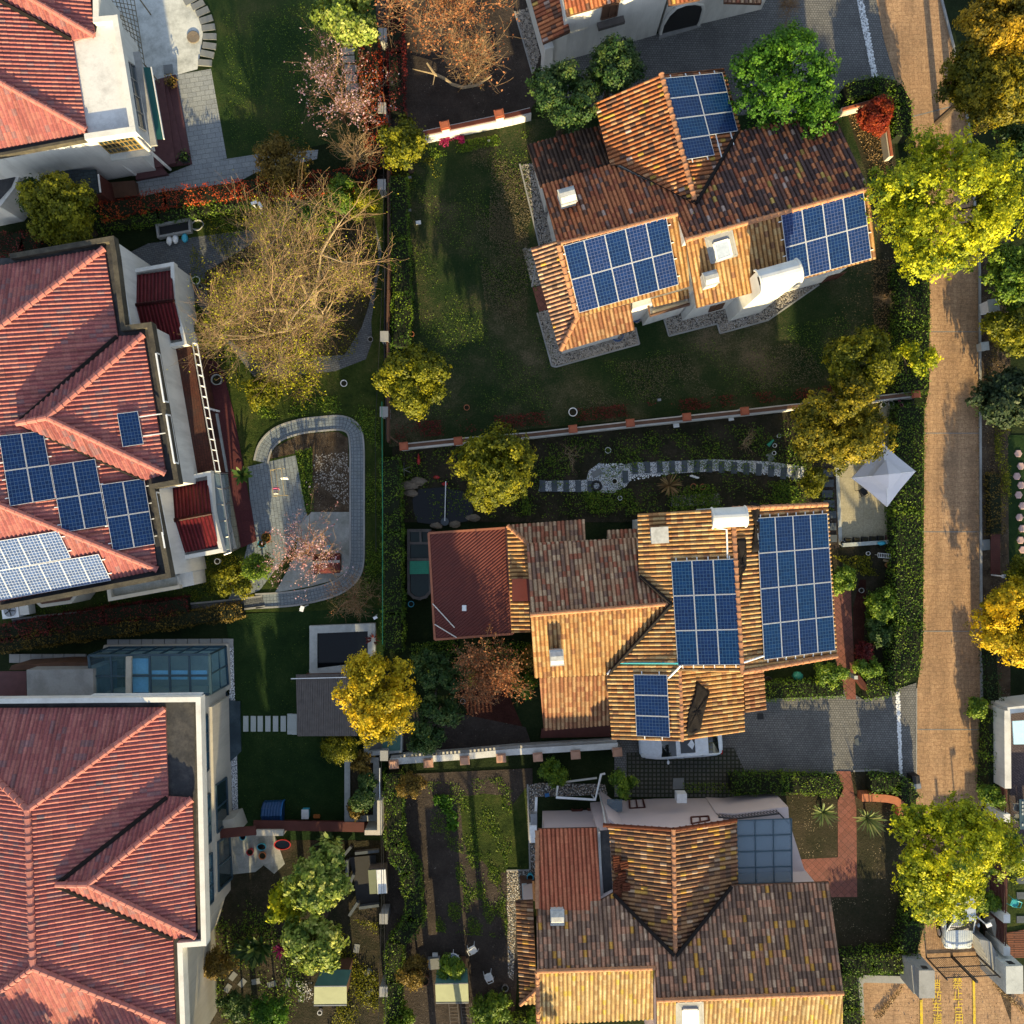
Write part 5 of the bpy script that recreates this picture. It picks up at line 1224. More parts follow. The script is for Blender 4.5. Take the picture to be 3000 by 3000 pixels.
# red-roofed villa, top left
h = House('red_roof_villa', 'white villa with salmon roof, pale flat roof and dark green awning', 'house', tuple(W((200,250))))
q = lambda x, y: Q(0, x, y)
EA = P2(q(555,320), q(655,980),5.6,22, q(900,600))
SA = P3(q(660,1000),5.6, q(0,1120),5.6, q(0,622), EA.hit(q(0,622)).z)
SA2 = P3(q(545,305),5.62, q(715,273),5.62, q(0,2), EA.hit(q(0,2)).z)
EA2 = P3(q(715,271),5.62, q(682,0),5.62, q(250,0), SA2.hit(q(250,0)).z)
kw = dict(prof='pan', pitch=.22, course=.34, amp=.05, step=.018, wall=False, edge=T['caps_pink'])
h.roof(EA, [q(-160,-75), q(545,308), q(655,980), q(0,622), q(-160,535)], T['pink'], **kw)
h.roof(SA, [q(0,622), q(655,985), q(660,1002), q(0,1122), q(-200,1158), q(-200,512)], T['pink'], **kw)
h.roof(SA2,[q(545,303), q(715,272), q(250,0), q(100,-90), q(-160,-80)], T['pink'], **kw)
h.roof(EA2,[q(250,0), q(715,271), q(682,0), q(670,-100), q(100,-90)], T['pink'], **kw)
h.block([q(-300,1228), q(668,1046), q(705,1035), q(735,160), q(720,-150), q(-300,-150)],5.5,5.42)
h.block([q(668,1046), q(1022,990), q(880,142), q(735,160)],5.5,5.42,2.75)
h.block([q(690,1052), q(900,1020), q(800,250), q(735,160)],5.4,2.8)
h.done(M['wall'])
b = MB(); b.prism([W(p, 5.5).to_2d() for p in (q(-300,1222), q(664,1042), q(655,985), q(-300,1100))],5.43,5.5); b.prism([W(p, 5.5).to_2d() for p in (q(680,-100), q(722,-100), q(728,230), q(705,260))],5.43,5.5); b.build('gutter', M['gutter'], h.root)
b = MB(); b.prism([W(p, 5.5).to_2d() for p in (q(556,318), q(722,268), q(740,165), q(878,145), q(1018,986), q(664,1042))],5.43,5.52); b.build('flat_roof', mat('white_worn_roof', (.66,.66,.64),.9,.08,.8,10,.15, dirt=(.3,.29,.28), dirt_amt=.6), h.root)
parapet(h, [q(732,-100), q(732,158), q(876,146), q(1010,985), q(668,1036)],5.3,5.85,.3, M['trim'],5.7)
parapet(h, [q(-300,1228), q(662,1046)],5.3,5.72,.14, M['gutter_old'],5.6, name='cornice')
for a, c in ((EA.hit(q(655,983)), EA.hit(q(-150,540))),(SA2.hit(q(715,272)), SA2.hit(q(150,-55)))): h.caps(a, c, T['caps_pink'], r=.13, seg=.4)
h.valley(EA.hit(q(545,306)), EA.hit(q(-150,-70)), M['gutter'],.12)
wS = PV(W(q(668,1046),5.5), W(q(1022,990),5.5)); wE = PV(W(q(1022,990),5.5), W(q(880,142),5.5))
wo = window(h.root, wS, [q(730,1058), q(985,1012), q(1082,1112), q(832,1152)], M['glass_dark'], M['gold'],8,.05,.08, rows=3)
P, n = on_wall(wS, [q(835,1168), q(1132,1125)],.15); b = MB(); b.beam(P[0], P[1],.4,.14); b.build('window_sill', M['concrete_pale'], h.root)
window(h.root, wE, [q(1000,930), q(935,445), q(1010,500), q(1095,990)], M['glass_dark'], M['grey_metal'],4,.07,.08, rows=2)
P, n = on_wall(wE, [q(1008,400), q(1140,1105)],.1); b = MB(); b.beam(P[0], P[1],.5,.2); b.build('balcony_slab', M['concrete'], h.root)
aw = MB(); A = [W(p, z) for p, z in ((q(1070,506),3.1),(q(1142,508),2.8),(q(1238,1050),2.8),(q(1160,1052),3.1))]; aw.face(A); aw.face([a - Vector((0,0,.05)) for a in A][::-1]); ao = aw.build('awning', M['green_awning'], h.root)
b = MB(); b.beam(A[1], A[2],.06,.12); b.beam(A[0], A[3],.05,.08); b.build('awning_bar', M['white_metal'], ao)
downpipe(h, [(q(1000,1010),5.3),(q(1075,1090),4.4),(q(1140,1150),3.0),(q(1285,1280),.1)],.08, M['trim'])
downpipe(h, [(q(860,1165),2.9),(q(820,1170),2.9),(q(1035,1325),.1)],.08, M['trim']); downpipe(h, [(q(10,1185),5.2),(q(170,1300),2.6),(q(300,1365),.6)],.08, M['trim'])
b = MB(); b.prism([W(p, 2.2).to_2d() for p in (q(300,1350), q(480,1285), q(730,1285), q(758,1462), q(480,1475))],2.2,2.32); b.build('bay_roof', T['shingle'], h.root)
b = MB(); b.prism([W(p, 2.0).to_2d() for p in (q(320,1375), q(480,1310), q(760,1320), q(790,1480), q(500,1490))],0,2.19); b.build('bay_wall', M['wood_red'], h.root)
b = MB(); b.beam(W(q(742,1315),2.36), W(q(758,1452),2.36),.07,.08); b.build('bay_gutter', M['white_metal'], h.root)
b = MB(); b.prism([W(p, 2.6).to_2d() for p in (q(-200,1320), q(155,1300), q(110,1420), q(0,1560), q(-200,1600))],0,2.6); wg_ = b.build('side_wing', M['wall'], h.root)
b = MB(); b.prism([W(p, 2.6).to_2d() for p in (q(-200,1335), q(128,1315), q(85,1415), q(-20,1530), q(-200,1580))],2.61,2.66); b.build('wing_roof', M['gutter'], wg_)
pw = PV(W(q(110,1420),2.4), W(q(10,1540),2.4))
# red-roofed villa, middle left
h = House('red_roof_villa', 'white villa with pinkish red hipped roof carrying solar panels', 'house', tuple(W((250,1300))))
q = lambda x, y: Q(1, x, y)
EB = P2(q(800,0), q(890,608),5.9,22, q(1300,300))
NB = P3(q(785,-52),5.9, q(0,78),5.9, q(0,552), EB.hit(q(0,552)).z)
SB = P3(q(1190,2367),5.9, q(0,2605),5.9, q(130,1932), EB.hit(q(130,1932)).z)
ax = q(360,1220); za = 7.95
EX = P3(q(1080,600),5.95, q(1250,1640),5.95, ax, za); NX = P3(q(1080,600),5.95, q(900,612),5.95, ax, za); SX = P3(q(1250,1640),5.95, q(1100,1688),5.95, ax, za)
h.roof(EB, [q(785,-52), q(890,608), q(150,1258), q(1095,1690), q(1190,2367), q(130,1932), q(-250,1772), q(-250,700), q(0,552)], T['pink'], **kw)
h.roof(NB, [q(785,-52), q(0,78), q(-250,120), q(-250,700), q(0,552)], T['pink'], **kw)
h.roof(SB, [q(1190,2367), q(0,2605), q(-250,2655), q(-250,1772), q(130,1932)], T['pink'], **kw)
h.roof(EX, [q(1080,600), q(1250,1640), ax], T['pink'], **kw)
h.roof(NX, [q(1080,598), ax, q(130,1264), q(895,608)], T['pink'], **kw)
h.roof(SX, [q(1250,1640), q(1098,1688), q(130,1266), ax], T['pink'], **kw)
outer = [q(-300,15), q(80,-2), q(843,-130), q(865,0), q(932,546), q(1130,520), q(1335,1705), q(1148,1740), q(1275,2412), q(-300,2700)]
outer[1] = q(95,0)
h.block(outer, 6.1,5.78)
h.done(M['wall'])
b = MB(); b.prism([W(p, 6.1).to_2d() for p in outer],5.785,5.8); b.build('gutter', M['gutter'], h.root)
parapet(h, outer[1:9] + [q(0,2655)],5.6,6.2,.26, M['gutter_old'],6.15)
parapet(h, [q(868,-10), q(940,540), q(1137,515), q(1342,1708), q(1150,1745), q(1282,2415)],5.5,6.12,.1, M['trim'],6.15, name='parapet_edge')
for a, c in ((EB.hit(q(785,-50)), EB.hit(q(-200,685))),(EB.hit(q(1190,2365)), EB.hit(q(-200,1795))),(EX.hit(q(1080,600)), EX.hit(ax)),(EX.hit(q(1250,1640)), EX.hit(ax)),(NX.hit(ax), NX.hit(q(130,1264)))): h.caps(a, c, T['caps_pink'], r=.14, seg=.42)
h.valley(EB.hit(q(890,612)), EB.hit(q(165,1245)), M['gutter'],.13); h.valley(EB.hit(q(190,1280)), EB.hit(q(1095,1690)), M['gutter'],.13)
w1 = PV(W(q(872,0),6.1), W(q(938,546),6.1)); w2_ = PV(W(q(1140,520),6.1), W(q(1345,1705),6.1)); w3 = PV(W(q(1160,1745),6.1), W(q(1285,2415),6.1))
window(h.root, w1,[q(892,150), q(918,170), q(985,545), q(952,548)], M['glass_blue'], M['white_metal'],1,.09,.08, rows=4)
window(h.root, w2_, [q(1172,735), q(1198,745), q(1262,1105), q(1232,1100)], M['glass_blue'], M['white_metal'],1,.09,.08, rows=4)
window(h.root, w2_, [q(1250,1200), q(1278,1205), q(1338,1568), q(1310,1560)], M['glass_blue'], M['white_metal'],1,.09,.08, rows=4)
window(h.root, w3,[q(1168,1785), q(1195,1790), q(1275,2200), q(1240,2205)], M['glass_blue'], M['white_metal'],1,.09,.08, rows=4)
def porch(pn, ps, edgepts, zt, lab):
 b = MB(); tile_sheet(b, pn[0],[pn[0].hit(p) for p in pn[1]], pitch=.2, course=.3, amp=.03, step=.006, prof='pan'); tile_sheet(b, ps[0],[ps[0].hit(p) for p in ps[1]], pitch=.2, course=.3, amp=.03, step=.006, prof='pan')
 o = b.build('porch_roof', T['maroon'], h.root); return o
r1_, r2_ = q(992,378), q(1320,336)
PN = P2(r1_, r2_, 3.9,20, q(1100,100)); PS = P2(r1_, r2_, 3.9,20, q(1200,600))
porch((PN, [q(995,152), q(1296,110), r2_, r1_]),(PS, [r1_, r2_, q(1385,625), q(1145,655)]), None, 0, '')
h.caps(PN.hit(r1_), PN.hit(r2_), T['maroon'], r=.09, name='porch_ridge')
b = MB(); b.prism([W(p, 3.2).to_2d() for p in (q(985,120), q(1310,60), q(1330,330), q(1408,660), q(1140,690))],0,3.0); b.build('porch_wall', M['wall'], h.root)
parapet(h, [q(988,118), q(1302,62), q(1312,325), q(1318,345), q(1398,655), q(1275,678)],2.9,3.45,.2, M['trim'],3.4)
r1_, r2_ = q(1268,2005), q(1600,1942)
PN = P2(r1_, r2_, 3.7,18, q(1400,1700)); PS = P2(r1_, r2_, 3.7,18, q(1400,2200))
porch((PN, [q(1262,1745), q(1570,1690), r2_, r1_]),(PS, [r1_, r2_, q(1652,2190), q(1360,2245)]), None, 0, '')
h.caps(PN.hit(r1_), PN.hit(r2_), T['maroon'], r=.09, name='porch_ridge')
b = MB(); b.prism([W(p, 3.0).to_2d() for p in (q(1250,1730), q(1580,1640), q(1610,1932), q(1680,2220), q(1350,2280))],0,2.85); b.build('porch_wall', M['wall'], h.root)
parapet(h, [q(1445,1668), q(1578,1640), q(1600,1940), q(1672,2222), q(1350,2282)],2.7,3.25,.22, M['trim'],3.2)
b = MB(); b.prism([W(p, 2.6).to_2d() for p in (q(1275,692), q(1440,668), q(1608,1620), q(1440,1645))],0,2.6); te = b.build('terrace', T['shingle_brown'], h.root)
b = MB(); b.prism([W(p, 3.0).to_2d() for p in (q(1215,650), q(1272,640), q(1448,1680), q(1330,1705))],0,3.0); b.build('ground_floor_wall', M['wall'], h.root)
b = MB(); A, D = W(q(1452,655),3.5), W(q(1625,1622),3.5); A2, D2 = W(q(1470,652),3.5), W(q(1612,1560),3.5)
off = Vector((.26,-.04,0))
for z in (0,.0): b.tube([A, D],.035,5)
b.tube([A + off, D + off],.035,5)
for k in range(13): p = A.lerp(D, k / 12); b.tube([p, p + off],.025,4); b.tube([p, p - Vector((0,0,.95))],.025,4)
b.build('terrace_railing', M['white_metal'], h.root)
# lower roofs at the foot of this house
b = MB(); b.prism([W(p, 2.6).to_2d() for p in (Q(2,812,575), Q(2,1340,480), Q(2,1350,575), Q(2,828,665))],0,2.5); b.build('annex', M['wall'], h.root)
b = MB(); b.prism([W(p, 2.6).to_2d() for p in (Q(2,845,590), Q(2,1325,430), Q(2,1336,555), Q(2,845,645))],2.51,2.55); b.build('annex_roof', M['concrete_worn'], h.root)
parapet(h, [Q(2,820,572), Q(2,832,658), Q(2,1345,566)],2.4,2.85,.2, M['wall_beige'],2.8)
b = MB(); b.prism([W(p, 2.2).to_2d() for p in (Q(2,1300,400), Q(2,1445,385), Q(2,1465,550), Q(2,1350,575))],0,2.2); b.build('annex', M['wall'], h.root)
wz = PV(W(Q(2,1440,385),2.2), W(Q(2,1465,550),2.2))
b = MB(); b.prism([W(p, 2.4).to_2d() for p in (Q(2,200,680), Q(2,245,665), Q(2,310,722), Q(2,540,690), Q(2,605,605), Q(2,600,560), Q(2,200,600))],0,2.4); bay = b.build('bay', M['wall_beige'], h.root)
b = MB(); b.prism([W(p, 2.4).to_2d() for p in (Q(2,275,665), Q(2,320,695), Q(2,530,665), Q(2,565,615), Q(2,560,560), Q(2,275,600))],2.41,2.45); b.build('bay_roof', M['wood_dark'], bay)
# glass lean-to between porch and steps
b = MB(); gp = [q(1592,1620), q(1660,1640), q(1745,2235), q(1690,2255)]; b.face([W(p, 2.6) for p in gp]); gp2 = [q(1660,1640), q(1700,1640), q(1800,2200), q(1745,2235)]; b.face([W(q(1660,1640),2.6), W(q(1720,1640),1.3), W(q(1760,2190),1.3), W(q(1745,2235),2.6)])
lo = b.build('lean_to_glass', M['glass_clear'], h.root)
b = MB()
for k in range(6):
 t = k / 5; a = W(gp[0],2.62).lerp(W(gp[3],2.62), t); c = W(gp[1],2.62).lerp(W(gp[2],2.62), t); b.tube([a, c],.03,4); b.tube([c, W(q(1720,1640),1.32).lerp(W(q(1760,2190),1.32), t)],.03,4)
b.tube([W(gp[1],2.64), W(gp[2],2.64)],.04,5); b.build('lean_to_bars', M['grey_metal'], lo)
b = MB(); b.prism([W(p, .6).to_2d() for p in (q(1600,1660), q(1700,1640), q(1800,2200), q(1690,2260))],.05,.3); b.build('lean_to_floor', M['floor_tan'], lo)
# solar arrays
for tag_, cs in (('first', (q(-10,1357), q(325,1320), q(422,1832), q(75,1890))),('second', (q(378,1580), q(718,1530), q(812,2035), q(470,2088))),('third', (q(760,1725), q(1088,1678), q(1172,2175), q(852,2228)))):
 where = {'first': 'nearest the left edge', 'second': 'between two such blocks', 'third': 'nearest the gutter'}[tag_]
 array(EB, cs, 2,2, grid_labels('panel of the dark blue four ' + where + ',', 2,2, ''), 'twelve dark blue panels on the pinkish roof', M['pv'],(6,9), lift=.16, raillabel='white rails under the block of four panels ' + where)
array(EX, [q(880,1190), q(1040,1170), q(1085,1420), q(925,1443)],1,1, lambda i, j: 'lone small dark blue solar panel on the pinkish red hip', None, M['pv'],(6,10), lift=.16)
b = MB(); n = EX.n
for a, c in (((1050,1218),(1222,1195)),((1078,1362),(1248,1340))): b.beam(EX.hit(q(*a)) + n * .14, EX.hit(q(*c)) + n * .2,.05,.05,0, up=n)
b.build('mounting_rail', M['white_metal'], label='pair of white rails reaching from the lone panel to the gutter', cat='panel rail')
q2 = lambda x, y: Q(2, x, y)
array(SB, [q2(-180,245), q2(440,140), q2(538,345), q2(-75,455)],4,1, grid_labels('pale solar panel of the pinkish villa, upper row of four,', 4,1, ''), 'pale panels on the pinkish south slope', M['pv_glare'],(6,10), lift=.14, raillabel='white rails under the upper row of pale panels')
array(SB, [q2(-160,468), q2(745,315), q2(840,515), q2(-55,675)],6,1, grid_labels('pale solar panel of the pinkish villa, lower row of six,', 6,1, ''), 'pale panels on the pinkish south slope', M['pv_glare'],(6,10), lift=.14, raillabel='white rails under the lower row of pale panels')
# red-roofed villa, bottom left
h = House('red_roof_villa', 'beige villa with bare pinkish red hipped roof and blue glass sunroom', 'house', tuple(W((250,2500))))
q = lambda x, y: Q(3, x, y)
EC = P2(q(1250,-452), q(1322,1932),5.9,22, q(1700,700)); R1, R2 = q(215,310), q(255,1500)
z1, z2 = EC.hit(R1).z, EC.hit(R2).z; zr = (z1 + z2) / 2
NC = P3(q(1240,-455),5.9, q(0,-452),5.9, R1, z1); WC = P2(R1, R2, zr, 22, q(-500,900))
SC3 = Plane(EC.hit(R2), EC.hit(q(1322,1935)), W(q(-1400,2300),5.9))
zc_ = EC.hit(q(430,875)).z; ap = q(668,875)
EX3 = P3(q(1450,232),5.95, q(1478,1262),5.95, ap, zc_); NX3 = P3(q(1450,232),5.95, q(1272,218),5.95, ap, zc_); SX3 = P3(q(1478,1264),5.95, q(1305,1282),5.95, ap, zc_)
h.roof(EC, [q(1245,-452), q(1268,216), q(430,875), q(1305,1282), q(1324,1937), R2, R1], T['pink'], **kw)
h.roof(NC, [q(1245,-455), q(0,-450), q(-200,-450), q(-200,-70), R1], T['pink'], **kw)
h.roof(WC, [R1, R2, q(-250,1880), q(-250,-80)], T['pink'], **kw)
h.roof(SC3,[R2, q(1324,1937), q(1324,2300), q(-250,2300), q(-250,1870)], T['pink'], **kw)
h.roof(EX3,[q(1450,232), q(1478,1264), ap], T['pink'], **kw); h.roof(NX3,[q(1450,230), ap, q(430,872), q(1268,217)], T['pink'], **kw); h.roof(SX3,[q(1478,1266), q(1302,1282), q(430,878), ap], T['pink'], **kw)
outer = [q(-300,-505), q(1500,-520), q(1542,1318), q(1362,1332), q(1392,2300), q(-300,2300)]
h.block(outer, 6.1,5.75,5.35)
h.block([q(-300,-450), q(1440,-462), q(1480,1270), q(1340,1290), q(1365,2300), q(-300,2300)],6.1,5.34)
h.block([Q(2,1735,1385), Q(3,1762,760), Q(3,1650,1160), Q(3,1300,1150), Q(3,1300,-545)],0,3.25)
h.done(M['wall_beige'])
b = MB(); b.prism([W(p, 6.1).to_2d() for p in outer],5.755,5.77); b.build('gutter', M['gutter'], h.root)
parapet(h, outer[:4] + [q(1385,1960), q(1390,2200)],5.5,6.2,.26, M['trim'],6.1)
parapet(h, [q(1472,-465), q(1500,1280)],5.4,6.05,.12, M['gutter_old'],6.1, name='gutter_lip')
for a, c in ((EC.hit(R1), EC.hit(R2)),(EC.hit(R1), EC.hit(q(1245,-450))),(EC.hit(R2), EC.hit(q(1322,1935))),(NC.hit(R1), NC.hit(q(-150,-45))),(WC.hit(R2), WC.hit(q(-150,1795))),(EX3.hit(q(1450,232)), EX3.hit(ap)),(EX3.hit(q(1478,1264)), EX3.hit(ap)),(NX3.hit(ap), NX3.hit(q(430,875)))): h.caps(a, c, T['caps_pink'], r=.14, seg=.42)
h.valley(EC.hit(q(1268,216)), EC.hit(q(440,870)), M['gutter'],.12); h.valley(EC.hit(q(450,888)), EC.hit(q(1305,1282)), M['gutter'],.12)
wU = PV(W(q(1440,-462),6.1), W(q(1480,1270),6.1)); wL = PV(W(Q(2,1735,1385),0), W(Q(3,1762,760),0))
for pts in (((1500,-380),(1560,-405),(1570,10),(1515,55)),((1520,230),(1578,190),(1588,550),(1532,608)),((1535,680),(1595,640),(1605,1000),(1545,1070))):
 window(h.root, wU, [q(*p) for p in pts], M['glass_blue'], M['frame_blue'],1,.09,.08, rows=3)
for pts in (((1625,130),(1705,70),(1718,400),(1635,490)),((1640,560),(1728,500),(1748,830),(1645,930))):
 window(h.root, wL, [q(*p) for p in pts], M['glass_dark'], M['frame_blue'],1,.09,.08, rows=2)
window(h.root, PV(W(outer[3],6.1), W(q(1392,2300),6.1)),[q(1375,1345), q(1395,1340), q(1405,1640), q(1385,1660)], M['glass_blue'], M['white_metal'],1,.08,.08, rows=3)
# sunroom
q = lambda x, y: Q(2, x, y); zs = 3.1
b = MB(); R_ = [W(q(672,1082), zs), W(q(1586,1074), zs), W(q(1592,1372), zs), W(q(700,1372), zs)]; B_ = [W(q(820,1022),.35), W(q(1702,1015),.35), W(q(1722,1300),.35)]
b.face(R_); b.face([R_[0], R_[1], B_[1], B_[0]]); b.face([R_[1], R_[2], B_[2], B_[1]])
sr_ = b.build('sunroom_glass', M['glass_roof'], h.root)
b = MB(); up = Vector((0,0,.04))
for k, x in enumerate((672,838,985,1130,1278,1428,1586)): b.beam(W(q(x, 1080), zs) + up, W(q(x + 12,1372), zs) + up, .1,.08)
b.beam(W(q(690,1238), zs) + up * 1.4, W(q(1590,1232), zs) + up * 1.4,.1,.08)
for i in range(4): b.beam(R_[i] + up * 1.2, R_[(i + 1) % 4] + up * 1.2,.12,.1)
for k in range(8): b.beam(R_[0].lerp(R_[1], k / 7), B_[0].lerp(B_[1], k / 7),.08,.08)
for k in range(3): b.beam(R_[1].lerp(R_[2], k / 2), B_[1].lerp(B_[2], k / 2),.08,.08)
b.beam(B_[0], B_[1],.12,.12); b.beam(B_[1], B_[2],.12,.12); b.beam(R_[1].lerp(B_[1],.55), R_[2].lerp(B_[2],.55),.07,.07); b.beam(R_[0].lerp(B_[0],.55), R_[1].lerp(B_[1],.55),.07,.07)
b.build('sunroom_frame', M['frame_blue'], sr_)
b = MB(); b.beam(W(q(974,1090), zs + .2), W(q(972,1385), zs + .2),.28,.2); b.build('roof_duct', M['wall_beige'], sr_)
b = MB(); b.face([W(q(x, y),.4) for x, y in ((700,1060),(985,1060),(985,1340),(700,1340))]); b.build('tiled_floor', M['floor_tan'], sr_)
b = MB()
for x0, x1 in ((1000,1120),):
 for y0, y1 in ((1105,1222),(1245,1362)): b.face([W(q(x, y), zs - .12) for x, y in ((x0, y0),(x1, y0),(x1, y1),(x0, y1))])
for x0, x1 in ((1145,1268),(1292,1416),(1440,1562)):
 b.face([W(q(x, y), zs - .12) for x, y in ((x0,1195),(x1,1195),(x1,1225),(x0,1225))]); b.face([W(q(x, y), zs - .12) for x, y in ((x0,1244),(x1,1244),(x1,1264),(x0,1264))])
b.build('roof_blind', M['blind_blue'], sr_)
slab('sunroom_plinth', [q(800,1000), q(1735,990), q(1745,1330), q(1600,1400), q(700,1400)], M['wall_beige'],.3)
b = MB(); b.prism([W(p, 3.5).to_2d() for p in (q(200,1192), q(702,1187), q(704,1410), q(205,1410))],0,3.5); b.build('stair_block', M['concrete'], h.root)
b = MB(); b.prism([W(p, 3.1).to_2d() for p in (q(-200,1205), q(200,1202), q(203,1405), q(-200,1408))],3.0,3.12); b.build('canopy', M['maroon_stone'], h.root)
b = MB(); b.prism([W(p, 2.4).to_2d() for p in (q(80,1160), q(430,1138), q(660,1140), q(690,1190), q(260,1192), q(60,1196))],0,2.3); b.build('porch_roof', M['wood_dark'], h.root)
b = MB(); b.tube([W(q(650,1412),5.6), W(q(715,1380),5.6), W(q(960,1380),5.6), W(q(1535,1372),5.6), W(q(1480,1425),5.6)],.08,6); b.build('roof_pipe', M['trim'], h.root)
# trees
big = dict(lumps=30, sub=34, per=17, size=.145, clump=.22)
tree('roadside_tree', 'big lime yellow broadleaf tree over the road below the red ball shrub', 'tree', (2785,605),7.2,226, 'lime', foot=(2680,690), **dict(big, lumps=64, sub=34), tk=.22, hz=2.6, lump_r=.27)
tree('roadside_tree', 'lime yellow broadleaf tree shading the silver car by the gate', 'tree', (2780,2505),8.0,180, 'lime', foot=(2655,2440), **dict(big, lumps=50), tk=.2, hz=2.3, lump_r=.28)
tree('garden_tree', 'fresh green tree with soft crown behind the white villa driveway', 'tree', (2305,232),5.5,150, 'green', **dict(big, lumps=30), tk=.18, hz=2.4, foot=(2240,330))
tree('garden_tree', 'brightest golden yellow tree standing by the black pool', 'tree', (1098,2035),5.5,136, 'yellow', **dict(big, lumps=36, sub=30), tk=.16, hz=2.3, lump_r=.27)
tree('evergreen_tree', 'dark green evergreen with a yellowish edge below the white villa', 'tree', (1650,285),5.0,98, 'dark', **dict(big, lumps=24), hz=2.2)
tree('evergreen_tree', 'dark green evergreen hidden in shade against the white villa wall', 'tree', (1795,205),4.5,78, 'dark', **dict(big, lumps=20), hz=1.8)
tree('round_tree', 'round dense olive yellow tree beside the striped pebble path', 'tree', (1455,1365),4.0,116, 'olive', **dict(big, lumps=40, lump_r=.28), hz=2.0)
tree('round_tree', 'round olive yellow tree at the left edge of the shaded lawn', 'tree', (1215,1115),4.0,96, 'olive', **dict(big, lumps=32, lump_r=.28), hz=1.9)
tree('round_tree', 'smaller olive yellow tree at the end of the orange capped wall', 'tree', (1183,430),3.6,65, 'olive', **dict(big, lumps=26, sub=26), hz=1.5)
tree('autumn_tree', 'orange tinged olive tree beside the white parasol', 'tree', (2462,1245),4.5,130, 'autumn', **dict(big, lumps=40), hz=2.0)
tree('autumn_tree', 'olive tree at the lawn corner above the orange tinged tree', 'tree', (2520,1075),4.2,98, 'olive', **dict(big, lumps=28), hz=1.7)
tree('autumn_tree', 'small yellowish bush at the end of the pebble path', 'tree', (2375,1410),1.6,42, 'olive', lumps=10, sub=20, per=10, size=.13, hz=.7, tk=.05)
tree('camphor_tree', 'glossy grey green tree at the top edge beside the red hedge', 'tree', (1025,45),4.2,88, 'silver', **dict(big, lumps=26, size=.2), hz=1.8)
tree('bush', 'olive bronze bush where the grey path meets the red hedge', 'bush', (828,475),1.9,82, 'bronze', lumps=26, sub=24, per=10, size=.13, hz=1.1, tk=.05)
tree('garden_tree', 'dark olive tree between the two villas at the left edge', 'tree', (182,622),4.0,96, 'olive', **dict(big, lumps=30), hz=1.9)
tree('bush', 'dark green bush behind the olive tree under the white villa', 'bush', (105,570),3.0,48, 'dark', lumps=14, sub=22, per=10, hz=1.2, tk=.05)
tree('loquat_tree', 'pale yellow green loquat tree with large leaf rosettes', 'tree', (938,2575),4.5,82, 'silver', **dict(big, lumps=30, sub=26, clump=.2, size=.2), hz=1.9)
tree('loquat_tree', 'greenish side crown of a loquat tree beside the paved corner', 'tree', (850,2640),3.2,58, 'lime', lumps=18, sub=24, per=12, size=.19, hz=1.3)
tree('loquat_tree', 'pale silvery loquat tree above the green canvas shelter', 'tree', (912,2762),4.2,86, 'silver', **dict(big, lumps=28, sub=26, clump=.2, size=.2), hz=1.7)
tree('street_tree', 'golden tree at the right edge opposite the sunny road bend', 'tree', (2975,1822),2.1,122, 'yellow', **dict(big, lumps=38), hz=1.7)
tree('street_tree', 'amber tree in the top right corner', 'tree', (2935,90),6.0,118, leaf_mat('amber_leaves', (.08,.075,.006),(.28,.19,.012),(.56,.35,.02)), **dict(big, lumps=32), hz=2.2)
tree('street_tree', 'dim olive tree along the road above the lime tree', 'tree', (2870,245),5.0,108, 'autumn', **dict(big, lumps=32), hz=2.0)
tree('street_tree', 'dim olive tree at the right edge under the amber tree', 'tree', (2975,290),4.5,90, 'autumn', **dict(big, lumps=24), hz=2.0)
tree('street_tree', 'shaded green bush right of the big lime tree', 'tree', (2960,430),3.0,85, 'dark', lumps=22, sub=24, per=12, hz=1.4)
tree('street_tree', 'shaded green thicket right of the road under the big lime tree', 'tree', (2965,800),2.4,90, 'hedge', lumps=24, sub=26, per=12, hz=1.2)
tree('garden_tree', 'dull yellow tree behind the white utility cabinet', 'tree', (2965,955),2.0,82, 'olive', **dict(big, lumps=24), hz=1.2)
tree('bush', 'large dark oleander bush at the right road verge', 'bush', (2950,1165),1.5,92, leaf_mat('oleander_leaves', (.012,.03,.012),(.03,.055,.02),(.09,.11,.04), trans=.2), lumps=34, sub=24, per=10, size=.2, hz=1.1, tk=.05)
tree('bush', 'small olive shrub among the pink stepping stones', 'bush', (2985,1680),1.2,34, 'olive', lumps=10, sub=16, per=10, size=.12, hz=.6, tk=.05)
tree('bush', 'tuft of green twigs leaning over the road kerb', 'bush', (2862,2075),1.0,34, 'hedge', lumps=10, sub=16, per=10, size=.13, hz=.6, tk=.05)
tree('ball_shrub', 'clipped red ball shrub inside the bend of the hedge', 'bush', (2564,343),1.7,46, leaf_mat('deep_red_leaves', (.1,.01,.008),(.25,.03,.012),(.42,.085,.02)), lumps=60, sub=30, per=14, size=.11, hz=.95, lump_r=.34, clump=.14, tk=.06)
tree('slender_tree', 'sparse lime young tree leaning over the hedge', 'tree', (2685,1060),2.6,62, 'lime', lumps=15, sub=9, per=11, size=.15, hz=.9, tk=.05, lump_r=.26, foot=(2605,1085))
tree('clipped_shrub', 'square clipped shrub with dark middle beside the wooden hut', 'bush', (995,2192),1.4,50, 'olive', lumps=26, sub=22, per=12, size=.1, hz=.8, tk=.05)
tree('bush', 'feathery grey green shrub beside the clipped square shrub', 'bush', (1060,2232),1.2,28, 'bronze', lumps=10, sub=16, per=10, size=.12, hz=.7, tk=.05)
tree('bush', 'dull olive bush at the corner of the vegetable plot', 'bush', (1210,2300),1.6,38, 'bronze', lumps=16, sub=22, per=10, size=.11, hz=.9, tk=.05)
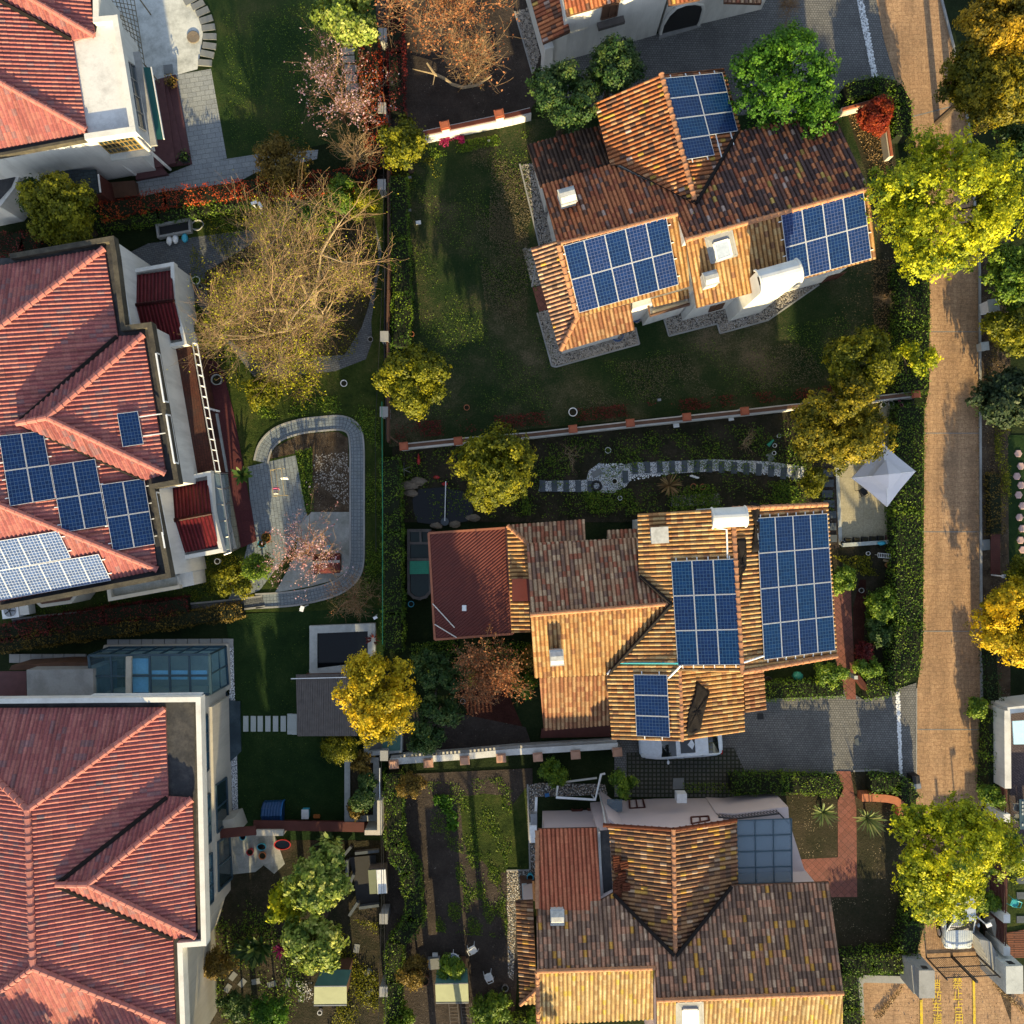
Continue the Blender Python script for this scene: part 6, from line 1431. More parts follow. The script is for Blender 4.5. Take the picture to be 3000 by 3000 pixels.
tree('bush', 'brownish olive bush left of the green canvas shed', 'bush', (1215,2845),1.8,46, 'bronze', lumps=18, sub=22, per=10, size=.12, hz=.9, tk=.05)
for k, (x, y, z, r, l, lab) in enumerate(((1255,1960,2.2,52, 'dark', 'dark green shrub right of the golden tree'),(1285,2075,2.0,56, 'dark', 'dark green shrub below the brown leaved tree'),(1250,2160,2.0,52, 'dark', 'dark green shrub beside the orange capped balustrade'),(1330,1985,2.2,40, 'dark', 'blue green shrub left of the brown leaved tree'),(1545,1935,1.8,34, 'bronze', 'bronze shrub touching the amber west wall'),(1535,2005,1.8,34, 'hedge', 'green shrub climbing the amber villa corner'),
  (930,640,1.5,46, 'hedge', 'green shrub among the yellow scrub by the red hedge'),(1000,570,1.6,48, 'hedge', 'green shrub at the fence corner under the red hedge'),(1065,600,1.5,40, 'olive', 'yellow flowered shrub by the boundary fence'),(620,975,.9,44, 'olive', 'low olive shrub under the bare tree near the maroon steps'),
  (770,1145,.9,50, 'olive', 'low yellow green shrub right of the maroon floor'),(755,1665,1.2,44, 'hedge', 'round green shrub inside the curve of the grey path'),(680,1705,.8,56, 'lawn', 'low mossy shrub left of the round shrub'),(2470,1700,1.5,40, 'hedge', 'green shrub beside the sixteen panels'),(2540,1950,1.4,32, 'hedge', 'light green shrub by the end of the road hedge'),(2435,1975,1.4,38, 'hedge', 'green shrub behind the straight hedge of the amber villa'),
  (2590,1770,1.0,50, 'hedge', 'green bush in the middle of the fenced bed'),(2580,1840,.8,44, 'dark', 'dark strappy clump in the fenced bed'),(2530,1912,1.0,26, 'reddark', 'dark red ball shrub beside the brick path'),(1065,2340,1.6,34, 'dark', 'dark pine like shrub in the white edged bed'),(1045,2375,1.2,26, 'bronze', 'grey brown shrub in the white edged bed'),(1075,2290,1.4,30, 'dark', 'dark blue green shrub at the top of the white edged bed'),
  (790,2960,1.6,52, 'green', 'bright leafy shrub at the bottom edge left of the canvas shelter'),(690,2945,1.4,44, 'dark', 'dark leafy shrub by the beige villa at the bottom edge'),(640,2830,1.6,46, 'bronze', 'bronze undergrowth against the pale annex wall'),(1320,2830,1.8,40, 'hedge', 'green vine growing on the canvas shed'),(2030,2275,2.0,0, 'hedge', ''),(1825,2290,2.6,34, 'hedge', 'narrow dark conifer against the pink wall'),(1630,2260,1.0,40, 'hedge', 'low green shrub above the pipe frame'),
  (2995,1660,1.4,30, 'olive', 'yellowish bush left of the golden tree at the right edge'),(2905,2330,1.5,30, 'hedge', 'green creeper beside the white terrace wall'),(2890,2640,1.2,34, 'hedge', 'thin green shrub behind the silver car'),(1170,2985,1.0,40, 'hedge', 'bright green ivy clump at the bottom edge'),(1440,2960,1.0,56, 'hedge', 'green weeds at the bottom edge right of the ladders'),(1590,3010,1.0,60, 'hedge', 'green weeds under the straw coloured eave'),(2330,3020,1.0,0, 'hedge', ''))):
 if r:
  if l == 'lawn': l = 'olive'
  tree('shrub', lab, 'bush', (x, y), z, r, l, lumps=max(8, int(r * .42)), sub=22, per=11, size=.12, hz=max(.4, z * .55), tk=.05, clump=.17)
# bare and flowering trees
bare_tree('bare_tree', 'wide bare tree with pale forked trunk and yellow sprigs', 'tree', (940,930),(845,880),4.6,285, M['bark'], limbs=7, depth=3, r0=.23, leaf='scrub', nleaf=9500, lsize=.075, seed=4, kids=8, hz=2.2, cl=.22)
bare_tree('blossom_tree', 'pink blossom tree beside the red hedge', 'tree', (1010,355),(1000,262),3.0,108, M['bark_brown'], limbs=8, depth=3, r0=.1, leaf='blossom', nleaf=2600, lsize=.1, seed=8, kids=4, hz=1.3, cl=.09)
bare_tree('blossom_tree', 'pink and orange blossom tree over the red playhouse', 'tree', (905,1625),(912,1592),2.6,92, M['bark_brown'], limbs=8, depth=3, r0=.09, leaf='blossom', nleaf=2200, lsize=.1, seed=13, kids=4, hz=1.3, cl=.09)
bare_tree('brown_tree', 'rusty brown leaved tree at the top edge', 'tree', (1330,60),(1315,60),3.5,165, M['bark_brown'], limbs=9, depth=3, r0=.12, leaf='brown', nleaf=5200, lsize=.14, seed=15, kids=5, hz=1.6, cl=.14)
bare_tree('brown_tree', 'rusty brown tree with white flecks below the red corrugated roof', 'tree', (1425,1975),(1436,1972),2.4,82, M['bark_brown'], limbs=9, depth=3, r0=.09, leaf='brown', nleaf=6500, lsize=.12, seed=16, kids=5, hz=1.3, cl=.16)
bare_tree('bare_shrub', 'leafless grey shrub between the blossom tree and red hedge', 'bush', (1050,470),(1040,430),1.8,78, M['bark'], limbs=8, depth=2, r0=.05, seed=21, kids=7, hz=.9)
bare_tree('bare_shrub', 'brown leafless shrub over the corner of the curved path', 'bush', (1040,1750),(1035,1748),1.6,88, M['bark_brown'], limbs=9, depth=2, r0=.045, seed=22, kids=8, hz=.8, leaf='brown', nleaf=400, lsize=.07)
bare_tree('bare_shrub', 'tangle of dry brown brush above the orange capped wall', 'bush', (1390,190),(1385,170),1.2,105, M['bark_brown'], limbs=12, depth=2, r0=.045, seed=23, kids=8, hz=.7, leaf='bronze', nleaf=500, lsize=.08)
bare_tree('bare_shrub', 'yellow twiggy scrub under the left side of the bare tree', 'bush', (690,860),(690,860),1.2,120, M['bark'], limbs=12, depth=2, r0=.04, seed=24, kids=8, hz=.7, leaf='scrub', nleaf=2200, lsize=.11)
bare_tree('bare_shrub', 'yellow twiggy scrub along the lower side of the bare tree', 'bush', (850,1080),(850,1080),1.0,130, M['bark'], limbs=12, depth=2, r0=.04, seed=25, kids=8, hz=.6, leaf='scrub', nleaf=3600, lsize=.12)
bare_tree('bare_shrub', 'brown twiggy scrub right of the bare tree trunk', 'bush', (1040,820),(1040,820),1.2,100, M['bark'], limbs=12, depth=2, r0=.04, seed=26, kids=8, hz=.7, leaf='scrub', nleaf=700, lsize=.1)
bare_tree('bare_shrub', 'yellow scrub between the red hedge and the bare tree', 'bush', (800,650),(800,650),1.0,110, M['bark'], limbs=12, depth=2, r0=.04, seed=27, kids=8, hz=.6, leaf='scrub', nleaf=1800, lsize=.1)
bare_tree('bare_shrub', 'small leafless tree in the garden above the pebble path', 'bush', (1665,1330),(1670,1335),1.2,42, M['bark'], limbs=6, depth=2, r0=.04, seed=28, kids=3, hz=.5)
bare_tree('bare_shrub', 'small leafless tree by the green watering can', 'bush', (2180,1290),(2190,1290),1.2,46, M['bark'], limbs=6, depth=2, r0=.04, seed=29, kids=3, hz=.5)
bare_tree('bare_shrub', 'pinkish grey bare shrub at the top edge of the cobbled driveway', 'bush', (2312,22),(2312,22),.9,34, M['bark_brown'], limbs=10, depth=2, r0=.03, seed=30, kids=7, hz=.5)
bare_tree('bare_shrub', 'pale dry shrub by the leaf strewn grass', 'bush', (2590,880),(2592,878),.6,24, M['bark'], limbs=9, depth=2, r0=.02, seed=31, kids=6, hz=.35)
# fallen branch
b = MB(); z = .14
b.tube([W(p, zz) for p, zz in ((Q(10,1290,475),.5),(Q(10,1350,560),.35),(Q(10,1420,590),.25),(Q(10,1480,635),.2),(Q(10,1560,660),.15),(Q(10,1680,640),.3),(Q(10,1780,570),.4))],[.05,.08,.09,.09,.1,.08,.04],6)
for s, e in (((1350,560),(1335,640)),((1350,560),(1180,520)),((1600,650),(1700,520)),((1660,640),(1770,560)),((1640,650),(1620,590))): b.tube([W(Q(10, *s),.3), W(Q(10, *e),.3)],[.05,.02],5)
b.build('fallen_branch', M['bark'], label='pale fallen branch lying on the bare soil at the top', cat='branch')
# hedges
hedge('hedge', 'long clipped green hedge on the left road side beside the shaded lawn', [(2677,780),(2682,960),(2678,1140)],1.75,1.5, 'hedge')
hedge('hedge', 'long clipped green hedge on the left road side beside the parasol and patio', [(2672,1195),(2665,1500),(2668,1830),(2655,1965)],1.6,1.5, 'hedge')
hedge('hedge', 'clipped hedge end curving from the road into the driveway', [(2640,1968),(2605,2010),(2550,2020)],1.3,1.3, 'hedge')
hedge('hedge', 'straight clipped hedge along the amber villa driveway', [(2250,2028),(2470,2018)],1.0,1.2, 'hedge')
hedge('hedge', 'bent hedge round the red ball shrub', [(2490,262),(2570,245),(2625,255),(2650,300),(2652,390)],1.05,1.4, 'hedge')
hedge('hedge', 'loose hedge above the pink villa garden', [(2150,2300),(2300,2300),(2460,2305)],1.1,1.2, 'hedge', wob=.3)
hedge('hedge', 'loose hedge right of the brick path by the curved coping', [(2560,2300),(2640,2300),(2680,2345)],1.0,1.2, 'hedge', wob=.3)
hedge('hedge', 'tall dark hedge between the pink villa lawn and the road', [(2695,2610),(2690,2700),(2665,2790)],1.1,1.5, 'hedge', wob=.3)
hedge('hedge', 'hedge along the foot of the pink villa lawn', [(2480,2835),(2560,2825),(2660,2825)],1.2,1.3, 'hedge', wob=.3)
hedge('hedge', 'hedge beside the paved gate yard left wall', [(2490,2860),(2500,2960),(2500,3060)],1.1,1.3, 'hedge', wob=.3)
hedge('hedge', 'green hedge inside the boundary fence beside the shaded lawn', [(1165,520),(1170,700),(1178,860),(1172,1010)],1.0,1.3, 'hedge', wob=.5)
hedge('hedge', 'green hedge outside the green cable beside the curved path', [(1140,1350),(1148,1560),(1150,1800),(1150,1900)],1.1,1.6, 'hedge', wob=.5)
hedge('hedge', 'green hedge left of the vegetable plot', [(1150,2275),(1155,2480),(1200,2560),(1215,2700),(1170,2760)],1.0,1.5, 'hedge', wob=.5)
hedge('hedge', 'green hedge at the bottom edge left of the canvas shed', [(1155,2770),(1150,2880),(1150,3040)],.9,1.4, 'hedge', wob=.5)
hedge('hedge', 'green ivy hedge at the bottom edge beside the pink villa', [(1395,2990),(1510,3010),(1700,3012)],.9,1.0, 'hedge', wob=.5)
hedge('red_hedge', 'bright red photinia hedge between the grey path and the scrub', [(300,618),(480,580),(700,552),(880,535),(1090,505)],1.0,1.3, 'red', wob=.4)
hedge('red_hedge', 'bright red photinia hedge rising beside the blossom tree', [(1080,120),(1085,230),(1100,360),(1110,480)],1.15,1.4, 'red', wob=.5)
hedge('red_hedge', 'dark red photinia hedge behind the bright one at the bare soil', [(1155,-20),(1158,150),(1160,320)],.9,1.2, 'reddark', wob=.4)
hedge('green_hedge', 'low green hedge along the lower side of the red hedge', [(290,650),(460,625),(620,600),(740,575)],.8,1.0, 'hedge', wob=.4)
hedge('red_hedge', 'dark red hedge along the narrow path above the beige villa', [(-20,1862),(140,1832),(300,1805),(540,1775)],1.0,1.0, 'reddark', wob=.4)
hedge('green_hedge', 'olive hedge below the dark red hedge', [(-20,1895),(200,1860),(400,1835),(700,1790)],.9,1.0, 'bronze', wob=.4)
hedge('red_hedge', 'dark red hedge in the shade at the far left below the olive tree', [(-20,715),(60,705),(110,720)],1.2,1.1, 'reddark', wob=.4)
hedge('green_hedge', 'leafy strip of plants along the white terrace wall on the right', [(2922,2085),(2918,2220),(2912,2330)],.9,1.3, 'hedge', wob=.6)
hedge('green_hedge', 'dark strip of grassy plants along the right kerb', [(2918,1390),(2922,1560)],.8,.7, 'bronze', wob=.5)
hedge('green_hedge', 'dark planting strip along the right kerb below the golden tree', [(2905,1900),(2915,2060)],.8,.7, 'dark', wob=.5)
# spiky plants
rosette('yucca', 'spiky yucca left of the brick path in the pink villa garden', 'yucca', Q(33,430,350),.7,40,46, 'agave', .05, seed=3)
rosette('yucca', 'spiky yucca right of the brick path in the pink villa garden', 'yucca', Q(33,765,395),.7,44,52, 'agave', .05, seed=4)
rosette('dry_grass_clump', 'dry straw coloured grass clump below the pebble path', 'grass clump', Q(21,1190,1730),.4,38,60, 'litter', .03, seed=5)
rosette('palm', 'small palm beside the maroon steps and glass lean-to', 'palm', Q(1,1810,1650),.9,32,26, 'dark', .1, seed=6)
rosette('palm', 'dark fan palm in the garden below the wooden wall', 'palm', Q(13,545,560),.9,44,30, 'dark', .12, seed=7)
rosette('palm', 'dark palm against the beige villa annex', 'palm', Q(3,1850,1410),1.0,48,30, 'dark', .14, seed=8)
rosette('palm', 'dark palm left of the silvery loquat tree', 'palm', Q(13,20,1370),.9,44,30, 'dark', .12, seed=9)
rosette('cordyline', 'dark red spiky cordyline on the pool edge', 'cordyline', Q(12,880,965),.5,22,30, 'reddark', .04, seed=10)
rosette('magenta_plant', 'magenta flowering plant beside the silvery loquat tree', 'flower', Q(13,180,1380),.5,26,30, 'magenta', .06, seed=11)
# uncountable low growth
cover('fallen_leaves', [(2550,760),(2640,760),(2640,1000),(2560,1000)], 'litter', 1500,.09,(.01,.04)); cover('fallen_leaves', [(2470,780),(2560,780),(2560,1020),(2440,960)], 'litter', 260,.08,(.01,.04))
cover('fallen_leaves', [(2470,300),(2600,420),(2630,560),(2560,520)], 'litter', 1100,.1,(.01,.05)); cover('fallen_leaves', [(2520,2450),(2650,2430),(2650,2640),(2440,2780)], 'litter', 900,.07,(.01,.03)); cover('fallen_leaves', [(2320,2370),(2440,2330),(2450,2500),(2330,2505)], 'litter', 450,.07,(.01,.03))
cover('fallen_leaves', Q3 if False else QQ(33,(790,1870),(1010,1630),(1030,1640),(840,1890)), 'litter', 330,.1,(.1,.16)); cover('fallen_leaves', QQ(33,(1700,1600),(1960,1840),(1950,1880),(1690,1640)), 'litter', 330,.1,(.1,.16))
cover('fallen_leaves', [(2905,600),(2950,700),(2950,1400),(2885,1400),(2880,700)], 'litter', 900,.08,(.1,.16))
cover('ground_cover', [(1180,440),(1560,380),(1545,410),(1250,470),(1180,520)], 'hedge', 1500,.1,(.02,.15), clump=1.5)
cover('magenta_flowers', QQ(10,(1360,1060),(1570,1030),(1575,1090),(1370,1130)), 'magenta', 500,.1,(.1,.35), clump=2.5)
cover('ground_cover', [(1160,1240),(1500,1215),(2540,1120),(2540,1150),(1500,1255),(1160,1290)], 'reddark', 2600,.1,(.05,.3), clump=1.2)
cover('ground_cover', [(1160,1330),(2400,1240),(2420,1370),(1700,1390),(1160,1420)], 'hedge', 3200,.11,(.05,.25), clump=1.4)
cover('ground_cover', [(1530,1450),(2420,1400),(2400,1480),(1900,1500),(1530,1510)], 'hedge', 3800,.12,(.05,.35), clump=1.2)
cover('ground_cover', TT((32,740,560),(32,960,560),(32,960,1150),(32,700,1150)), 'hedge', 2600,.13,(.05,.4), clump=1.3)
cover('ground_cover', TT((32,480,330),(32,960,330),(32,960,480),(32,700,480)), 'olive', 700,.11,(.05,.25), clump=1.6)
cover('ground_cover', [(740,1180),(1110,1150),(1120,1760),(1070,1760),(1075,1280),(1000,1210),(760,1230)], 'hedge', 3200,.1,(.05,.2), clump=1.4)
cover('ground_cover', [(560,1600),(760,1640),(760,1720),(560,1760)], 'olive', 1500,.09,(.05,.18), clump=1.5)
cover('ground_cover', QQ(11,(300,1470),(425,1440),(440,1932),(370,1932)), 'hedge', 900,.09,(.08,.18))
cover('ground_cover', [(610,2620),(820,2640),(900,2900),(860,3030),(560,3030)], 'hedge', 3600,.12,(.05,.35), clump=1.0)
cover('ground_cover', [(980,2680),(1110,2700),(1110,3020),(960,3020),(1010,2880)], 'olive', 2600,.11,(.05,.3), clump=1.1)
cover('white_flowers', QQ(13,(310,1590),(430,1600),(440,1750),(330,1740)), 'white', 120,.1,(.2,.35))
cover('vegetable_plants', QQ(13,(1340,200),(1510,200),(1530,480),(1370,440)), 'green', 420,.22,(.08,.3), clump=2.2)
cover('weeds', QQ(13,(1500,640),(1900,640),(1900,1280),(1360,1230),(1360,1040),(1520,1000)), 'hedge', 4200,.09,(.03,.12), clump=2.8)
cover('ground_cover', [(600,560),(1100,540),(1100,640),(640,700)], 'hedge', 2600,.1,(.05,.3), clump=1.2)
cover('weeds', [(1130,470),(1300,460),(1290,520),(1150,540)], 'olive', 700,.09,(.02,.1), clump=1.8)
cover('weeds', [(760,20),(960,0),(990,280),(880,400),(820,380)], 'hedge', 700,.09,(.02,.1), clump=1.7)
cover('yellow_weeds', QQ(31,(1635,300),(1700,300),(1720,1100),(1640,1100)), 'bronze', 700,.1,(.1,.3), clump=2.0)
cover('ground_cover', QQ(31,(1700,1150),(1800,1150),(1815,1932),(1700,1932)), 'olive', 1300,.12,(.1,.4), clump=1.6)
cover('ground_cover', [(2000,2290),(2130,2290),(2130,2320),(2000,2320)], 'hedge', 300,.1,(.1,.3))
cover('fallen_leaves', [(2852,880),(2870,880),(2872,2250),(2858,2250)], 'litter', 420,.09,(.09,.12)); cover('fallen_leaves', [(2712,860),(2730,860),(2720,1140),(2706,1500),(2696,1500)], 'litter', 160,.08,(.09,.12)); cover('fallen_leaves', [(2600,2900),(2990,2920),(2990,3000),(2560,3000)], 'litter', 160,.08,(.1,.13))
cover('ground_cover', [(500,1560),(760,1640),(820,1700),(560,1790),(60,1850),(60,1780)], 'hedge', 1800,.1,(.04,.14), clump=1.5)
cover('ground_cover', [(1150,1890),(1330,1870),(1560,1880),(1560,2010),(1300,2010)], 'hedge', 2200,.12,(.05,.3), clump=1.3)
cover('dry_grass', [(1440,470),(1550,440),(1555,620),(1530,900),(1460,940),(1430,700)], 'dry', 6500,.07,(.04,.07), clump=.7); cover('dry_grass', [(1380,430),(1560,400),(1560,480),(1540,1000),(1440,1020),(1400,740)], 'dry', 4500,.07,(.04,.07), clump=.5); cover('dry_grass', [(1700,1080),(2100,1020),(2450,1000),(2500,1110),(1700,1200)], 'dry', 4200,.07,(.06,.09), clump=.8)
cover('ground_cover', [(560,640),(860,620),(1090,560),(1110,760),(1040,1040),(700,1150),(560,1000)], 'olive', 6500,.1,(.05,.3), clump=1.3)
cover('weeds', QQ(13,(1290,100),(1932,60),(1932,640),(1540,640),(1330,560)), 'hedge', 2600,.09,(.03,.12), clump=2.0); cover('ground_cover', [(1170,1320),(2440,1220),(2440,1510),(1170,1520)], 'hedge', 5200,.11,(.04,.22), clump=1.7)
cover('grass_tufts', [(700,1830),(900,1810),(900,2380),(700,2400)], 'hedge', 3600,.07,(.03,.07)); cover('grass_tufts', [(1180,480),(1560,420),(1560,800),(1640,1080),(2600,900),(2620,1130),(1180,1230)], 'hedge', 8000,.07,(.05,.09), clump=.9); cover('grass_tufts', [(650,40),(900,30),(900,440),(680,440)], 'hedge', 2600,.06,(.02,.05))
# trees added, out of view, just beyond the foot of the photograph; placed so that their shade falls into it
for k, (x, y, z, r) in enumerate(((80,3330,7.2,150),(330,3300,6.4,110),(690,3250,5.0,110),(1230,3360,9.0,200),(1340,3420,9.5,190),(1440,3330,8.0,170))):
 tree('garden_tree', 'broad olive tree added for its shade beyond the foot of the photo', 'tree', (x, y), z, r, 'olive', lumps=34, sub=20, per=10, size=.34, hz=3.0, clump=.35, group='added trees beyond the foot of the photo')
# walls and fences
def wall_run(name, label, pts, wd, hh, m, cap=None, cat='wall', posts=(), ph=1.35, pw=.42, capm=None, lattice=False, rail=None):
 """low garden wall through photo pixels of its top, with posts"""
 P = [W(p, hh) for p in pts]; t = thing(name, label, cat, (P[0].x, P[0].y, 0)); b = MB(); cp = MB()
 for i, (a, c) in enumerate(zip(P, P[1:])):
  d = (c - a).normalized(); n = Vector((-d.y, d.x, 0))
  F_ = lambda w_: [(a + n * w_ / 2).to_2d(),(a - n * w_ / 2).to_2d(),(c - n * w_ / 2).to_2d(),(c + n * w_ / 2).to_2d()]
  if lattice:
   b.prism(F_(wd),0, hh * .55 - i * .002); cp.prism(F_(wd * .8), hh - .1, hh)
   k = int((c - a).length / .22)
   lt = MB()
   for j in range(k + 1):
    s = a.lerp(c, j / k); lt.beam((s.x, s.y, hh * .55),(s.x, s.y, hh - .1),.1,.12)
   lt.build('baluster_row', rail or M['wood_dark'], t)
  else:
   b.prism(F_(wd),0, hh - i * .002)
   if cap: cp.prism(F_(wd * .55), hh, hh + .12)
 b.build('wall', m, t)
 if cp.f: cp.build('coping', cap or m, t)
 for p in posts:
  c = W(p, ph); d = (P[-1] - P[0]).normalized(); rz = math.atan2(d.y, d.x)
  q = MB(); q.box((c.x, c.y, 0), pw, pw, ph - .06, rz); po = q.build('post', m, t)
  q = MB(); q.box((c.x, c.y, ph - .06), pw * 1.3, pw * 1.2,.08, rz); q.box((c.x, c.y, ph + .02), pw * .95, pw * .85,.06, rz); q.build('post_cap', capm or M['cap_orange'], po)
 return t
wall_run('garden_wall', 'white garden wall with orange coping above the shaded lawn', [Q(10,1265,1010), Q(10,1932,870), Q(20,140,835)],.38,.95, M['wall'], M['wood_red'], posts=[Q(10,1425,945), Q(10,1835,858)], ph=1.5)
wall_run('garden_wall', 'long white garden wall with orange caps below the shaded lawn', [Q(11,1085,1440), Q(11,1525,1395), Q(21,150,1350), Q(21,893,1268), Q(21,1757,1178), Q(31,170,1140), Q(31,700,1090), Q(31,1120,1040)],.34,1.0, M['wall'], M['wood_dark'],
         posts=[Q(11,1115,1435), Q(11,1525,1395), Q(21,460,1305), Q(21,893,1260), Q(21,1320,1215), Q(21,1757,1170), Q(31,1118,1038)], ph=1.3, pw=.38)
wall_run('balustrade', 'white balustrade with pale orange caps below the bare soil', [Q(12,1010,1885), Q(12,1575,1845), Q(22,0,1812), Q(22,800,1765)],.45,1.1, M['wall'], M['wall'], posts=[Q(12,1040,1905), Q(12,1300,1895), Q(12,1575,1875), Q(12,1850,1858), Q(22,195,1850), Q(22,480,1832), Q(22,795,1812)], ph=1.25, pw=.42, capm=M['cap_pale'], lattice=True)
wall_run('garden_wall', 'low white wall with orange tiled top inside the bent hedge', [Q(30,560,830), Q(30,800,765), Q(30,880,830), Q(30,930,1180)],.26,.8, M['wall_beige'], M['cap_orange'])
wall_run('garden_wall', 'low wall hidden along the inner side of the long road hedge', [Q(32,965,850), Q(32,985,1000), Q(32,970,1190), Q(32,800,1215)],.2,.5, M['concrete'])
# curved coping in the pink villa garden
b = MB(); P = [W(Q(33, *p),.8) for p in ((710,225),(800,225),(900,232),(965,245),(1005,275),(1018,320),(1012,365))]; rows = []
for k, p in enumerate(P):
 d = (P[min(k + 1, len(P) - 1)] - P[max(k - 1,0)]).normalized(); n = Vector((-d.y, d.x, 0)) * .22
 rows.append([(p + n) * 1.0, p - n, Vector((p.x - n.x, p.y - n.y, 0)), Vector((p.x + n.x, p.y + n.y, 0))])
b.grid(rows, 0, True, True); b.build('curved_wall', M['terracotta'], label='low curved wall topped with orange tiles beside the yucca', cat='wall')
# boundary fence (brown rails) with grey pillars
def rail_fence(label, pts, hh, m, rails=3, posts=8, cat='fence', name='rail_fence', r=.035):
 P = [W(p, hh) for p in pts]; t = thing(name, label, cat, (P[0].x, P[0].y, 0))
 for k in range(rails):
  z = hh * (1 - .28 * k); b = MB(); b.tube([(p.x, p.y, z) for p in P], r, 5); b.build('rail', m, t)
 for a, c in zip(P, P[1:]):
  n = max(1, int((c - a).length / 1.6))
  for j in range(n + 1):
   s = a.lerp(c, j / n); b = MB(); b.tube([(s.x, s.y, 0),(s.x, s.y, hh)], r * .9,5); b.build('post', m, t)
 return t
rail_fence('brown metal rail fence between the red hedge and the shaded lawn', [Q(10,995,1250), Q(10,1000,1932), Q(11,990,500), Q(11,995,1400)],1.3, M['wood_dark'], r=.06)
rail_fence('dark lattice railing beside the brown rail fence under the bare tree', [Q(11,970,60), Q(11,968,720), Q(11,985,1380)],.9, M['dark_metal'], r=.03)
rail_fence('brown slanted gate rail where the long wall meets the fence', [Q(11,985,1340), Q(11,1070,1410)],1.0, M['wood_dark'],2, r=.04)
rail_fence('white fence line behind the amber villa golden tree', [Q(12,1355,1360), Q(12,1350,1840)],1.0, M['wood_grey'],2, r=.04)
for lab, p in (('grey pillar topmost by the red hedge', Q(10,955,250)),('grey pillar between blossom tree and small olive tree', Q(10,950,812)),('grey pillar at the junction of the red hedges', Q(10,948,1390)),('grey pillar right of the bare tree', Q(11,968,605)),('grey pillar below the olive tree at the lawn edge', Q(11,965,1175)),('rough grey pillar under the electric wires by the balustrade', Q(12,965,1840)),('grey pillar with bright flecks left of the long hedge', Q(13,962,1140)),('tall grey pillar at the bottom by the wires', Q(13,962,1690))):
 c = W(p, 1.5); b = MB(); b.box((c.x, c.y, 0),.4,.52,1.42); b.box((c.x, c.y, 1.42),.46,.58,.08); b.build('pillar', M['concrete'], label=lab, cat='pillar', group='grey pillars along the boundary')
for k, (lab, pts, m, r) in enumerate((('thin green cable running along the boundary hedge', [Q(11,950,1100), Q(11,955,1932), Q(12,955,1000)], M['green_plastic'],.018),('dark overhead wire beside the green cable', [Q(10,960,0), Q(10,965,1900), Q(11,900,1300), Q(12,905,300)], M['black'],.014),('second dark overhead wire over the red hedge', [Q(10,1000,0), Q(10,1010,800), Q(10,1015,1932)], M['black'],.012),('dark overhead wire over the pond garden at the bottom', [Q(12,945,1880), Q(13,965,900), Q(13,980,1932)], M['dark_metal'],.014),('second dark wire over the pond garden', [Q(13,935,0), Q(13,950,900), Q(13,925,1900)], M['dark_metal'],.012))):
 b = MB(); b.tube([W(p, 2.2 + .002 * k) for p in pts], r, 4); b.build('cable', m, label=lab, cat='cable')
# top left garden things
for k, (x, y, a) in enumerate(((1440,5,-30),(1497,42,-28),(1532,92,-25),(1558,152,-18),(1575,212,-8),(1585,280,0),(1582,350,8),(1566,412,12),(1550,478,4))):
 c = W(Q(0, x, y),0); b = MB(); b.box((0,0,0),.78,.36,.1);
 o = b.build('stepping_stone', M['stone_grey'], loc=(0,0,0)); o.location = (c.x, c.y, .0); o.rotation_euler = (0,0, rad(-a))
 meta(o, 'grey stepping stone in the arc round the whitewashed patio', 'stepping stone', 'stepping stones round the whitewashed patio')
for k, (x, y) in enumerate(((690,320),(697,388),(700,452),(715,520),(722,590),(730,660))):
 c = W(Q(10, x, y),0); b = MB(); b.box((0,0,0),.7,.4,.09); o = b.build('stepping_stone', M['stone_grey'], loc=(0,0,0)); o.location = (c.x, c.y, 0); o.rotation_euler = (0,0, rad(-4 + 3 * (k % 3)))
 meta(o, 'grey stepping stone in the row leading under the blossom tree', 'stepping stone', 'stepping stones by the blossom tree')
b = MB(); c = W(Q(0,1460,282),0); b.lathe((c.x, c.y, .0),[(.36,0),(.36,.07),(.33,.08),(.001,.07)],24); b.build('manhole_cover', M['rock'], label='round dark manhole cover on the whitewashed patio', cat='manhole cover')
b = MB(); c = W(Q(0,1272,525),0); b.box((c.x, c.y, 0),.52,.52,.07,.1); b.build('floor_hatch', M['stone_grey'], label='square grey hatch in the whitewashed patio', cat='hatch')
t = thing('porch_steps', 'maroon stone steps with broad treads below the green awning', 'steps', tuple(W(Q(0,1330,900),0)))
slab('step', QQ(0,(1180,612),(1330,570),(1452,1240),(1290,1262)), M['maroon_stone'],.16, parent=t); slab('step', QQ(0,(1150,640),(1285,680),(1395,1180),(1280,1255)), M['maroon_stone'],.3, parent=t); slab('landing', QQ(0,(1050,660),(1255,620),(1345,1250),(1180,1290)), M['maroon_stone'],.44, parent=t)
slab('porch_steps', QQ(0,(1030,1262),(1200,1230),(1280,1325),(1040,1368)), M['maroon_stone'],.28, label='maroon steps at the side porch between the white downpipes', cat='steps', kind=None)
pot('round planter with dry plant at the top of the maroon steps', Q(0,1295,616),.3,.45, M['wood_dark'], plant='bronze'); pot('round planter with green plant at the foot of the maroon steps', Q(0,1390,1190),.3,.45, M['black'], plant='dark')
b = MB(); gp = [W(Q(0, *p),2.4) for p in ((742,-80),(1005,-80),(1090,490),(1005,420),(890,330),(870,140),(742,150))]
A, Bq, Cq, Dq = W(Q(0,760,-80),2.4), W(Q(0,1000,-80),2.4), W(Q(0,1092,490),2.4), W(Q(0,905,300),2.4)
for k in range(15): b.tube([A.lerp(Dq, k / 14), Bq.lerp(Cq, k / 14)],.022,4)
for k in range(9): b.tube([A.lerp(Bq, k / 8), Dq.lerp(Cq, k / 8)],.022,4)
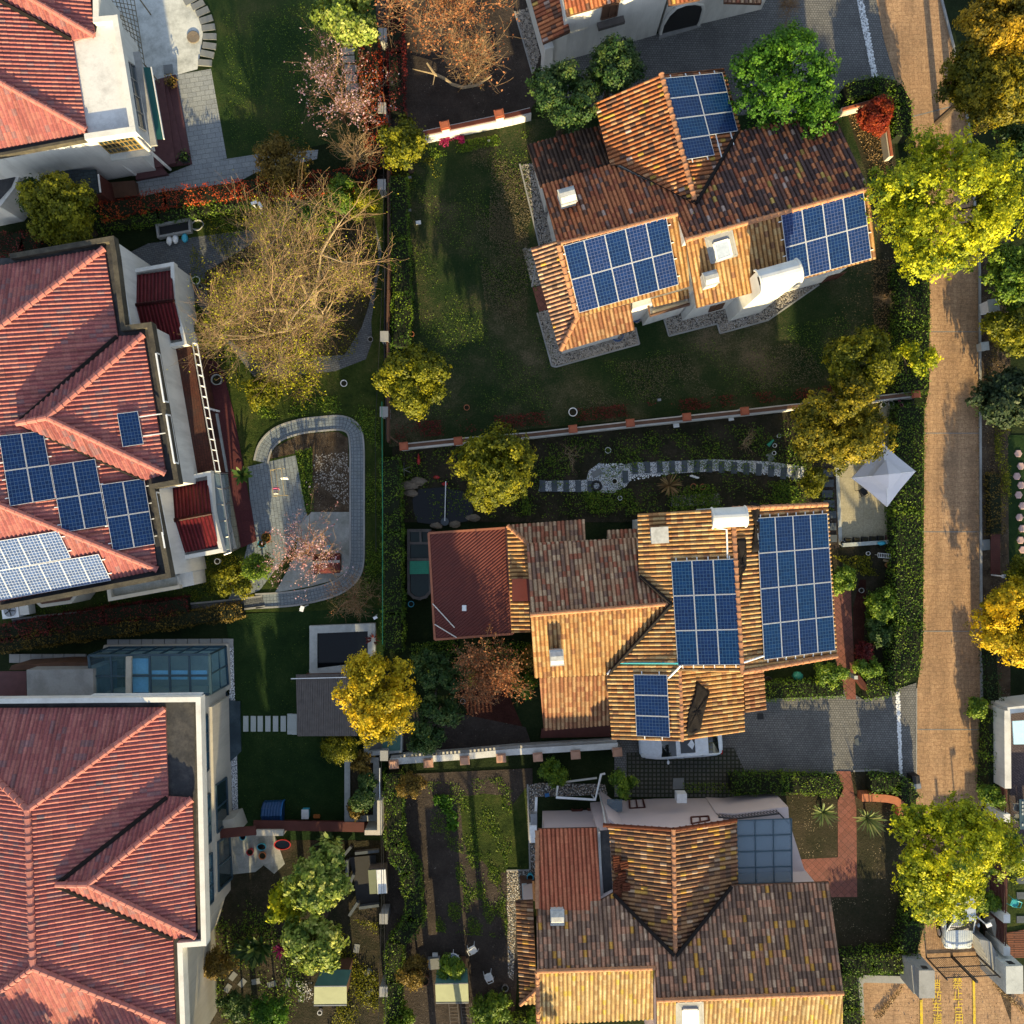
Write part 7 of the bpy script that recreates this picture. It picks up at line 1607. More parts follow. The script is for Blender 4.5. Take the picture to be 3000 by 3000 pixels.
for p in (A, Bq, Cq, Dq): b.tube([p, (p.x * .995, p.y * .995,0)],.04,5)
b.build('trellis_pergola', M['gold'] if False else mat('rusty_trellis', (.16,.13,.08),.8,.3), label='rusty lattice pergola between the villa and whitewashed patio', cat='pergola')
b = MB(); b.prism([W(p, 0).to_2d() for p in QQ(0,(840,1400),(1040,1385),(1060,1500),(850,1520))],0,.5); b.build('planter_bed', M['wood_dark'], label='brown edged planting bed beside the slate bay roof', cat='planter')
def trough(name, label, pts, m, inner, hh=.45, wd=.12, cat='trough', zin=.2):
 P = [W(p, hh) for p in pts]; t = thing(name, label, cat, (P[0].x, P[0].y, 0)); b = MB(); n = len(P)
 for i in range(n):
  a, c = P[i], P[(i + 1) % n]; d = (c - a).normalized(); nn = Vector((-d.y, d.x, 0)) * wd / 2; e = d * wd / 2
  b.prism([(a + nn - e).to_2d(),(a - nn - e).to_2d(),(c - nn + e).to_2d(),(c + nn + e).to_2d()],0, hh - .003 * i)
 b.build('rim', m, t); q = MB(); q.face([(p.x, p.y, zin) for p in P][::-1]); o = q.build('basin', inner, t); return t
trough('stone_trough', 'long stone trough in the shade above the pinkish villa', QQ(0,(1180,1698),(1425,1650),(1432,1740),(1192,1785)), M['concrete'], M['black'])
for lab, x, y, m_ in (('white sack leftmost under the stone trough', 1278,1815, 'white_plastic'),('white sack between two others under the stone trough', 1325,1805, 'white_plastic'),('blue and white sack under the stone trough', 1395,1795, 'cyan_plastic')):
 b = MB(); c = W(Q(0, x, y),.2); b.ball((c.x, c.y, .2),.17,.28,.2,12,0,.12); b.tube([(c.x - .06, c.y + .25,.25),(c.x - .1, c.y + .36,.3)],[.1,.03],6); b.build('sack', M[m_], label=lab, cat='sack', smooth=True)
def coil(label, p, r, m, n=3, z=.06, name='hose_coil', cat='hose'):
 c = W(p, z); rr = random.Random(int(p[0])); b = MB(); b.tube([(c.x + r * (1 + .16 * math.sin(k * .7)) * math.cos(k * .35), c.y + r * .8 * (1 + .12 * math.cos(k * .5)) * math.sin(k * .35), z + .012 * k / 6) for k in range(int(18 * n))],.025,5); return b.build(name, m, label=label, cat=cat)
coil('grey hose coil beside the stone trough', Q(0,1490,1700),.35, M['concrete'])
coil('blue hose coil on the gravel below the ten-panel roof', Q(21,800,610),.3, M['hose'],2); coil('dark blue hose coil on the gravel by the balcony', Q(21,935,470),.25, M['hose'],3)
def lamp(label, p, z, head=(.32,.14), rz=0.0, m=None):
 c = W(p, z); t = thing('security_light', label, 'lamp', (c.x, c.y, 0)); b = MB(); b.tube([(c.x, c.y, 0),(c.x, c.y, z - .05)],.04,6); b.build('post', M['white_metal'], t)
 b = MB(); b.box((c.x + .12, c.y, z - .06), head[0], head[1],.1, rz); b.build('lamp_head', m or M['white_metal'], t); return t
lamp('white security light on a post by the red hedge', Q(0,1900,1530),2.2, rz=.3); lamp('white security lamp among the scrub below the red hedge', Q(10,15,1545),2.0, rz=-1.0)
lamp('white double lamp at the corner of the curved path', Q(12,330,730),2.2,(.3,.2), rz=1.3); lamp('small white lamp on the pool wall', Q(12,885,798),1.6,(.22,.14), rz=.5); lamp('small white lamp at the corner of the timber wall', Q(13,893,490),1.8,(.22,.14), rz=-.7)
lamp('dark floodlight with pale lens beside the white fence', Q(33,1650,1185),2.6,(.3,.2), rz=.4); lamp('little silver garden lamp by the brown bench', Q(32,1765,485),1.2,(.2,.2))
# small boxes in the lawn
for lab, c_, x, y, s in (('small white electric box in the lawn near the hedge', 10,1225,1678,.3),('small white box by the magenta flowers', 10,1758,1062,.16),('thin grey solar garden light in the lawn', 21,1112,1085,.2),('pale flat box below the long white wall', 21,1240,1278,.34),('grey barbecue tray under the long white wall', 21,1655,1228,.3),('grey stone marker at hedge foot near the small olive tree', 10,1160,1338,.2),('grey box by the green hedge', 10,1157,1585,.2)):
 c = W(Q(c_, x, y),.1); b = MB(); b.box((c.x, c.y, 0), s, s * .7,.1,.15); b.box((c.x, c.y, .1), s * .75, s * .5,.03,.15); b.build('ground_box', M['white_plastic'] if 'white' in lab or 'pale' in lab else M['grey_metal'], label=lab, cat='box')
# pots and rings
for lab, tl, x, y, r, hh, m_, pl in (('large white pot with soil on the lawn above the long white wall', 21,460,1177,.62 * .42,.4, 'white_plastic', None),('white ring pot among weeds below the long white wall', 21,725,1466,.18,.3, 'white_plastic', 'hedge'),('white pot with red soil on the white pebbles', 21,775,1700,.18,.35, 'white_plastic', None),('small white pot below the white pebbles', 21,815,1827,.13,.3, 'white_plastic', None),
  ('left terracotta bowl of the pair below the striped path', 21,1370,1740,.18,.25, 'terracotta', None),('right terracotta bowl of the pair below the striped path', 21,1440,1742,.18,.25, 'terracotta', None),('orange clay jar on the lawn lit by the sun', 11,1175,588,.15,.4, 'terracotta', None),('terracotta jar alone on the dark lawn', 11,1590,1143,.17,.4, 'terracotta', None),
  ('white pot at the foot of the bare tree', 11,662,960,.2,.35, 'white_plastic', None),('grey ring pot beside the grey path under the fence', 11,862,628,.16,.3, 'concrete', None),('white pot by the maroon steps rail', 1,1478,182,.24,.4, 'white_plastic', 'hedge'),('small terracotta pot right of the white pot by the steps', 1,1535,190,.14,.25, 'terracotta', 'hedge'),('small grey pot below the white pot by the steps', 1,1507,230,.13,.25, 'concrete', None),
  ('white upright pipe pot by the pinkish villa corner', 2,1638,373,.17,.5, 'white_plastic', None),('dark red pot by the pinkish villa corner', 2,1455,392,.13,.3, 'maroon_stone', None),('pale teal rimmed pot among the flowers by the brick patio', 12,42,240,.24,.35, 'cyan_plastic', 'bronze'),('wide plant bowl behind the teal rimmed pot', 12,75,195,.3,.3, 'terracotta', 'bronze'),
  ('round brown bin on the maroon floor', 1,1632,932,.32,.5, 'concrete_worn', None),('white ring pot in the fenced bed', 32,797,876,.17,.3, 'white_plastic', 'hedge'),('grey pot with plant at the top of the fenced bed', 32,708,592,.15,.3, 'concrete', None),('small white pot below the row of flower pots', 32,758,313,.12,.25, 'white_plastic', None),('orange clay pot beside the wooden planks', 32,912,400,.17,.35, 'terracotta', 'hedge'),
  ('grey round pot by the dark planter row', 32,565,235,.16,.3, 'concrete_worn', None),('white pot with shells near the orange tinged tree', 31,52,1430,.12,.25, 'white_plastic', None),('white pot with lid beside the slate square', 31,47,1487,.12,.25, 'white_plastic', None),('white pot near the parasol end of the pebble path', 31,85,1357,.12,.25, 'white_plastic', 'hedge'),('white pot on the wall end leftmost', 31,875,1122,.16,.35, 'white_plastic', 'dark'),('white pot on the wall end beside the pink bicycle', 31,932,1112,.16,.35, 'white_plastic', 'dark'),
  ('pale rimmed pot on the red corrugated roof corner', 12,1905,522,.16,.3, 'trim', 'olive'),('teal bowl by the curved tank', 12,1170,695,.18,.3, 'cyan_plastic', None),('thin black ring pot beside the brown tree', 12,1365,1147,.16,.25, 'black', None),('grey ring pot under the brown leaved tree', 12,1560,1430,.15,.25, 'concrete', None),('orange round tub on the paving of the pond garden', 13,47,665,.22,.3, 'orange_plastic', None),
  ('red round bucket by the glass doors of the beige villa', 3,1885,637,.2,.4, 'red_plastic', None),('white dome pot at the bottom garden', 13,480,1850,.14,.4, 'white_metal', None),('clear glass globe on the soil by the pink villa', 13,1880,1665,.2,.3, 'grey_metal', None),('teal covered urn beside the pink villa gravel', 23,138,830,.2,.5, 'cyan_plastic', None),('big dark clay jar by the canvas shed', 13,1270,1610,.3,.5, 'wood_dark', None)):
 pot(lab, Q(tl, x, y), r if r > .1 else .1, hh, M[m_], plant=pl)
b = MB(); c = W(Q(21,637,1735),.1); b.lathe((c.x, c.y, .02),[(.2,.02),(.28,.0),(.33,.08),(.3,.17),(.22,.18),(.18,.12),(.2,.02)],26); b.build('old_tyre', M['black'], label='old black tyre on the striped pebble path', cat='tyre', smooth=True)
# oval tubs
for lab, tl, x, y, rx, ry, m_ in (('dark red oval tub on the paving', 13,198,580,.5,.3, 'red_plastic'),('pale blue washing bowl on the paving', 13,40,598,.27,.2, 'cyan_plastic'),('pale green square tub by the glass doors', 3,1830,522,.18,.2, 'cyan_plastic')):
 c = W(Q(tl, x, y),.3); t = thing('washing_tub', lab, 'tub', (c.x, c.y, 0)); b = MB(); b.lathe((c.x, c.y, 0),[(.8,0),(.98,.28),(1.0,.3),(.9,.3),(.86,.26)],24, sx=rx, sy=ry); b.build('rim', M[m_], t); b = MB(); b.lathe((c.x, c.y, 0),[(.001,.2),(.88,.2)],24, sx=rx, sy=ry); b.build('water', M['water'], t)
# striped pebble path
def stepslabs(pts, sx, sy, label, group, m, rz=0.0, name='slate_slab'):
 b = MB(); b.box((0,0,0), sx, sy, .1); o0 = b.build(name, m, loc=(0,0,0))
 for k, (x, y, tl, a) in enumerate(pts):
  c = W(Q(tl, x, y),.1); o = o0 if k == 0 else o0.copy()
  if k: C.objects.link(o)
  o.location = (c.x, c.y, .02); o.rotation_euler = (0,0, a); meta(o, label, 'slab', group)
n = 11; top = []
for k in range(12):
 x = 928 + k * 93.5; y = 1600 - 18 * math.sin(k / 11 * 3.1) + (k / 11) ** 2 * 22; top.append((x, y, 21, rad(3 - 7 * k / 11)))
top += [(2050 - 1932 + 0,1640,31,-.12),(205,1645,31,-.15)]
sheet('white_pebble_path', [Q(21,905,1560), Q(21,1200,1550), Q(21,1500,1535), Q(21,1932,1550), Q(31,270,1590), Q(31,265,1685), Q(21,1932,1640), Q(21,1600,1620), Q(21,1250,1640), Q(21,910,1660), Q(21,860,1740), Q(21,760,1790), Q(21,590,1780), Q(21,200,1775), Q(21,215,1700), Q(21,560,1690), Q(21,580,1620), Q(21,660,1560), Q(21,780,1610), Q(21,850,1575)], M['pebble_white'])
pebbles('white_pebbles', [Q(21,905,1565), Q(21,1500,1540), Q(21,1932,1555), Q(31,260,1595), Q(31,255,1680), Q(21,1600,1615), Q(21,1250,1635), Q(21,880,1700), Q(21,760,1770), Q(21,580,1690), Q(21,660,1570)],2400,.04, M['pebble_w'])
stepslabs(top, .33,.68, 'dark slate slab of the striped path leading to the patio', 'dark slabs of the upper striped path', M['slate_slab'])
stepslabs([(230 + k * 90,1735 + k, 21,0) for k in range(5)],.33,.68, 'dark slate slab of the short striped path by the round olive tree', 'dark slabs of the lower striped path', M['slate_slab'])
stepslabs([(640,1640,21,.5)],.62,.35, 'grey slab lying askew on the white pebble patch', None, M['stone_grey']); stepslabs([(855,1665,21,.05)],.32,.7, 'dark slab beside the white pot with red soil', None, M['slate_slab'])
stepslabs([(450,1640,31,0),(455,1715,31,0),(448,1795,31,0),(460,1870,31,0),(475,20,32,0),(475,110,32,0),(480,200,32,0)],.62,.42, 'dark slab of the steps between the amber roof and beige patio', 'dark slabs by the beige patio', M['slate_slab'])
stepslabs([(32 + k * 58,1598,12,0) for k in range(4)] + [(1855,1598,2,0),(1912,1598,2,0)],.3,.9, 'white stepping slab across the dark lawn to the wooden hut', 'white slabs to the wooden hut', M['stone_slab'])
stepslabs([(255,1600,12,0),(290,1602,12,0)],.28,1.2, 'white step at the side of the wooden hut', 'white steps at the wooden hut', M['stone_slab'])
for x, y, tl in ((1890,1490,31),(1910,1585,31),(1880,1662,31),(1912,1730,31),(1893,1803,31),(1922,1885,31),(1900,40,32),(1920,125,32),(1908,212,32),(1925,285,32),(1905,365,32)):
 c = W(Q(tl, x, y),.08); b = MB(); b.lathe((c.x, c.y, 0),[(.24,0),(.23,.07),(.2,.09),(.001,.085)],6); o = b.build('stepping_stone', M['pink_stone']); meta(o, 'pink stepping stone in the dark lawn at the right edge', 'stepping stone', 'pink stones at the right edge')
for x, y, tl, a in ((0,1610,13,.2),(120,1630,13,.3),(245,1615,13,1.4),(855,1690,13,.9),(760,1360,13,1.4),(845,1540,13,.8),(1760,1570,3,.9),(1720,1660,3,1.0),(1830,1620,3,.9)):
 c = W(Q(tl, x, y),.05); b = MB(); b.box((0,0,0),.5,.32,.09); o = b.build('garden_slab', M['stone_grey'], loc=(0,0,0)); o.location = (c.x, c.y, .0); o.rotation_euler = (0,0, a); meta(o, 'grey garden slab in the shady planting at the bottom left', 'slab', 'grey slabs in the bottom left garden')
# concrete slabs along the sunroom
for row, (x0, y0, n, dx, lab) in enumerate(((850,995,11,87, 'grey paving slab in the row along the blue sunroom'),(110,1105,7,83, 'grey paving slab in the row behind the maroon canopy'))):
 for k in range(n):
  c = W(Q(2, x0 + dx * k, y0 + (0 if row else -k * .6)),.1); b = MB(); b.box((0,0,0), dx * K * .0198 * .94,.5,.12); o = b.build('paving_slab', M['concrete'], loc=(0,0,0)); o.location = (c.x, c.y, 0); meta(o, lab, 'paving slab', 'slabs ' + ('behind the canopy' if row else 'along the sunroom'))
# pools, pond, tanks
trough('pool', 'black garden pool with white stone edging behind the golden tree', QQ(12,(432,888),(872,870),(872,1160),(432,1215)), M['concrete_pale'], M['water'],.4,.44, 'pool', .22)
trough('fish_tank', 'round ended tank with green slats beside the red corrugated roof', QQ(12,(1150,140),(1310,140),(1315,600),(1280,640),(1235,655),(1190,645),(1152,610)), M['wood_grey'], M['water_green'],.5,.16, 'tank', .3)
b = MB()
for y in (235,358): b.beam(W(Q(12,1150, y),.56), W(Q(12,1310, y),.56),.14,.08)
b.beam(W(Q(12,1240,145),.55), W(Q(12,1243,235),.55),.12,.08); b.build('tank_divider', M['wood_grey'], label='wooden dividers laid over the round ended tank', cat='divider')
b = MB()
for k in range(7): b.beam(W(Q(12,1160,378 + k * 14),.58), W(Q(12,1306,376 + k * 14),.58),.1,.04)
b.build('green_slat_grate', M['green_plastic'], label='green slatted grate lying over the tank', cat='grate')
b = MB(); P = [W(Q(11, *p),.06) for p in ((1180,1840),(1230,1760),(1400,1745),(1560,1775),(1620,1850),(1640,1932),(1600,2000),(1400,2035),(1220,2010),(1190,1932))]; b.face([tuple(p) for p in P][::-1]); b.build('pond', M['water'], kind='structure')
for lab, x, y, s in (('long rock on the pond bank', 1160,1730,.55),('brown rock beside the pond', 1230,1700,.45),('grey rock left of the pond', 1170,1790,.4),('flat rock at the lower pond bank', 1360,2035,.35),('yellowish rock at the lower right pond bank', 1500,2025,.35),('orange rock by the pond under the amber roof', 1640,1975,.4)):
 c = W(Q(11, x, y),.1); b = MB(); b.ball((c.x, c.y, .1), s, s * .55,.22,10,0,.25); b.build('rock', M['rock'], label=lab, cat='rock')
b = MB(); b.tube([W(Q(11,1432,1700),.6), W(Q(11,1425,2000),.6)],.03,5); b.build('pole', M['white_metal'], label='white pole lying across the pond', cat='pole')
b = MB(); c = W(Q(12,1425,72),.3); b.lathe((c.x, c.y, 0),[(.22,0),(.24,.3),(.001,.32)],16); b.build('pond_filter', M['slate_slab'], label='round grey pump cover below the pond', cat='pump')
b = MB(); c = W(Q(11,1226,1545),.3)
b.ball((c.x, c.y, .2),.1,.24,.12,8); b.tube([(c.x, c.y + .2,.2),(c.x, c.y + .42,.35)],[.06,.015],6); b.build('red_toy', M['red_plastic'], label='small red boat shaped toy below the wall end', cat='toy', smooth=True)
for lab, x, y in (('red lantern on the pond bank', 1362,1670),('red dish on the pond bank', 1425,1720)):
 c = W(Q(11, x, y),.1); b = MB(); b.lathe((c.x, c.y, .05),[(.001,.08),(.12,.1),(.18,.03),(.1,0)],14, sy=.6); b.build('red_dish', M['red_plastic'], label=lab, cat='dish')
b = MB(); c = W(Q(11,1115,1610),.3)
for a in (.5,1.6,2.6): b.tube([(c.x - math.cos(a) * .5, c.y - math.sin(a) * .4,.05),(c.x, c.y, .35),(c.x + math.cos(a) * .5, c.y + math.sin(a) * .4,.05)],.02,4)
b.build('drying_stand', M['grey_metal'], label='thin folded drying stand on the soil below the wall end', cat='stand')
# huts, shelters and roofs of their own
t = thing('patio_canopy', 'red corrugated lean-to roof beside the amber villa', 'canopy', tuple(W((1370,1710),0)))
pc = P3(Q(12,1305,160),2.9, Q(12,1885,120),3.1, Q(12,1350,960),2.7); P = [pc.hit(p) for p in QQ(12,(1303,160),(1888,120),(1938,918),(1350,962))]
b = MB(); tile_sheet(b, pc, P, pitch=.15, course=40, amp=.04, step=0, prof='corr'); low = [p - Vector((0,0,.05)) for p in P]; b.face(low); b.build('roof_sheet', M['corr_red'], t)
b = MB()
for i in range(4): b.beam(P[i] + Vector((0,0,.05)), P[(i + 1) % 4] + Vector((0,0,.05)),.12,.08)
b.build('edge_trim', mat('rusty_trim', (.3,.11,.06),.6,.2), t)
for p in P: b = MB(); b.box((p.x * .985, p.y * .985,0),.14,.14, p.z - .06); b.build('post', M['wood_red'], t)
b = MB(); up = Vector((0,0,.16))
for a, c in (((1335,690),(1500,870)),((1350,845),(1515,945))): b.tube([pc.hit(Q(12, *a)) + up, pc.hit(Q(12, *c)) + up],.03,5)
b.build('roof_wire', M['trim'], label='two pale struts lying on the red corrugated roof', cat='strut')
c = pc.hit(Q(12,1572,724)); b = MB(); b.box((c.x, c.y, c.z + .05),.24,.32,.05); b.box((c.x, c.y, c.z + .1),.18,.24,.02); b.build('roof_hatch', M['white_plastic'], label='small white box on the red corrugated roof', cat='box')
t = thing('wooden_hut', 'dark weathered plank roofed hut below the black pool', 'hut', tuple(W((935,2060),0)))
P = [W(p, 2.3) for p in QQ(12,(300,1228),(765,1222),(765,1690),(312,1692))]; b = MB(); n = 34
for k in range(n):
 s, e = k / n + .002,(k + 1) / n - .002; b.prism([P[0].lerp(P[1], s).to_2d(), P[0].lerp(P[1], e).to_2d(), P[3].lerp(P[2], e).to_2d(), P[3].lerp(P[2], s).to_2d()],2.22,2.3 + .008 * (k % 3))
b.build('plank_roof', M['wood_grey'], t)
b = MB(); b.prism([W(p, 2.2).to_2d() for p in QQ(12,(330,1260),(740,1250),(740,1660),(340,1665))],0,2.2); b.build('wall', M['wood_dark'], t)
b = MB(); b.beam(P[0].lerp(P[3],.06) + Vector((-.25,0,.1)), P[1].lerp(P[2],.05) + Vector((-.6,0,.1)),.04,.04); b.build('gutter_pipe', M['white_metal'], t)
def gable_shelter(label, ridge, back, front, zr, zb, zf, m1, m2, legs=True, name='canvas_shelter'):
 t = thing(name, label, 'shelter', tuple(W(ridge[0],0))); A, B = W(ridge[0], zr), W(ridge[1], zr); P = [W(back[0], zb), W(back[1], zb)]; F_ = [W(front[0], zf), W(front[1], zf)]
 dn = Vector((0,0,.05)); b = MB(); b.face([P[0], P[1], B, A]); b.face([P[0] - dn, A - dn, B - dn, P[1] - dn]); b.build('back_slope', m1, t)
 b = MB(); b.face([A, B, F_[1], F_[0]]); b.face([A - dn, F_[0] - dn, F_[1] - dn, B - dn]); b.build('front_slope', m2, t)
 b = MB(); b.beam(F_[0], F_[1],.06,.1); b.beam(A, B, .05,.05); b.build('trim', M['grey_metal'], t)
 b = MB(); cen = (P[0] + P[1] + F_[0] + F_[1]) / 4; Q_ = [cen.lerp(p, .8) for p in (P[0], P[1], F_[1], F_[0])]; b.prism([q.to_2d() for q in Q_],0, min(zb, zf) - .12); b.build('wall', M['wood_dark'], t); return t
gable_shelter('green canvas shelter with sunlit tan front below the silvery loquat', QQ(13,(440,1648),(683,1646)), QQ(13,(490,1520),(720,1525)), QQ(13,(437,1790),(685,1787)),2.6,2.0,1.9, M['green_canvas'], M['canvas_tan'])
gable_shelter('green canvas shed with sunlit front behind the white round table', QQ(13,(1352,1630),(1600,1625)), QQ(13,(1368,1528),(1595,1515)), QQ(13,(1358,1772),(1605,1770)),2.6,2.0,1.9, M['green_canvas'], M['canvas_tan'])
t = thing('playhouse', 'small red shingled playhouse under the pink and orange blossom tree', 'playhouse', tuple(W(Q(12,530,390),0)))
A, B = W(Q(12,428,380),1.5), W(Q(12,632,372),1.5); P = [W(Q(12,425,318),1.1), W(Q(12,637,308),1.1)]; F_ = [W(Q(12,440,468),1.1), W(Q(12,636,460),1.1)]
b = MB(); b.face([P[0], P[1], B, A]); b.face([A, B, F_[1], F_[0]]); b.build('roof', T['shingle_red'], t)
b = MB(); b.beam(A + Vector((0,0,.02)), B + Vector((0,0,.02)),.14,.04); b.build('ridge_strip', M['concrete'], t)
b = MB(); b.prism([W(p, 1.1).to_2d() for p in QQ(12,(440,330),(620,322),(620,450),(450,455))],0,1.15); b.build('wall', M['wood_red'], t)
b = MB(); c = W(Q(12,533,275),.3); b.box((c.x, c.y, 0),.42,.34,.3,.05); b.ball((c.x, c.y, .3),.2,.16,.06,10); b.build('toy_box', M['cyan_plastic'], label='bright blue box behind the red playhouse', cat='box')
# glass covered tank below golden tree
trough('cold_frame', 'white framed glass tank under the golden tree', QQ(12,(830,1640),(1085,1640),(1085,1800),(830,1830)), M['concrete_pale'], M['stone_grey'],.7,.24, 'cold frame', .3)
b = MB(); b.prism([W(p, .8).to_2d() for p in QQ(12,(950,1640),(1090,1640),(1088,1800),(955,1805))],.74,.78); b.build('sheet_cover', M['green_canvas'], label='pale green sheet over the glass tank under the golden tree', cat='cover')
trough('planting_bed', 'white edged planting bed with dark shrubs below the square clipped shrub', QQ(13,(688,-60),(905,-60),(905,380),(688,385)), M['concrete_pale'], M['soil'],.4,.32, 'planting bed', .25)
# timber boundary wall of the beige villa garden
t = thing('timber_wall', 'dark red timber wall with white piers along the bottom of the dark lawn', 'wall', tuple(W(Q(13,500,450),0)))
b = MB(); P = [W(p, 1.7) for p in QQ(13,(-20,470),(815,485))]; b.prism([P[0].to_2d() + Vector((0,.55)), P[1].to_2d() + Vector((0,.55)), P[1].to_2d(), P[0].to_2d()],1.6,1.68); b.prism([P[0].to_2d() + Vector((0,.1)), P[1].to_2d() + Vector((0,.1)), P[1].to_2d(), P[0].to_2d()],0,1.6); b.build('timber_top', M['wood_red'], t)
for k, p in enumerate((QQ(13,(0,470),(205,470),(205,512),(0,512)), QQ(13,(820,470),(950,470),(948,506),(820,506)), QQ(3,(1670,400),(1760,380),(1800,490),(1680,495)))):
 b = MB(); c = sum((W(x, 1.9).to_2d() for x in p), Vector((0,0))) / 4; b.prism([W(x, 1.9).to_2d() for x in p],0,1.9); b.build('pier', M['wall_beige'], t)
b = MB(); b.prism([W(x, 1.9).to_2d() for x in QQ(13,(915,245),(952,245),(948,505),(915,505))],0,1.92); b.build('pier', M['wall_beige'], t)
b = MB(); b.beam(W(Q(13,935,0),1.6), W(Q(13,935,240),1.6),.06,.08); b.build('rail', M['white_metal'], t)
b = MB(); b.beam(W(Q(3,1660,495),2.3), W(Q(3,1932,470),2.3),.5,.1); b.build('rust_canopy', M['wood_red'], label='rust red canopy between the beige villa and timber wall', cat='canopy')
t = thing('kennel', 'blue ribbed plastic kennel on the timber wall pier', 'kennel', tuple(W(Q(13,125,340),.0)))
P = QQ(13,(45,300),(70,275),(205,275),(210,330),(185,408),(45,408)); b = MB(); rows = []
A = W(Q(13,55,340),.4); B = W(Q(13,205,335),.4)
for k in range(15):
 p = A.lerp(B, k / 14); s = 1.0 + (.03 if k % 2 else 0); rows.append([(p.x, p.y + y * s, z * s) for y, z in ((-1.25 * .5,.02),(-.62,.5),(-.35,.85),(0,.98),(.35,.85),(.62,.5),(.62,.02))])
b.grid(rows, 0, False, True); b.build('shell', M['navy_plastic'], t); b = MB(); b.tube([Vector(q) for q in rows[-1]],.05,6); b.build('door_frame', M['blue_plastic'], t)
b = MB(); c = W(Q(13,370,350),.5); b.box((c.x, c.y, 0),.38,.5,.45); b.build('storage_box', M['cyan_plastic'], label='pale blue box with white lid on the dark lawn', cat='box'); b = MB(); b.box((c.x, c.y, .46),.42,.54,.05); b.build('box_lid', M['white_plastic'], label='white lid resting on the pale blue box', cat='lid')
b = MB(); c = W(Q(13,457,367),.2)
for s_ in (-.1,.1): b.lathe((c.x + s_, c.y, .0),[(.07,.2),(.1,.2),(.1,0)],12)
b.box((c.x, c.y, 0),.36,.2,.19); b.build('hollow_block', M['orange_plastic'], label='orange hollow block at the edge of the dark lawn', cat='block')
# beehive like box in the pond garden
t = thing('tin_roof_box', 'pale tin roofed box with two panes by the dark netted bed', 'box', tuple(W(Q(13,915,860),0))); P = [W(p, 1.1) for p in QQ(13,(845,772),(905,768),(918,948),(858,952))]; P2_ = [W(p, 1.0) for p in QQ(13,(905,768),(978,764),(990,942),(918,948))]
b = MB(); b.prism([p.to_2d() for p in P],1.05,1.1); b.build('lid', M['canvas_tan'], t); b = MB(); b.prism([p.to_2d() for p in P2_],1.0,1.06); b.build('lid', M['white_metal'], t); b = MB(); b.prism([p.to_2d() * .998 for p in (P[0], P2_[1], P2_[2], P[3])],0,.98); b.build('body', M['wood_grey'], t)
# parasol, chairs, bicycles, table
t = thing('parasol', 'large white square parasol over the beige patio', 'parasol', tuple(W(Q(31,905,1660),0)))
cn = [W(Q(31, *p),2.45) for p in ((858,1405),(1115,1625),(900,1892),(635,1675))]; ap_ = W(Q(31,893,1650),3.15); b = MB()
for i in range(4):
 a, c = cn[i], cn[(i + 1) % 4]; mid = a.lerp(c, .5); rows = [[ap_.lerp(a, .2), ap_.lerp(mid, .2), ap_.lerp(c, .2)],[ap_.lerp(a, .6) - Vector((0,0,.03)), ap_.lerp(mid, .6) - Vector((0,0,.09)), ap_.lerp(c, .6) - Vector((0,0,.03))],[a, mid + (ap_ - mid) * .03 - Vector((0,0,.02)), c],[a - Vector((0,0,.14)), mid + (ap_ - mid) * .03 - Vector((0,0,.16)), c - Vector((0,0,.14))]]
 b.grid(rows)
b.build('canopy', M['parasol'], t)
b = MB(); v = [ap_.lerp(p, .46) + Vector((0,0,.26)) for p in cn]; tp = ap_ + Vector((0,0,.34))
for i in range(4): b.face([v[i], v[(i + 1) % 4], tp])
b.build('vent_canopy', M['parasol'], t)
b = MB()
for p in cn: b.tube([ap_ + Vector((0,0,.01)), p + Vector((0,0,.015))],.018,4)
b.build('rib_seams', M['white_metal'], t); b = MB(); f = W(Q(31,893,1650),0); b.tube([(ap_.x, ap_.y, 0),(ap_.x, ap_.y, 3.1)],.04,8); b.build('pole', M['grey_metal'], t)
b = MB(); b.box((ap_.x, ap_.y, .06),.8,.8,.12); b.build('base', M['concrete'], t)
def chair(name, label, p, rz, m, group=None):
 c = W(p, .45); t = thing(name, label, 'chair', (c.x, c.y, 0), group); cr, sr = math.cos(rz), math.sin(rz); R = lambda x, y, z: (c.x + x * cr - y * sr, c.y + x * sr + y * cr, z)
 b = MB(); b.grid([[R(x, y, .44 - .02 * math.cos(y * 6)) for y in (-.22,0,.22)] for x in (-.22,-.07,.07,.22)]); b.tube([R(.22 * math.cos(a),.22 * math.sin(a),.45) for a in [k * math.pi / 8 for k in range(17)]],.022,5); b.build('seat', m, t)
 b = MB(); arc = [R(-.2 - .06 * math.cos(k),.24 * math.sin(k),.6 + .28 * math.cos(k)) for k in (-1.5,-1,-.5,0,.5,1,1.5)]; b.tube(arc, .025,5)
 for k in range(-2,3): b.tube([R(-.21, k * .08,.45), R(-.25, k * .08,.82 - abs(k) * .06)],.014,4)
 b.build('backrest', m, t)
 for x, y in ((-.2,-.2),(-.2,.2),(.2,-.2),(.2,.2)): b = MB(); b.tube([R(x, y, .45), R(x * 1.25, y * 1.25,0)],[.02,.015],5); b.build('leg', m, t)
 b = MB()
 for s_ in (-1,1): b.tube([R(-.22, s_ * .24,.66), R(.1, s_ * .26,.66), R(.18, s_ * .22,.45)],.018,5)
 b.build('armrests', m, t); return t
chair('garden_chair', 'white metal chair upper right of the white round table', Q(13,1635,1375), rad(-60), M['white_metal'], 'white garden chairs'); chair('garden_chair', 'white metal chair lower right beside the vine by the canvas shed', Q(13,1755,1580), rad(200), M['white_metal'], 'white garden chairs')
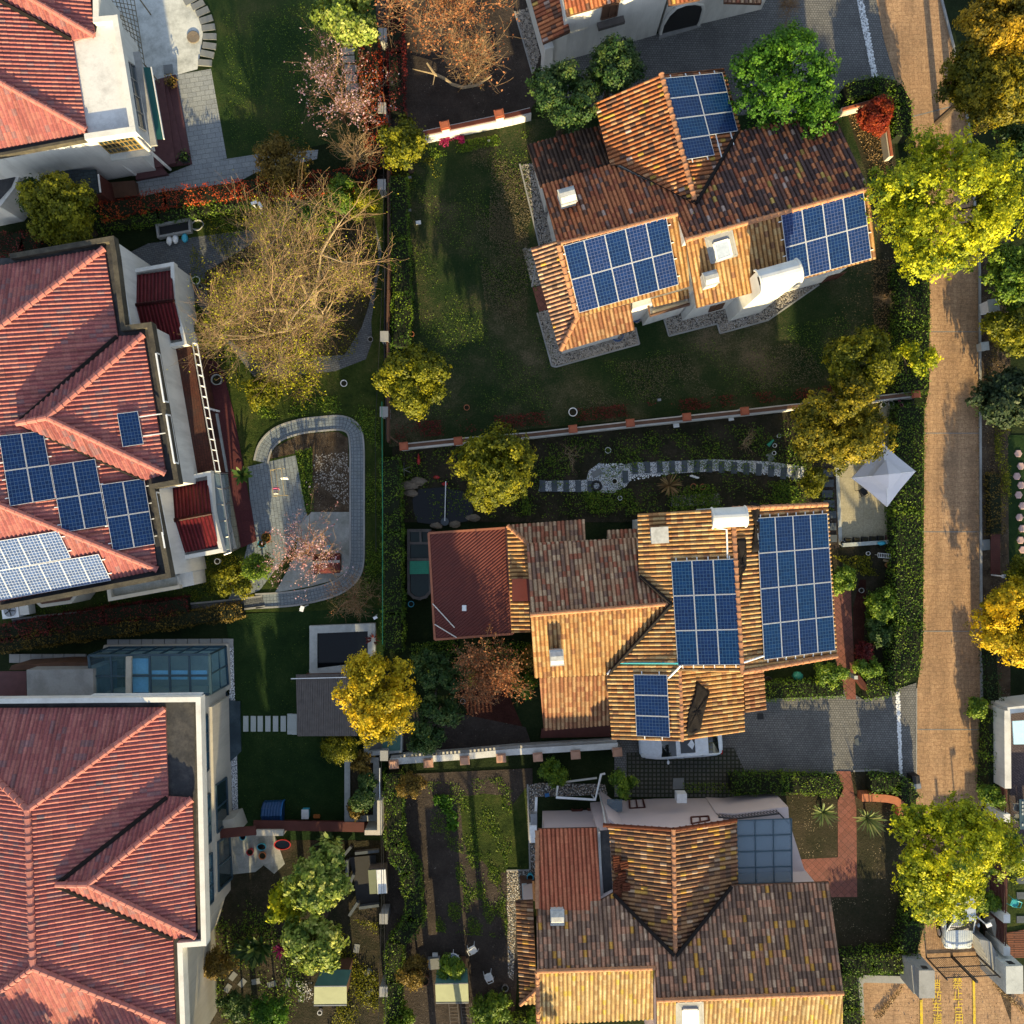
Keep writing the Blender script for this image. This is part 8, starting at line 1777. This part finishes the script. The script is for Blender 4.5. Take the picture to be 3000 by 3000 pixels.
c = W(Q(13,1485,1450),.7); t = thing('round_table', 'white round lattice table with blue pattern before the canvas shed', 'table', (c.x, c.y, 0)); b = MB(); b.lathe((c.x, c.y, .68),[(.001,.03),(.38,.03),(.41,.015),(.4,0),(.001,0)],28); b.build('tabletop', M['white_metal'], t)
b = MB()
for k in range(24):
 a = k * math.pi / 12; b.tube([(c.x + .14 * math.cos(a), c.y + .14 * math.sin(a),.716),(c.x + .3 * math.cos(a + .2), c.y + .3 * math.sin(a + .2),.716)],.013,4)
b.lathe((c.x, c.y, .712),[(.1,0),(.12,.006),(.14,0)],20); b.lathe((c.x, c.y, .712),[(.3,0),(.32,.006),(.34,0)],24); b.build('pattern', M['blue_plastic'], t)
for a in (0,1.57,3.14,4.71): b = MB(); b.tube([(c.x + .2 * math.cos(a), c.y + .2 * math.sin(a),.68),(c.x + .32 * math.cos(a), c.y + .32 * math.sin(a),0)],.02,5); b.build('leg', M['white_metal'], t)
def bicycle(label, p, rz, m, s=1.0):
 c = W(p, .3); t = thing('bicycle', label, 'bicycle', (c.x, c.y, 0)); cr, sr = math.cos(rz), math.sin(rz); R = lambda x, y, z: (c.x + (x * cr - y * sr) * s, c.y + (x * sr + y * cr) * s, z * s)
 for x in (-.5,.5):
  w_ = MB(); w_.tube([R(x + .31 * math.cos(a),.03 * math.sin(a),.34 + .31 * math.sin(a)) for a in [k * math.pi / 10 for k in range(21)]],.025,5); w_.build('wheel', M['black'], t)
 b = MB()
 for a, e in (((-.5,0,.34),(-.15,0,.75)),((-.15,0,.75),(.35,0,.78)),((.35,0,.85),(.5,0,.34)),((-.15,0,.75),(-.05,0,.3)),((-.05,0,.3),(.35,0,.75)),((-.5,0,.34),(-.05,0,.3))): b.tube([R(*a), R(*e)],.025,5)
 b.build('frame', m, t); b = MB(); b.tube([R(.32,-.28,.95), R(.38,0,.98), R(.32,.28,.95)],.02,5); b.build('handlebar', M['grey_metal'], t); b = MB(); b.ball(R(-.17,0,.82),.14 * s, .07 * s, .04 * s, 8); b.build('saddle', M['black'], t)
bicycle('small pink bicycle at the end of the long white wall', Q(31,1000,1125), rad(-70), M['pink_plastic'],.8); bicycle('dark bicycle leaning near the wall end by the road', Q(31,1075,1110), rad(80), M['dark_metal'],.95)
chair('folding_chair', 'dark folding chair half under the parasol lower left', Q(31,720,1780), rad(30), M['dark_metal']); chair('folding_chair', 'pale folding chair at the lower right corner of the parasol', Q(31,945,1855), rad(90), M['grey_metal'])
# row of flower pots at the foot of the patio
for k, x in enumerate((605,672,735,797,852,918)):
 c = W(Q(32, x, 215 - k * 4),.3); t = thing('square_planter', ['dark square planter first in the row at the patio foot', 'dark square planter second in the row at the patio foot', 'dark square planter third in the row at the patio foot', 'dark square planter fourth in the row at the patio foot', 'dark square planter fifth in the row at the patio foot', 'reddish planter last in the row at the patio foot'][k], 'planter', (c.x, c.y, 0), 'planters at the patio foot')
 b = MB(); b.box((c.x, c.y, 0),.34,.3,.3,-.05); b.build('box', M['black'] if k < 5 else M['maroon_stone'], t); b = MB(); b.box((c.x, c.y, .3),.26,.22,.02,-.05); b.build('soil', M['soil'], t)
b = MB(); A, B = W(Q(32,560,250),.3), W(Q(32,960,222),.3); b.beam(A + Vector((0,0,-.1)), B + Vector((0,0,-.1)),.22,.3); b.build('low_shelf', M['stone_slab'], label='low stone shelf under the flower pots at the patio foot', cat='shelf')
b = MB(); c = W(Q(32,860,235),.45); b.ball((c.x, c.y, .42),.25,.12,.1,10,0,.2); b.build('blue_bag', M['cyan_plastic'], label='bright blue bag on the low shelf at the patio foot', cat='bag', smooth=True)
b = MB(); A, B = W(Q(32,830,325),.5), W(Q(32,935,335),.5)
for k in range(9): p = A.lerp(B, k / 8); b.tube([p + Vector((0,.12,0)), p - Vector((0,.12,0))],.014,4)
b.tube([A + Vector((0,.12,0)), B + Vector((0,.12,0))],.016,4); b.tube([A - Vector((0,.12,0)), B - Vector((0,.12,0))],.016,4)
for p in (A, B): b.tube([p, (p.x, p.y, 0)],.016,4)
b.build('plant_rack', M['white_metal'], label='white wire rack in the fenced bed', cat='rack')
b = MB(); b.beam(W(Q(32,870,362),.2), W(Q(32,1015,400),.3),.14,.04); b.build('plank', M['bark'], label='wooden plank leaning on the hedge in the fenced bed', cat='plank')
t = thing('garden_gate', 'open dark red gate at the end of the brick path', 'gate', tuple(W(Q(32,690,1300),0)))
b = MB(); A, B = W(Q(32,655,1245),1.0), W(Q(32,735,1350),1.0); b.prism([A.to_2d(), B.to_2d(), B.to_2d() + Vector((.25,.12)), A.to_2d() + Vector((.25,.12))],.3,1.0); b.build('leaf', M['wood_red'], t); b = MB(); b.box((A.x, A.y, 0),.2,.2,1.2); b.build('post', M['concrete_pale'], t)
b = MB(); c = W(Q(32,225,1240),.35); b.ball((c.x, c.y, .3),.32,.28,.3,12,0,.15); b.build('wrapped_bag', M['green_canvas'] if False else plain('teal_tarpaulin', (.02,.2,.16),.6), label='green plastic covered heap by the amber villa', cat='bag', smooth=True)
pot('black bin beside the garage of the amber villa', Q(32,5,1275),.25,.6, M['black'])
b = MB(); c = W(Q(21,1380,1660),.2)
for k in range(3): b.ball((c.x - .15 + .15 * k, c.y - .05 * k, .1),.14,.07,.07,8)
b.build('garden_ornament', M['white_plastic'], label='small white ornament on the weeds below the striped path', cat='ornament', smooth=True)
b = MB(); c = W(Q(31,15,1412),.2); b.tube([(c.x - .1, c.y - .15,.15),(c.x + .2, c.y + .2,.25)],[.12,.05],8); b.build('watering_can', M['green_plastic'], label='bright green watering can beside the orange tinged tree', cat='watering can')
b = MB(); b.prism([W(p, 0).to_2d() for p in QQ(31,(-20,1500),(15,1490),(50,1530),(10,1560))],0,.12); b.build('slate_block', M['stone_grey'], label='grey slate square at the end of the pebble path', cat='slab')
# maroon floor by the pinkish villa
slab('terrace_floor', QQ(1,(1440,760),(1640,800),(1690,880),(1770,1200),(1850,1640),(1905,1932),(1940,2150),(1780,2220),(1500,2230),(1440,1600)), M['maroon_pave'],.12)
slab('terrace_floor', QQ(1,(1330,200),(1420,210),(1500,560),(1500,700),(1390,640)), M['maroon_pave'],.1)
b = MB(); b.prism([W(p, .3).to_2d() for p in QQ(1,(1560,1200),(1640,1188),(1716,1630),(1625,1622))],.1,.3); b.build('ramp', M['stone_slab'], label='white sloping slab beside the terrace railing', cat='slab')
b = MB(); A, B = W(Q(1,1550,1145),2.2), W(Q(1,1652,1172),.3); b.beam(A, B, .12,.1); b.build('downpipe', M['white_metal'], label='white pipe stretching from the terrace railing to the maroon floor', cat='pipe')
t = thing('air_conditioner', 'white fan unit in the bottom corner of the pinkish villa', 'air conditioner', tuple(W(Q(2,75,745),.8)))
c = W(Q(2,75,745),.9); b = MB(); b.box((c.x, c.y, .1),.95,.85,.8,.12); b.build('case', M['white_metal'], t); b = MB(); b.lathe((c.x, c.y, .92),[(.001,.02),(.33,.02),(.36,0)],20); fo = b.build('fan_guard', M['grey_metal'], t)
b = MB()
for k in range(5): b.tube([(c.x, c.y, .96),(c.x + .32 * math.cos(k * 1.257), c.y + .32 * math.sin(k * 1.257),.96)],.025,4)
b.build('fan_blades', M['black'], fo); b = MB(); c = W(Q(2,175,725),.9); b.box((c.x, c.y, .1),.55,.8,.75,.12); b.build('side_case', M['trim'], t)
# clothes rack on the brick patio
t = thing('clothes_rack', 'folding clothes rack with a few garments on the brick patio', 'clothes rack', tuple(W(Q(11,165,1700),0)))
b = MB(); P = [W(Q(11, *p),.9) for p in ((108,1615),(190,1600),(215,1805),(130,1812))]
for i in range(4): b.tube([P[i], P[(i + 1) % 4]],.018,5)
b.tube([P[0].lerp(P[1],.5), P[3].lerp(P[2],.5)],.015,4)
for p in P: b.tube([p, (p.x, p.y, 0)],.016,4)
b.build('frame', mat('bamboo', (.36,.28,.14),.7), t)
for lab, x, y, m_, s in (('white cloth hanging on the clothes rack', 215,1675, 'white_plastic', .2),('pinkish striped cloth hanging on the clothes rack', 152,1755, 'pink_plastic', .18),('pale lilac cloth at the end of the clothes rack', 150,1790, 'stone_slab', .16)):
 c = W(Q(11, x, y),.8); b = MB(); b.grid([[(c.x + u * s, c.y + v * s * .5 + .02 * math.sin(u * 9),.92 - abs(v) * .25) for u in (-1,-.4,.2,.7,1)] for v in (-1,-.4,0,.4,1)]); b.build('garment', M[m_], label=lab, cat='garment')
# cars
c0 = W((1992,2170),.6); c0.z = 0; car('parked_car', 'white car with dark sunroof peeking out from under the garage eave', c0, rad(4), M['car_white'],4.75,1.9,1.55)
c1 = W(Q(33,1425,1075),.6); c1.z = 0; car('parked_car', 'silver car parked under the lime tree inside the gate', c1, rad(90), M['car_silver'],4.4,1.8,1.5, sunroof=False)
# gate, piers and right hand side
t = thing('driveway_gate', 'black barred double gate across the sunny yard', 'gate', tuple(W((2780,2806),0)))
gl, gr, gm = W(Q(33,1195,1430),0), W(Q(33,1575,1412),0), None; hg = 2.4
def gbar(a, e, r, mb): mb.tube([a, e], r, 5)
for k, (s, e) in enumerate(((gl, gl.lerp(gr, .498)),(gl.lerp(gr, .502), gr))):
 b = MB()
 for z in (.12,1.25, hg): gbar(s + Vector((0,0, z)), e + Vector((0,0, z)),.035, b)
 n = 14
 for j in range(n + 1): p = s.lerp(e, j / n); gbar(p + Vector((0,0,.08)), p + Vector((0,0, hg + .02)),.012, b)
 for p in (s, e): gbar(p, p + Vector((0,0, hg + .25)),.05, b)
 b.build('gate_leaf', M['dark_metal'], t)
b = MB(); p = gl.lerp(gr, .5); b.box((p.x, p.y, 0),.14,.12,3.0); b.build('centre_post', M['dark_metal'], t)
t = thing('gate_pier', 'grey stone gate pier with black slot, left of the gate', 'gate pier', tuple(W(Q(33,1130,1420),0)))
b = MB(); b.prism([W(x, 3.0).to_2d() for x in QQ(33,(1140,1528),(1258,1528),(1260,1738),(1140,1738))],0,3.0); b.build('pier', M['concrete'], t)
b = MB(); b.prism([W(x, 2.4).to_2d() for x in QQ(33,(1080,1490),(1140,1490),(1140,1705),(1100,1705))],0,2.4); b.build('side_pier', M['concrete'], t)
wq = PV(W(Q(33,1140,1528),3.0), W(Q(33,1258,1528),3.0)); P, n = on_wall(wq, QQ(33,(1148,1492),(1195,1495),(1212,1518),(1168,1518)),.02); b = MB(); b.face(P); b.build('dark_slot', M['black'], t)
t = thing('gate_pier', 'grey stone gate pier with black slot, right of the gate', 'gate pier', tuple(W(Q(33,1720,1430),0)))
b = MB(); b.prism([W(x, 2.9).to_2d() for x in QQ(33,(1795,1498),(1925,1492),(1928,1705),(1798,1705))],0,2.9); b.build('pier', M['concrete_pale'], t)
b = MB(); b.prism([W(x, 2.0).to_2d() for x in QQ(33,(1610,1310),(1700,1330),(1790,1500),(1790,1660),(1755,1640))],0,1.7); b.build('side_wall', M['concrete'], t)
wq = PV(W(Q(33,1795,1498),2.9), W(Q(33,1925,1492),2.9)); P, n = on_wall(wq, QQ(33,(1792,1458),(1835,1458),(1868,1482),(1820,1482)),.02); b = MB(); b.face(P); b.build('dark_slot', M['black'], t)
wall_run('yard_wall', 'low grey wall round the paved gate yard corner', [Q(33,1060,1600), Q(33,720,1592), Q(33,690,1620), Q(33,700,1870)],.42,.6, M['concrete'])
t = thing('bin', 'pair of dark bins with pale lid beside the road above the lime tree', 'bin', tuple(W(Q(33,1120,110),0)))
b = MB(); c = W(Q(33,1120,90),.8); b.box((c.x, c.y, 0),.42,.46,.8,.1); b.build('body', M['black'], t); b = MB(); c = W(Q(33,1132,138),.8); b.box((c.x, c.y, .62),.4,.34,.12,.15); b.build('lid', M['grey_metal'], t)
# yellow lettering painted on the yard
def text_mesh(s, p, size, m, name):
 cu = bpy.data.curves.new('t', 'FONT'); cu.body = s; cu.size = size; cu.align_x = 'CENTER'; cu.align_y = 'CENTER'; cu.extrude = .0; cu.offset = .0
 o = bpy.data.objects.new('t', cu); C.objects.link(o); bpy.context.view_layer.update(); dg = bpy.context.evaluated_depsgraph_get(); me = bpy.data.meshes.new_from_object(o.evaluated_get(dg)); bpy.data.objects.remove(o)
 c = W(p, 0); me.materials.clear(); me.materials.append(m); r = bpy.data.objects.new(name, me); C.objects.link(r); r.location = (c.x, c.y, _lay[0] + .012); return r
_lay[0] += .004
for ch, x, y in (('\u6d88', 1262,1640),('\u9632', 1270,1718),('\u8f66', 1272,1808),('\u9053', 1275,1895),('\u7981', 1425,1625),('\u6b62', 1428,1712),('\u5360', 1432,1806),('\u7528', 1436,1895)):
 o = text_mesh(ch, Q(33, x, y),.62, M['yellow'], 'road_lettering'); o.scale = (.95,1.2,1); meta(o, kind='structure')
for k, pts in enumerate((((1142,1745),(1162,1745),(1166,2000),(1145,2000)),((1538,1590),(1556,1590),(1564,2000),(1545,2000)))): sheet('road_marking', QQ(33, *pts), M['yellow'], z=_lay[0] + .008)
# right side
t = thing('utility_cabinet', 'white utility cabinet on the right verge below the big lime tree', 'cabinet', tuple(W(Q(31,1690,390),0)))
c = W(Q(31,1700,372),1.1); b = MB(); b.box((c.x, c.y, 0),.55,.62,1.1,.15); b.build('case', M['white_metal'], t); b = MB(); b.box((c.x, c.y, 1.1),.62,.7,.06,.15); b.build('top', M['concrete_pale'], t)
b = MB(); c = W(Q(31,1638,680),.6); b.box((c.x, c.y, 0),.4,.42,.55,.1); b.box((c.x, c.y, .55),.46,.48,.06,.1); b.build('meter_cabinet', M['concrete_pale'], label='small white meter cabinet on the right verge', cat='cabinet')
t = thing('bench', 'brown slatted bench on the right verge', 'bench', tuple(W(Q(32,1715,320),0)))
b = MB(); A, B = W(Q(32,1680,175),.45), W(Q(32,1752,462),.45)
for k in range(22):
 y = A.y + (B.y - A.y) * k / 21; s = MB() if False else b; b.beam((A.x, y, .45),(B.x, y, .45),.1,.04)
b.build('seat', M['wood_red'], t)
for x in (A.x + .15, B.x - .15): b = MB(); b.beam((x, A.y, .4),(x, B.y, .4),.06,.06); b.build('support', M['dark_metal'], t);
for x, y in ((A.x + .15, A.y - .2),(B.x - .15, A.y - .2),(A.x + .15, B.y + .2),(B.x - .15, B.y + .2)): b = MB(); b.box((x, y, 0),.07,.07,.4); b.build('leg', M['dark_metal'], t)
slab('drain_cover', QQ(32,(1612,210),(1668,205),(1670,285),(1612,290)), M['stone_grey'],.1, label='grey drain cover beside the brown bench', cat='drain cover', kind=None)
wall_run('terrace_wall', 'tall white terrace wall at the right edge with pale coping', [Q(33,1812,155), Q(32,1808,1560), Q(32,1810,1500), Q(32,2200,1455)],.36,2.4, M['wall'])
b = MB(); b.prism([W(x, 2.6).to_2d() for x in QQ(32,(1848,1580),(2200,1560),(2200,1750),(1858,1755))],2.5,2.58); b.build('terrace_canopy', M['blind_blue'], label='pale blue glass canopy over the terrace at the right edge', cat='canopy')
t = thing('slat_fence', 'dark red slatted fence with white posts along the right edge', 'fence', tuple(W(Q(33,1760,700),0)))
for k, (y0, y1) in enumerate(((165,355),(415,820),(820,1110),(1165,1365))):
 b = MB(); A, B = W(Q(33,1798, y0),1.9), W(Q(33,1790, y1),1.9); n = int((A - B).length / .16)
 for z in range(10): b.beam((A.x, A.y, .25 + z * .16),(B.x, B.y, .25 + z * .16),.03,.1)
 b.tube([A, B],.04,5); b.build('slats', M['wood_red'], t)
for y in (380,1138,1385):
 b = MB(); b.prism([W(x, 2.1).to_2d() for x in QQ(33,(1778, y - 32),(1828, y - 32),(1828, y + 32),(1778, y + 32))],0,2.1); b.build('post', M['wall'], t)
wall_run('fence_base', 'low white base wall below the slatted fence near the gate pier', [Q(33,1690,1140), Q(33,1760,1370)],.3,.9, M['wall_beige'])
t = thing('game_table', 'table with a teal bordered board of small tiles at the right edge', 'table', tuple(W(Q(33,1945,345),0)))
b = MB(); b.prism([W(x, .78).to_2d() for x in QQ(33,(1898,238),(2050,238),(2050,465),(1902,465))],.7,.76); b.build('tabletop', M['frame_blue'], t)
b = MB(); rr = random.Random(3)
for i in range(7):
 for j in range(4):
  if rr.random() < .8: c = W(Q(33,1922 + j * 22,262 + i * 28),.78); b.box((c.x, c.y, .765),.09,.13,.03, rr.uniform(-.2,.2))
b.build('game_tiles', M['stone_slab'], t); b = MB(); c = W(Q(33,1960,350),.7); b.box((c.x, c.y, 0),.3,.3,.7); b.build('pedestal', M['dark_metal'], t)
chair('terrace_chair', 'grey chair upper left of the teal bordered table', Q(33,1880,295), rad(180), M['grey_metal'], 'grey terrace chairs'); chair('terrace_chair', 'grey chair lower left of the teal bordered table', Q(33,1885,375), rad(180), M['grey_metal'], 'grey terrace chairs')
for k, y in enumerate((845,960,1140)): slab('stepping_stone', QQ(33,(1872, y - 26),(1950, y - 26),(1950, y + 26),(1872, y + 26)), M['slate_slab'],.08, label=['blue grey square slab topmost in the mossy lawn at the right edge', 'blue grey square slab in the middle of the mossy lawn at right', 'blue grey square slab nearest the timber deck'][k], cat='stepping stone', kind=None)
chair('teal_chair', 'turquoise painted metal chair on the mossy lawn at the right edge', Q(33,1862,1020), rad(250), M['teal_paint'])
slab('retaining_wall', QQ(33,(1850,655),(2100,645),(2100,680),(1852,692)), M['wall_beige'],.5, label='pale low wall between the purple terrace and mossy lawn', cat='wall', kind=None)
# ladders and odds by the canvas shed
for k, (a, e, lab) in enumerate((((1455,1780),(1470,1960), 'grey ladder lying leftmost under the canvas shed'),((1545,1780),(1560,1960), 'grey ladder lying between two others under the canvas shed'),((1625,1770),(1655,1960), 'grey ladder lying rightmost under the canvas shed'))):
 A, B = W(Q(13, *a),.5), W(Q(13, *e),.5); s = Vector((.5,0,0)); b = MB(); b.tube([A, B],.03,5); b.tube([A + s, B + s],.03,5)
 for j in range(1,7): p = A.lerp(B, j / 7); b.tube([p, p + s],.022,4)
 b.build('ladder', M['wood_grey'], label=lab, cat='ladder')
b = MB(); c = W(Q(13,1345,1480),.4); b.box((c.x, c.y, 0),.7,.62,.4,.1); b.build('crate', M['stone_grey'], label='grey crate left of the white round table', cat='crate')
b = MB(); c = W(Q(13,1350,1418),.3); b.box((c.x, c.y, 0),.3,.16,.25,.05); b.build('white_box', M['white_plastic'], label='small white box above the grey crate', cat='box')
b = MB(); c = W(Q(13,1088,762),.4); b.prism([W(x, .3).to_2d() for x in QQ(13,(1065,735),(1102,728),(1110,770),(1090,798))],.2,.3); b.build('slanted_board', M['stone_slab'], label='pale slanted board on the long hedge', cat='board')
t = thing('netted_bed', 'dark netted bed framed with grey boards in the pond garden', 'netted bed', tuple(W(Q(13,800,850),0)))
for a, e in (((670,650),(720,590)),((690,920),(740,800)),((705,1110),(770,1010)),((690,690),(690,920)),((750,640),(930,620)),((780,1050),(930,1030))): b = MB(); b.beam(W(Q(13, *a),.4), W(Q(13, *e),.4),.16,.3); b.build('board', M['slate_slab'], t)
b = MB(); b.prism([W(x, .3).to_2d() for x in QQ(13,(700,680),(900,660),(930,1030),(760,1060),(740,850))],0,.22); b.build('dark_cover', M['black'], t)
# bits by the pink villa west side
b = MB(); b.beam(W(Q(23,183,220),1.6), W(Q(23,178,370),1.6),.14,.12); b.build('wall_duct', M['white_metal'], label='white duct on the west wall of the pink villa', cat='duct')
t = thing('air_conditioner', 'white air conditioner boxes on the west wall of the pink villa', 'air conditioner', tuple(W(Q(23,165,470),2.4))); b = MB(); c = W(Q(23,160,500),2.6); b.box((c.x, c.y, 2.0),.4,.95,.6); b.build('case', M['white_metal'], t); b = MB(); c = W(Q(23,165,400),2.6); b.box((c.x, c.y, 2.0),.36,.7,.5); b.build('case', M['grey_metal'], t)
b = MB(); b.prism([W(x, .8).to_2d() for x in QQ(23,(60,850),(175,860),(180,1000),(75,1000))],0,.7); b.build('work_bench', M['wood_dark'], label='dark work bench beside the pink villa gravel', cat='bench')
b = MB(); c = W(Q(23,95,940),.9); b.box((c.x, c.y, .7),.28,.9,.05,.05); b.build('white_board', M['stone_slab'], label='white board lying on the dark work bench', cat='board')
b = MB(); c = W(Q(23,265,208),.2); b.box((c.x, c.y, 0),.26,.2,.12,.2); b.build('blue_tray', M['blue_plastic'], label='small blue tray by the pink wall', cat='tray')
# marble terrace slab and doors of the beige villa
slab('marble_terrace', QQ(2,(1685,1310),(1745,1420),(1818,1425),(1826,1800),(1735,1890),(1690,1890)), mat('dark_veined_marble', (.025,.045,.06),.4,.3,1.5,20,0, dirt=(.12,.17,.2), dirt_amt=.35),.2)
slab('side_terrace', QQ(2,(1600,1370),(1690,1340),(1695,1932),(1640,1932)), M['concrete'],.14)
b = MB(); c = W(Q(2,1665,1855),.5)
for k, (dx, dy) in enumerate(((0,0),(.18,-.1),(-.12,-.16))): b.ball((c.x + dx, c.y + dy, .3),.16,.18,.2,10,0,.12)
b.build('bag_heap', M['stone_slab'], label='heap of pale bags on the beige villa side terrace', cat='bags', smooth=True)
for lab, y in (('upper dark lounge chair on the beige villa side terrace', 1525),('lower dark lounge chair on the beige villa side terrace', 1630)): chair('lounge_chair', lab, Q(2,1625, y), rad(0), M['dark_metal'], 'lounge chairs of the beige villa')
slab('drain_cover', QQ(32,(650,1715),(675,1700),(700,1712),(702,1745),(678,1762),(652,1750)), M['slate_slab'],.075, label='round dark manhole in the cobbled driveway', cat='manhole cover', kind=None)
slab('drain_cover', QQ(22,(1850,1520),(1895,1518),(1897,1562),(1852,1565)), M['black'],.08, label='small black drain on the driveway by the garage', cat='drain cover', kind=None)
slab('drain_cover', QQ(23,(1215,75),(1295,72),(1300,155),(1212,158)), M['stone_grey'],.085, label='grey square manhole among the grass pavers', cat='manhole cover', kind=None)
bpy.context.view_layer.update()
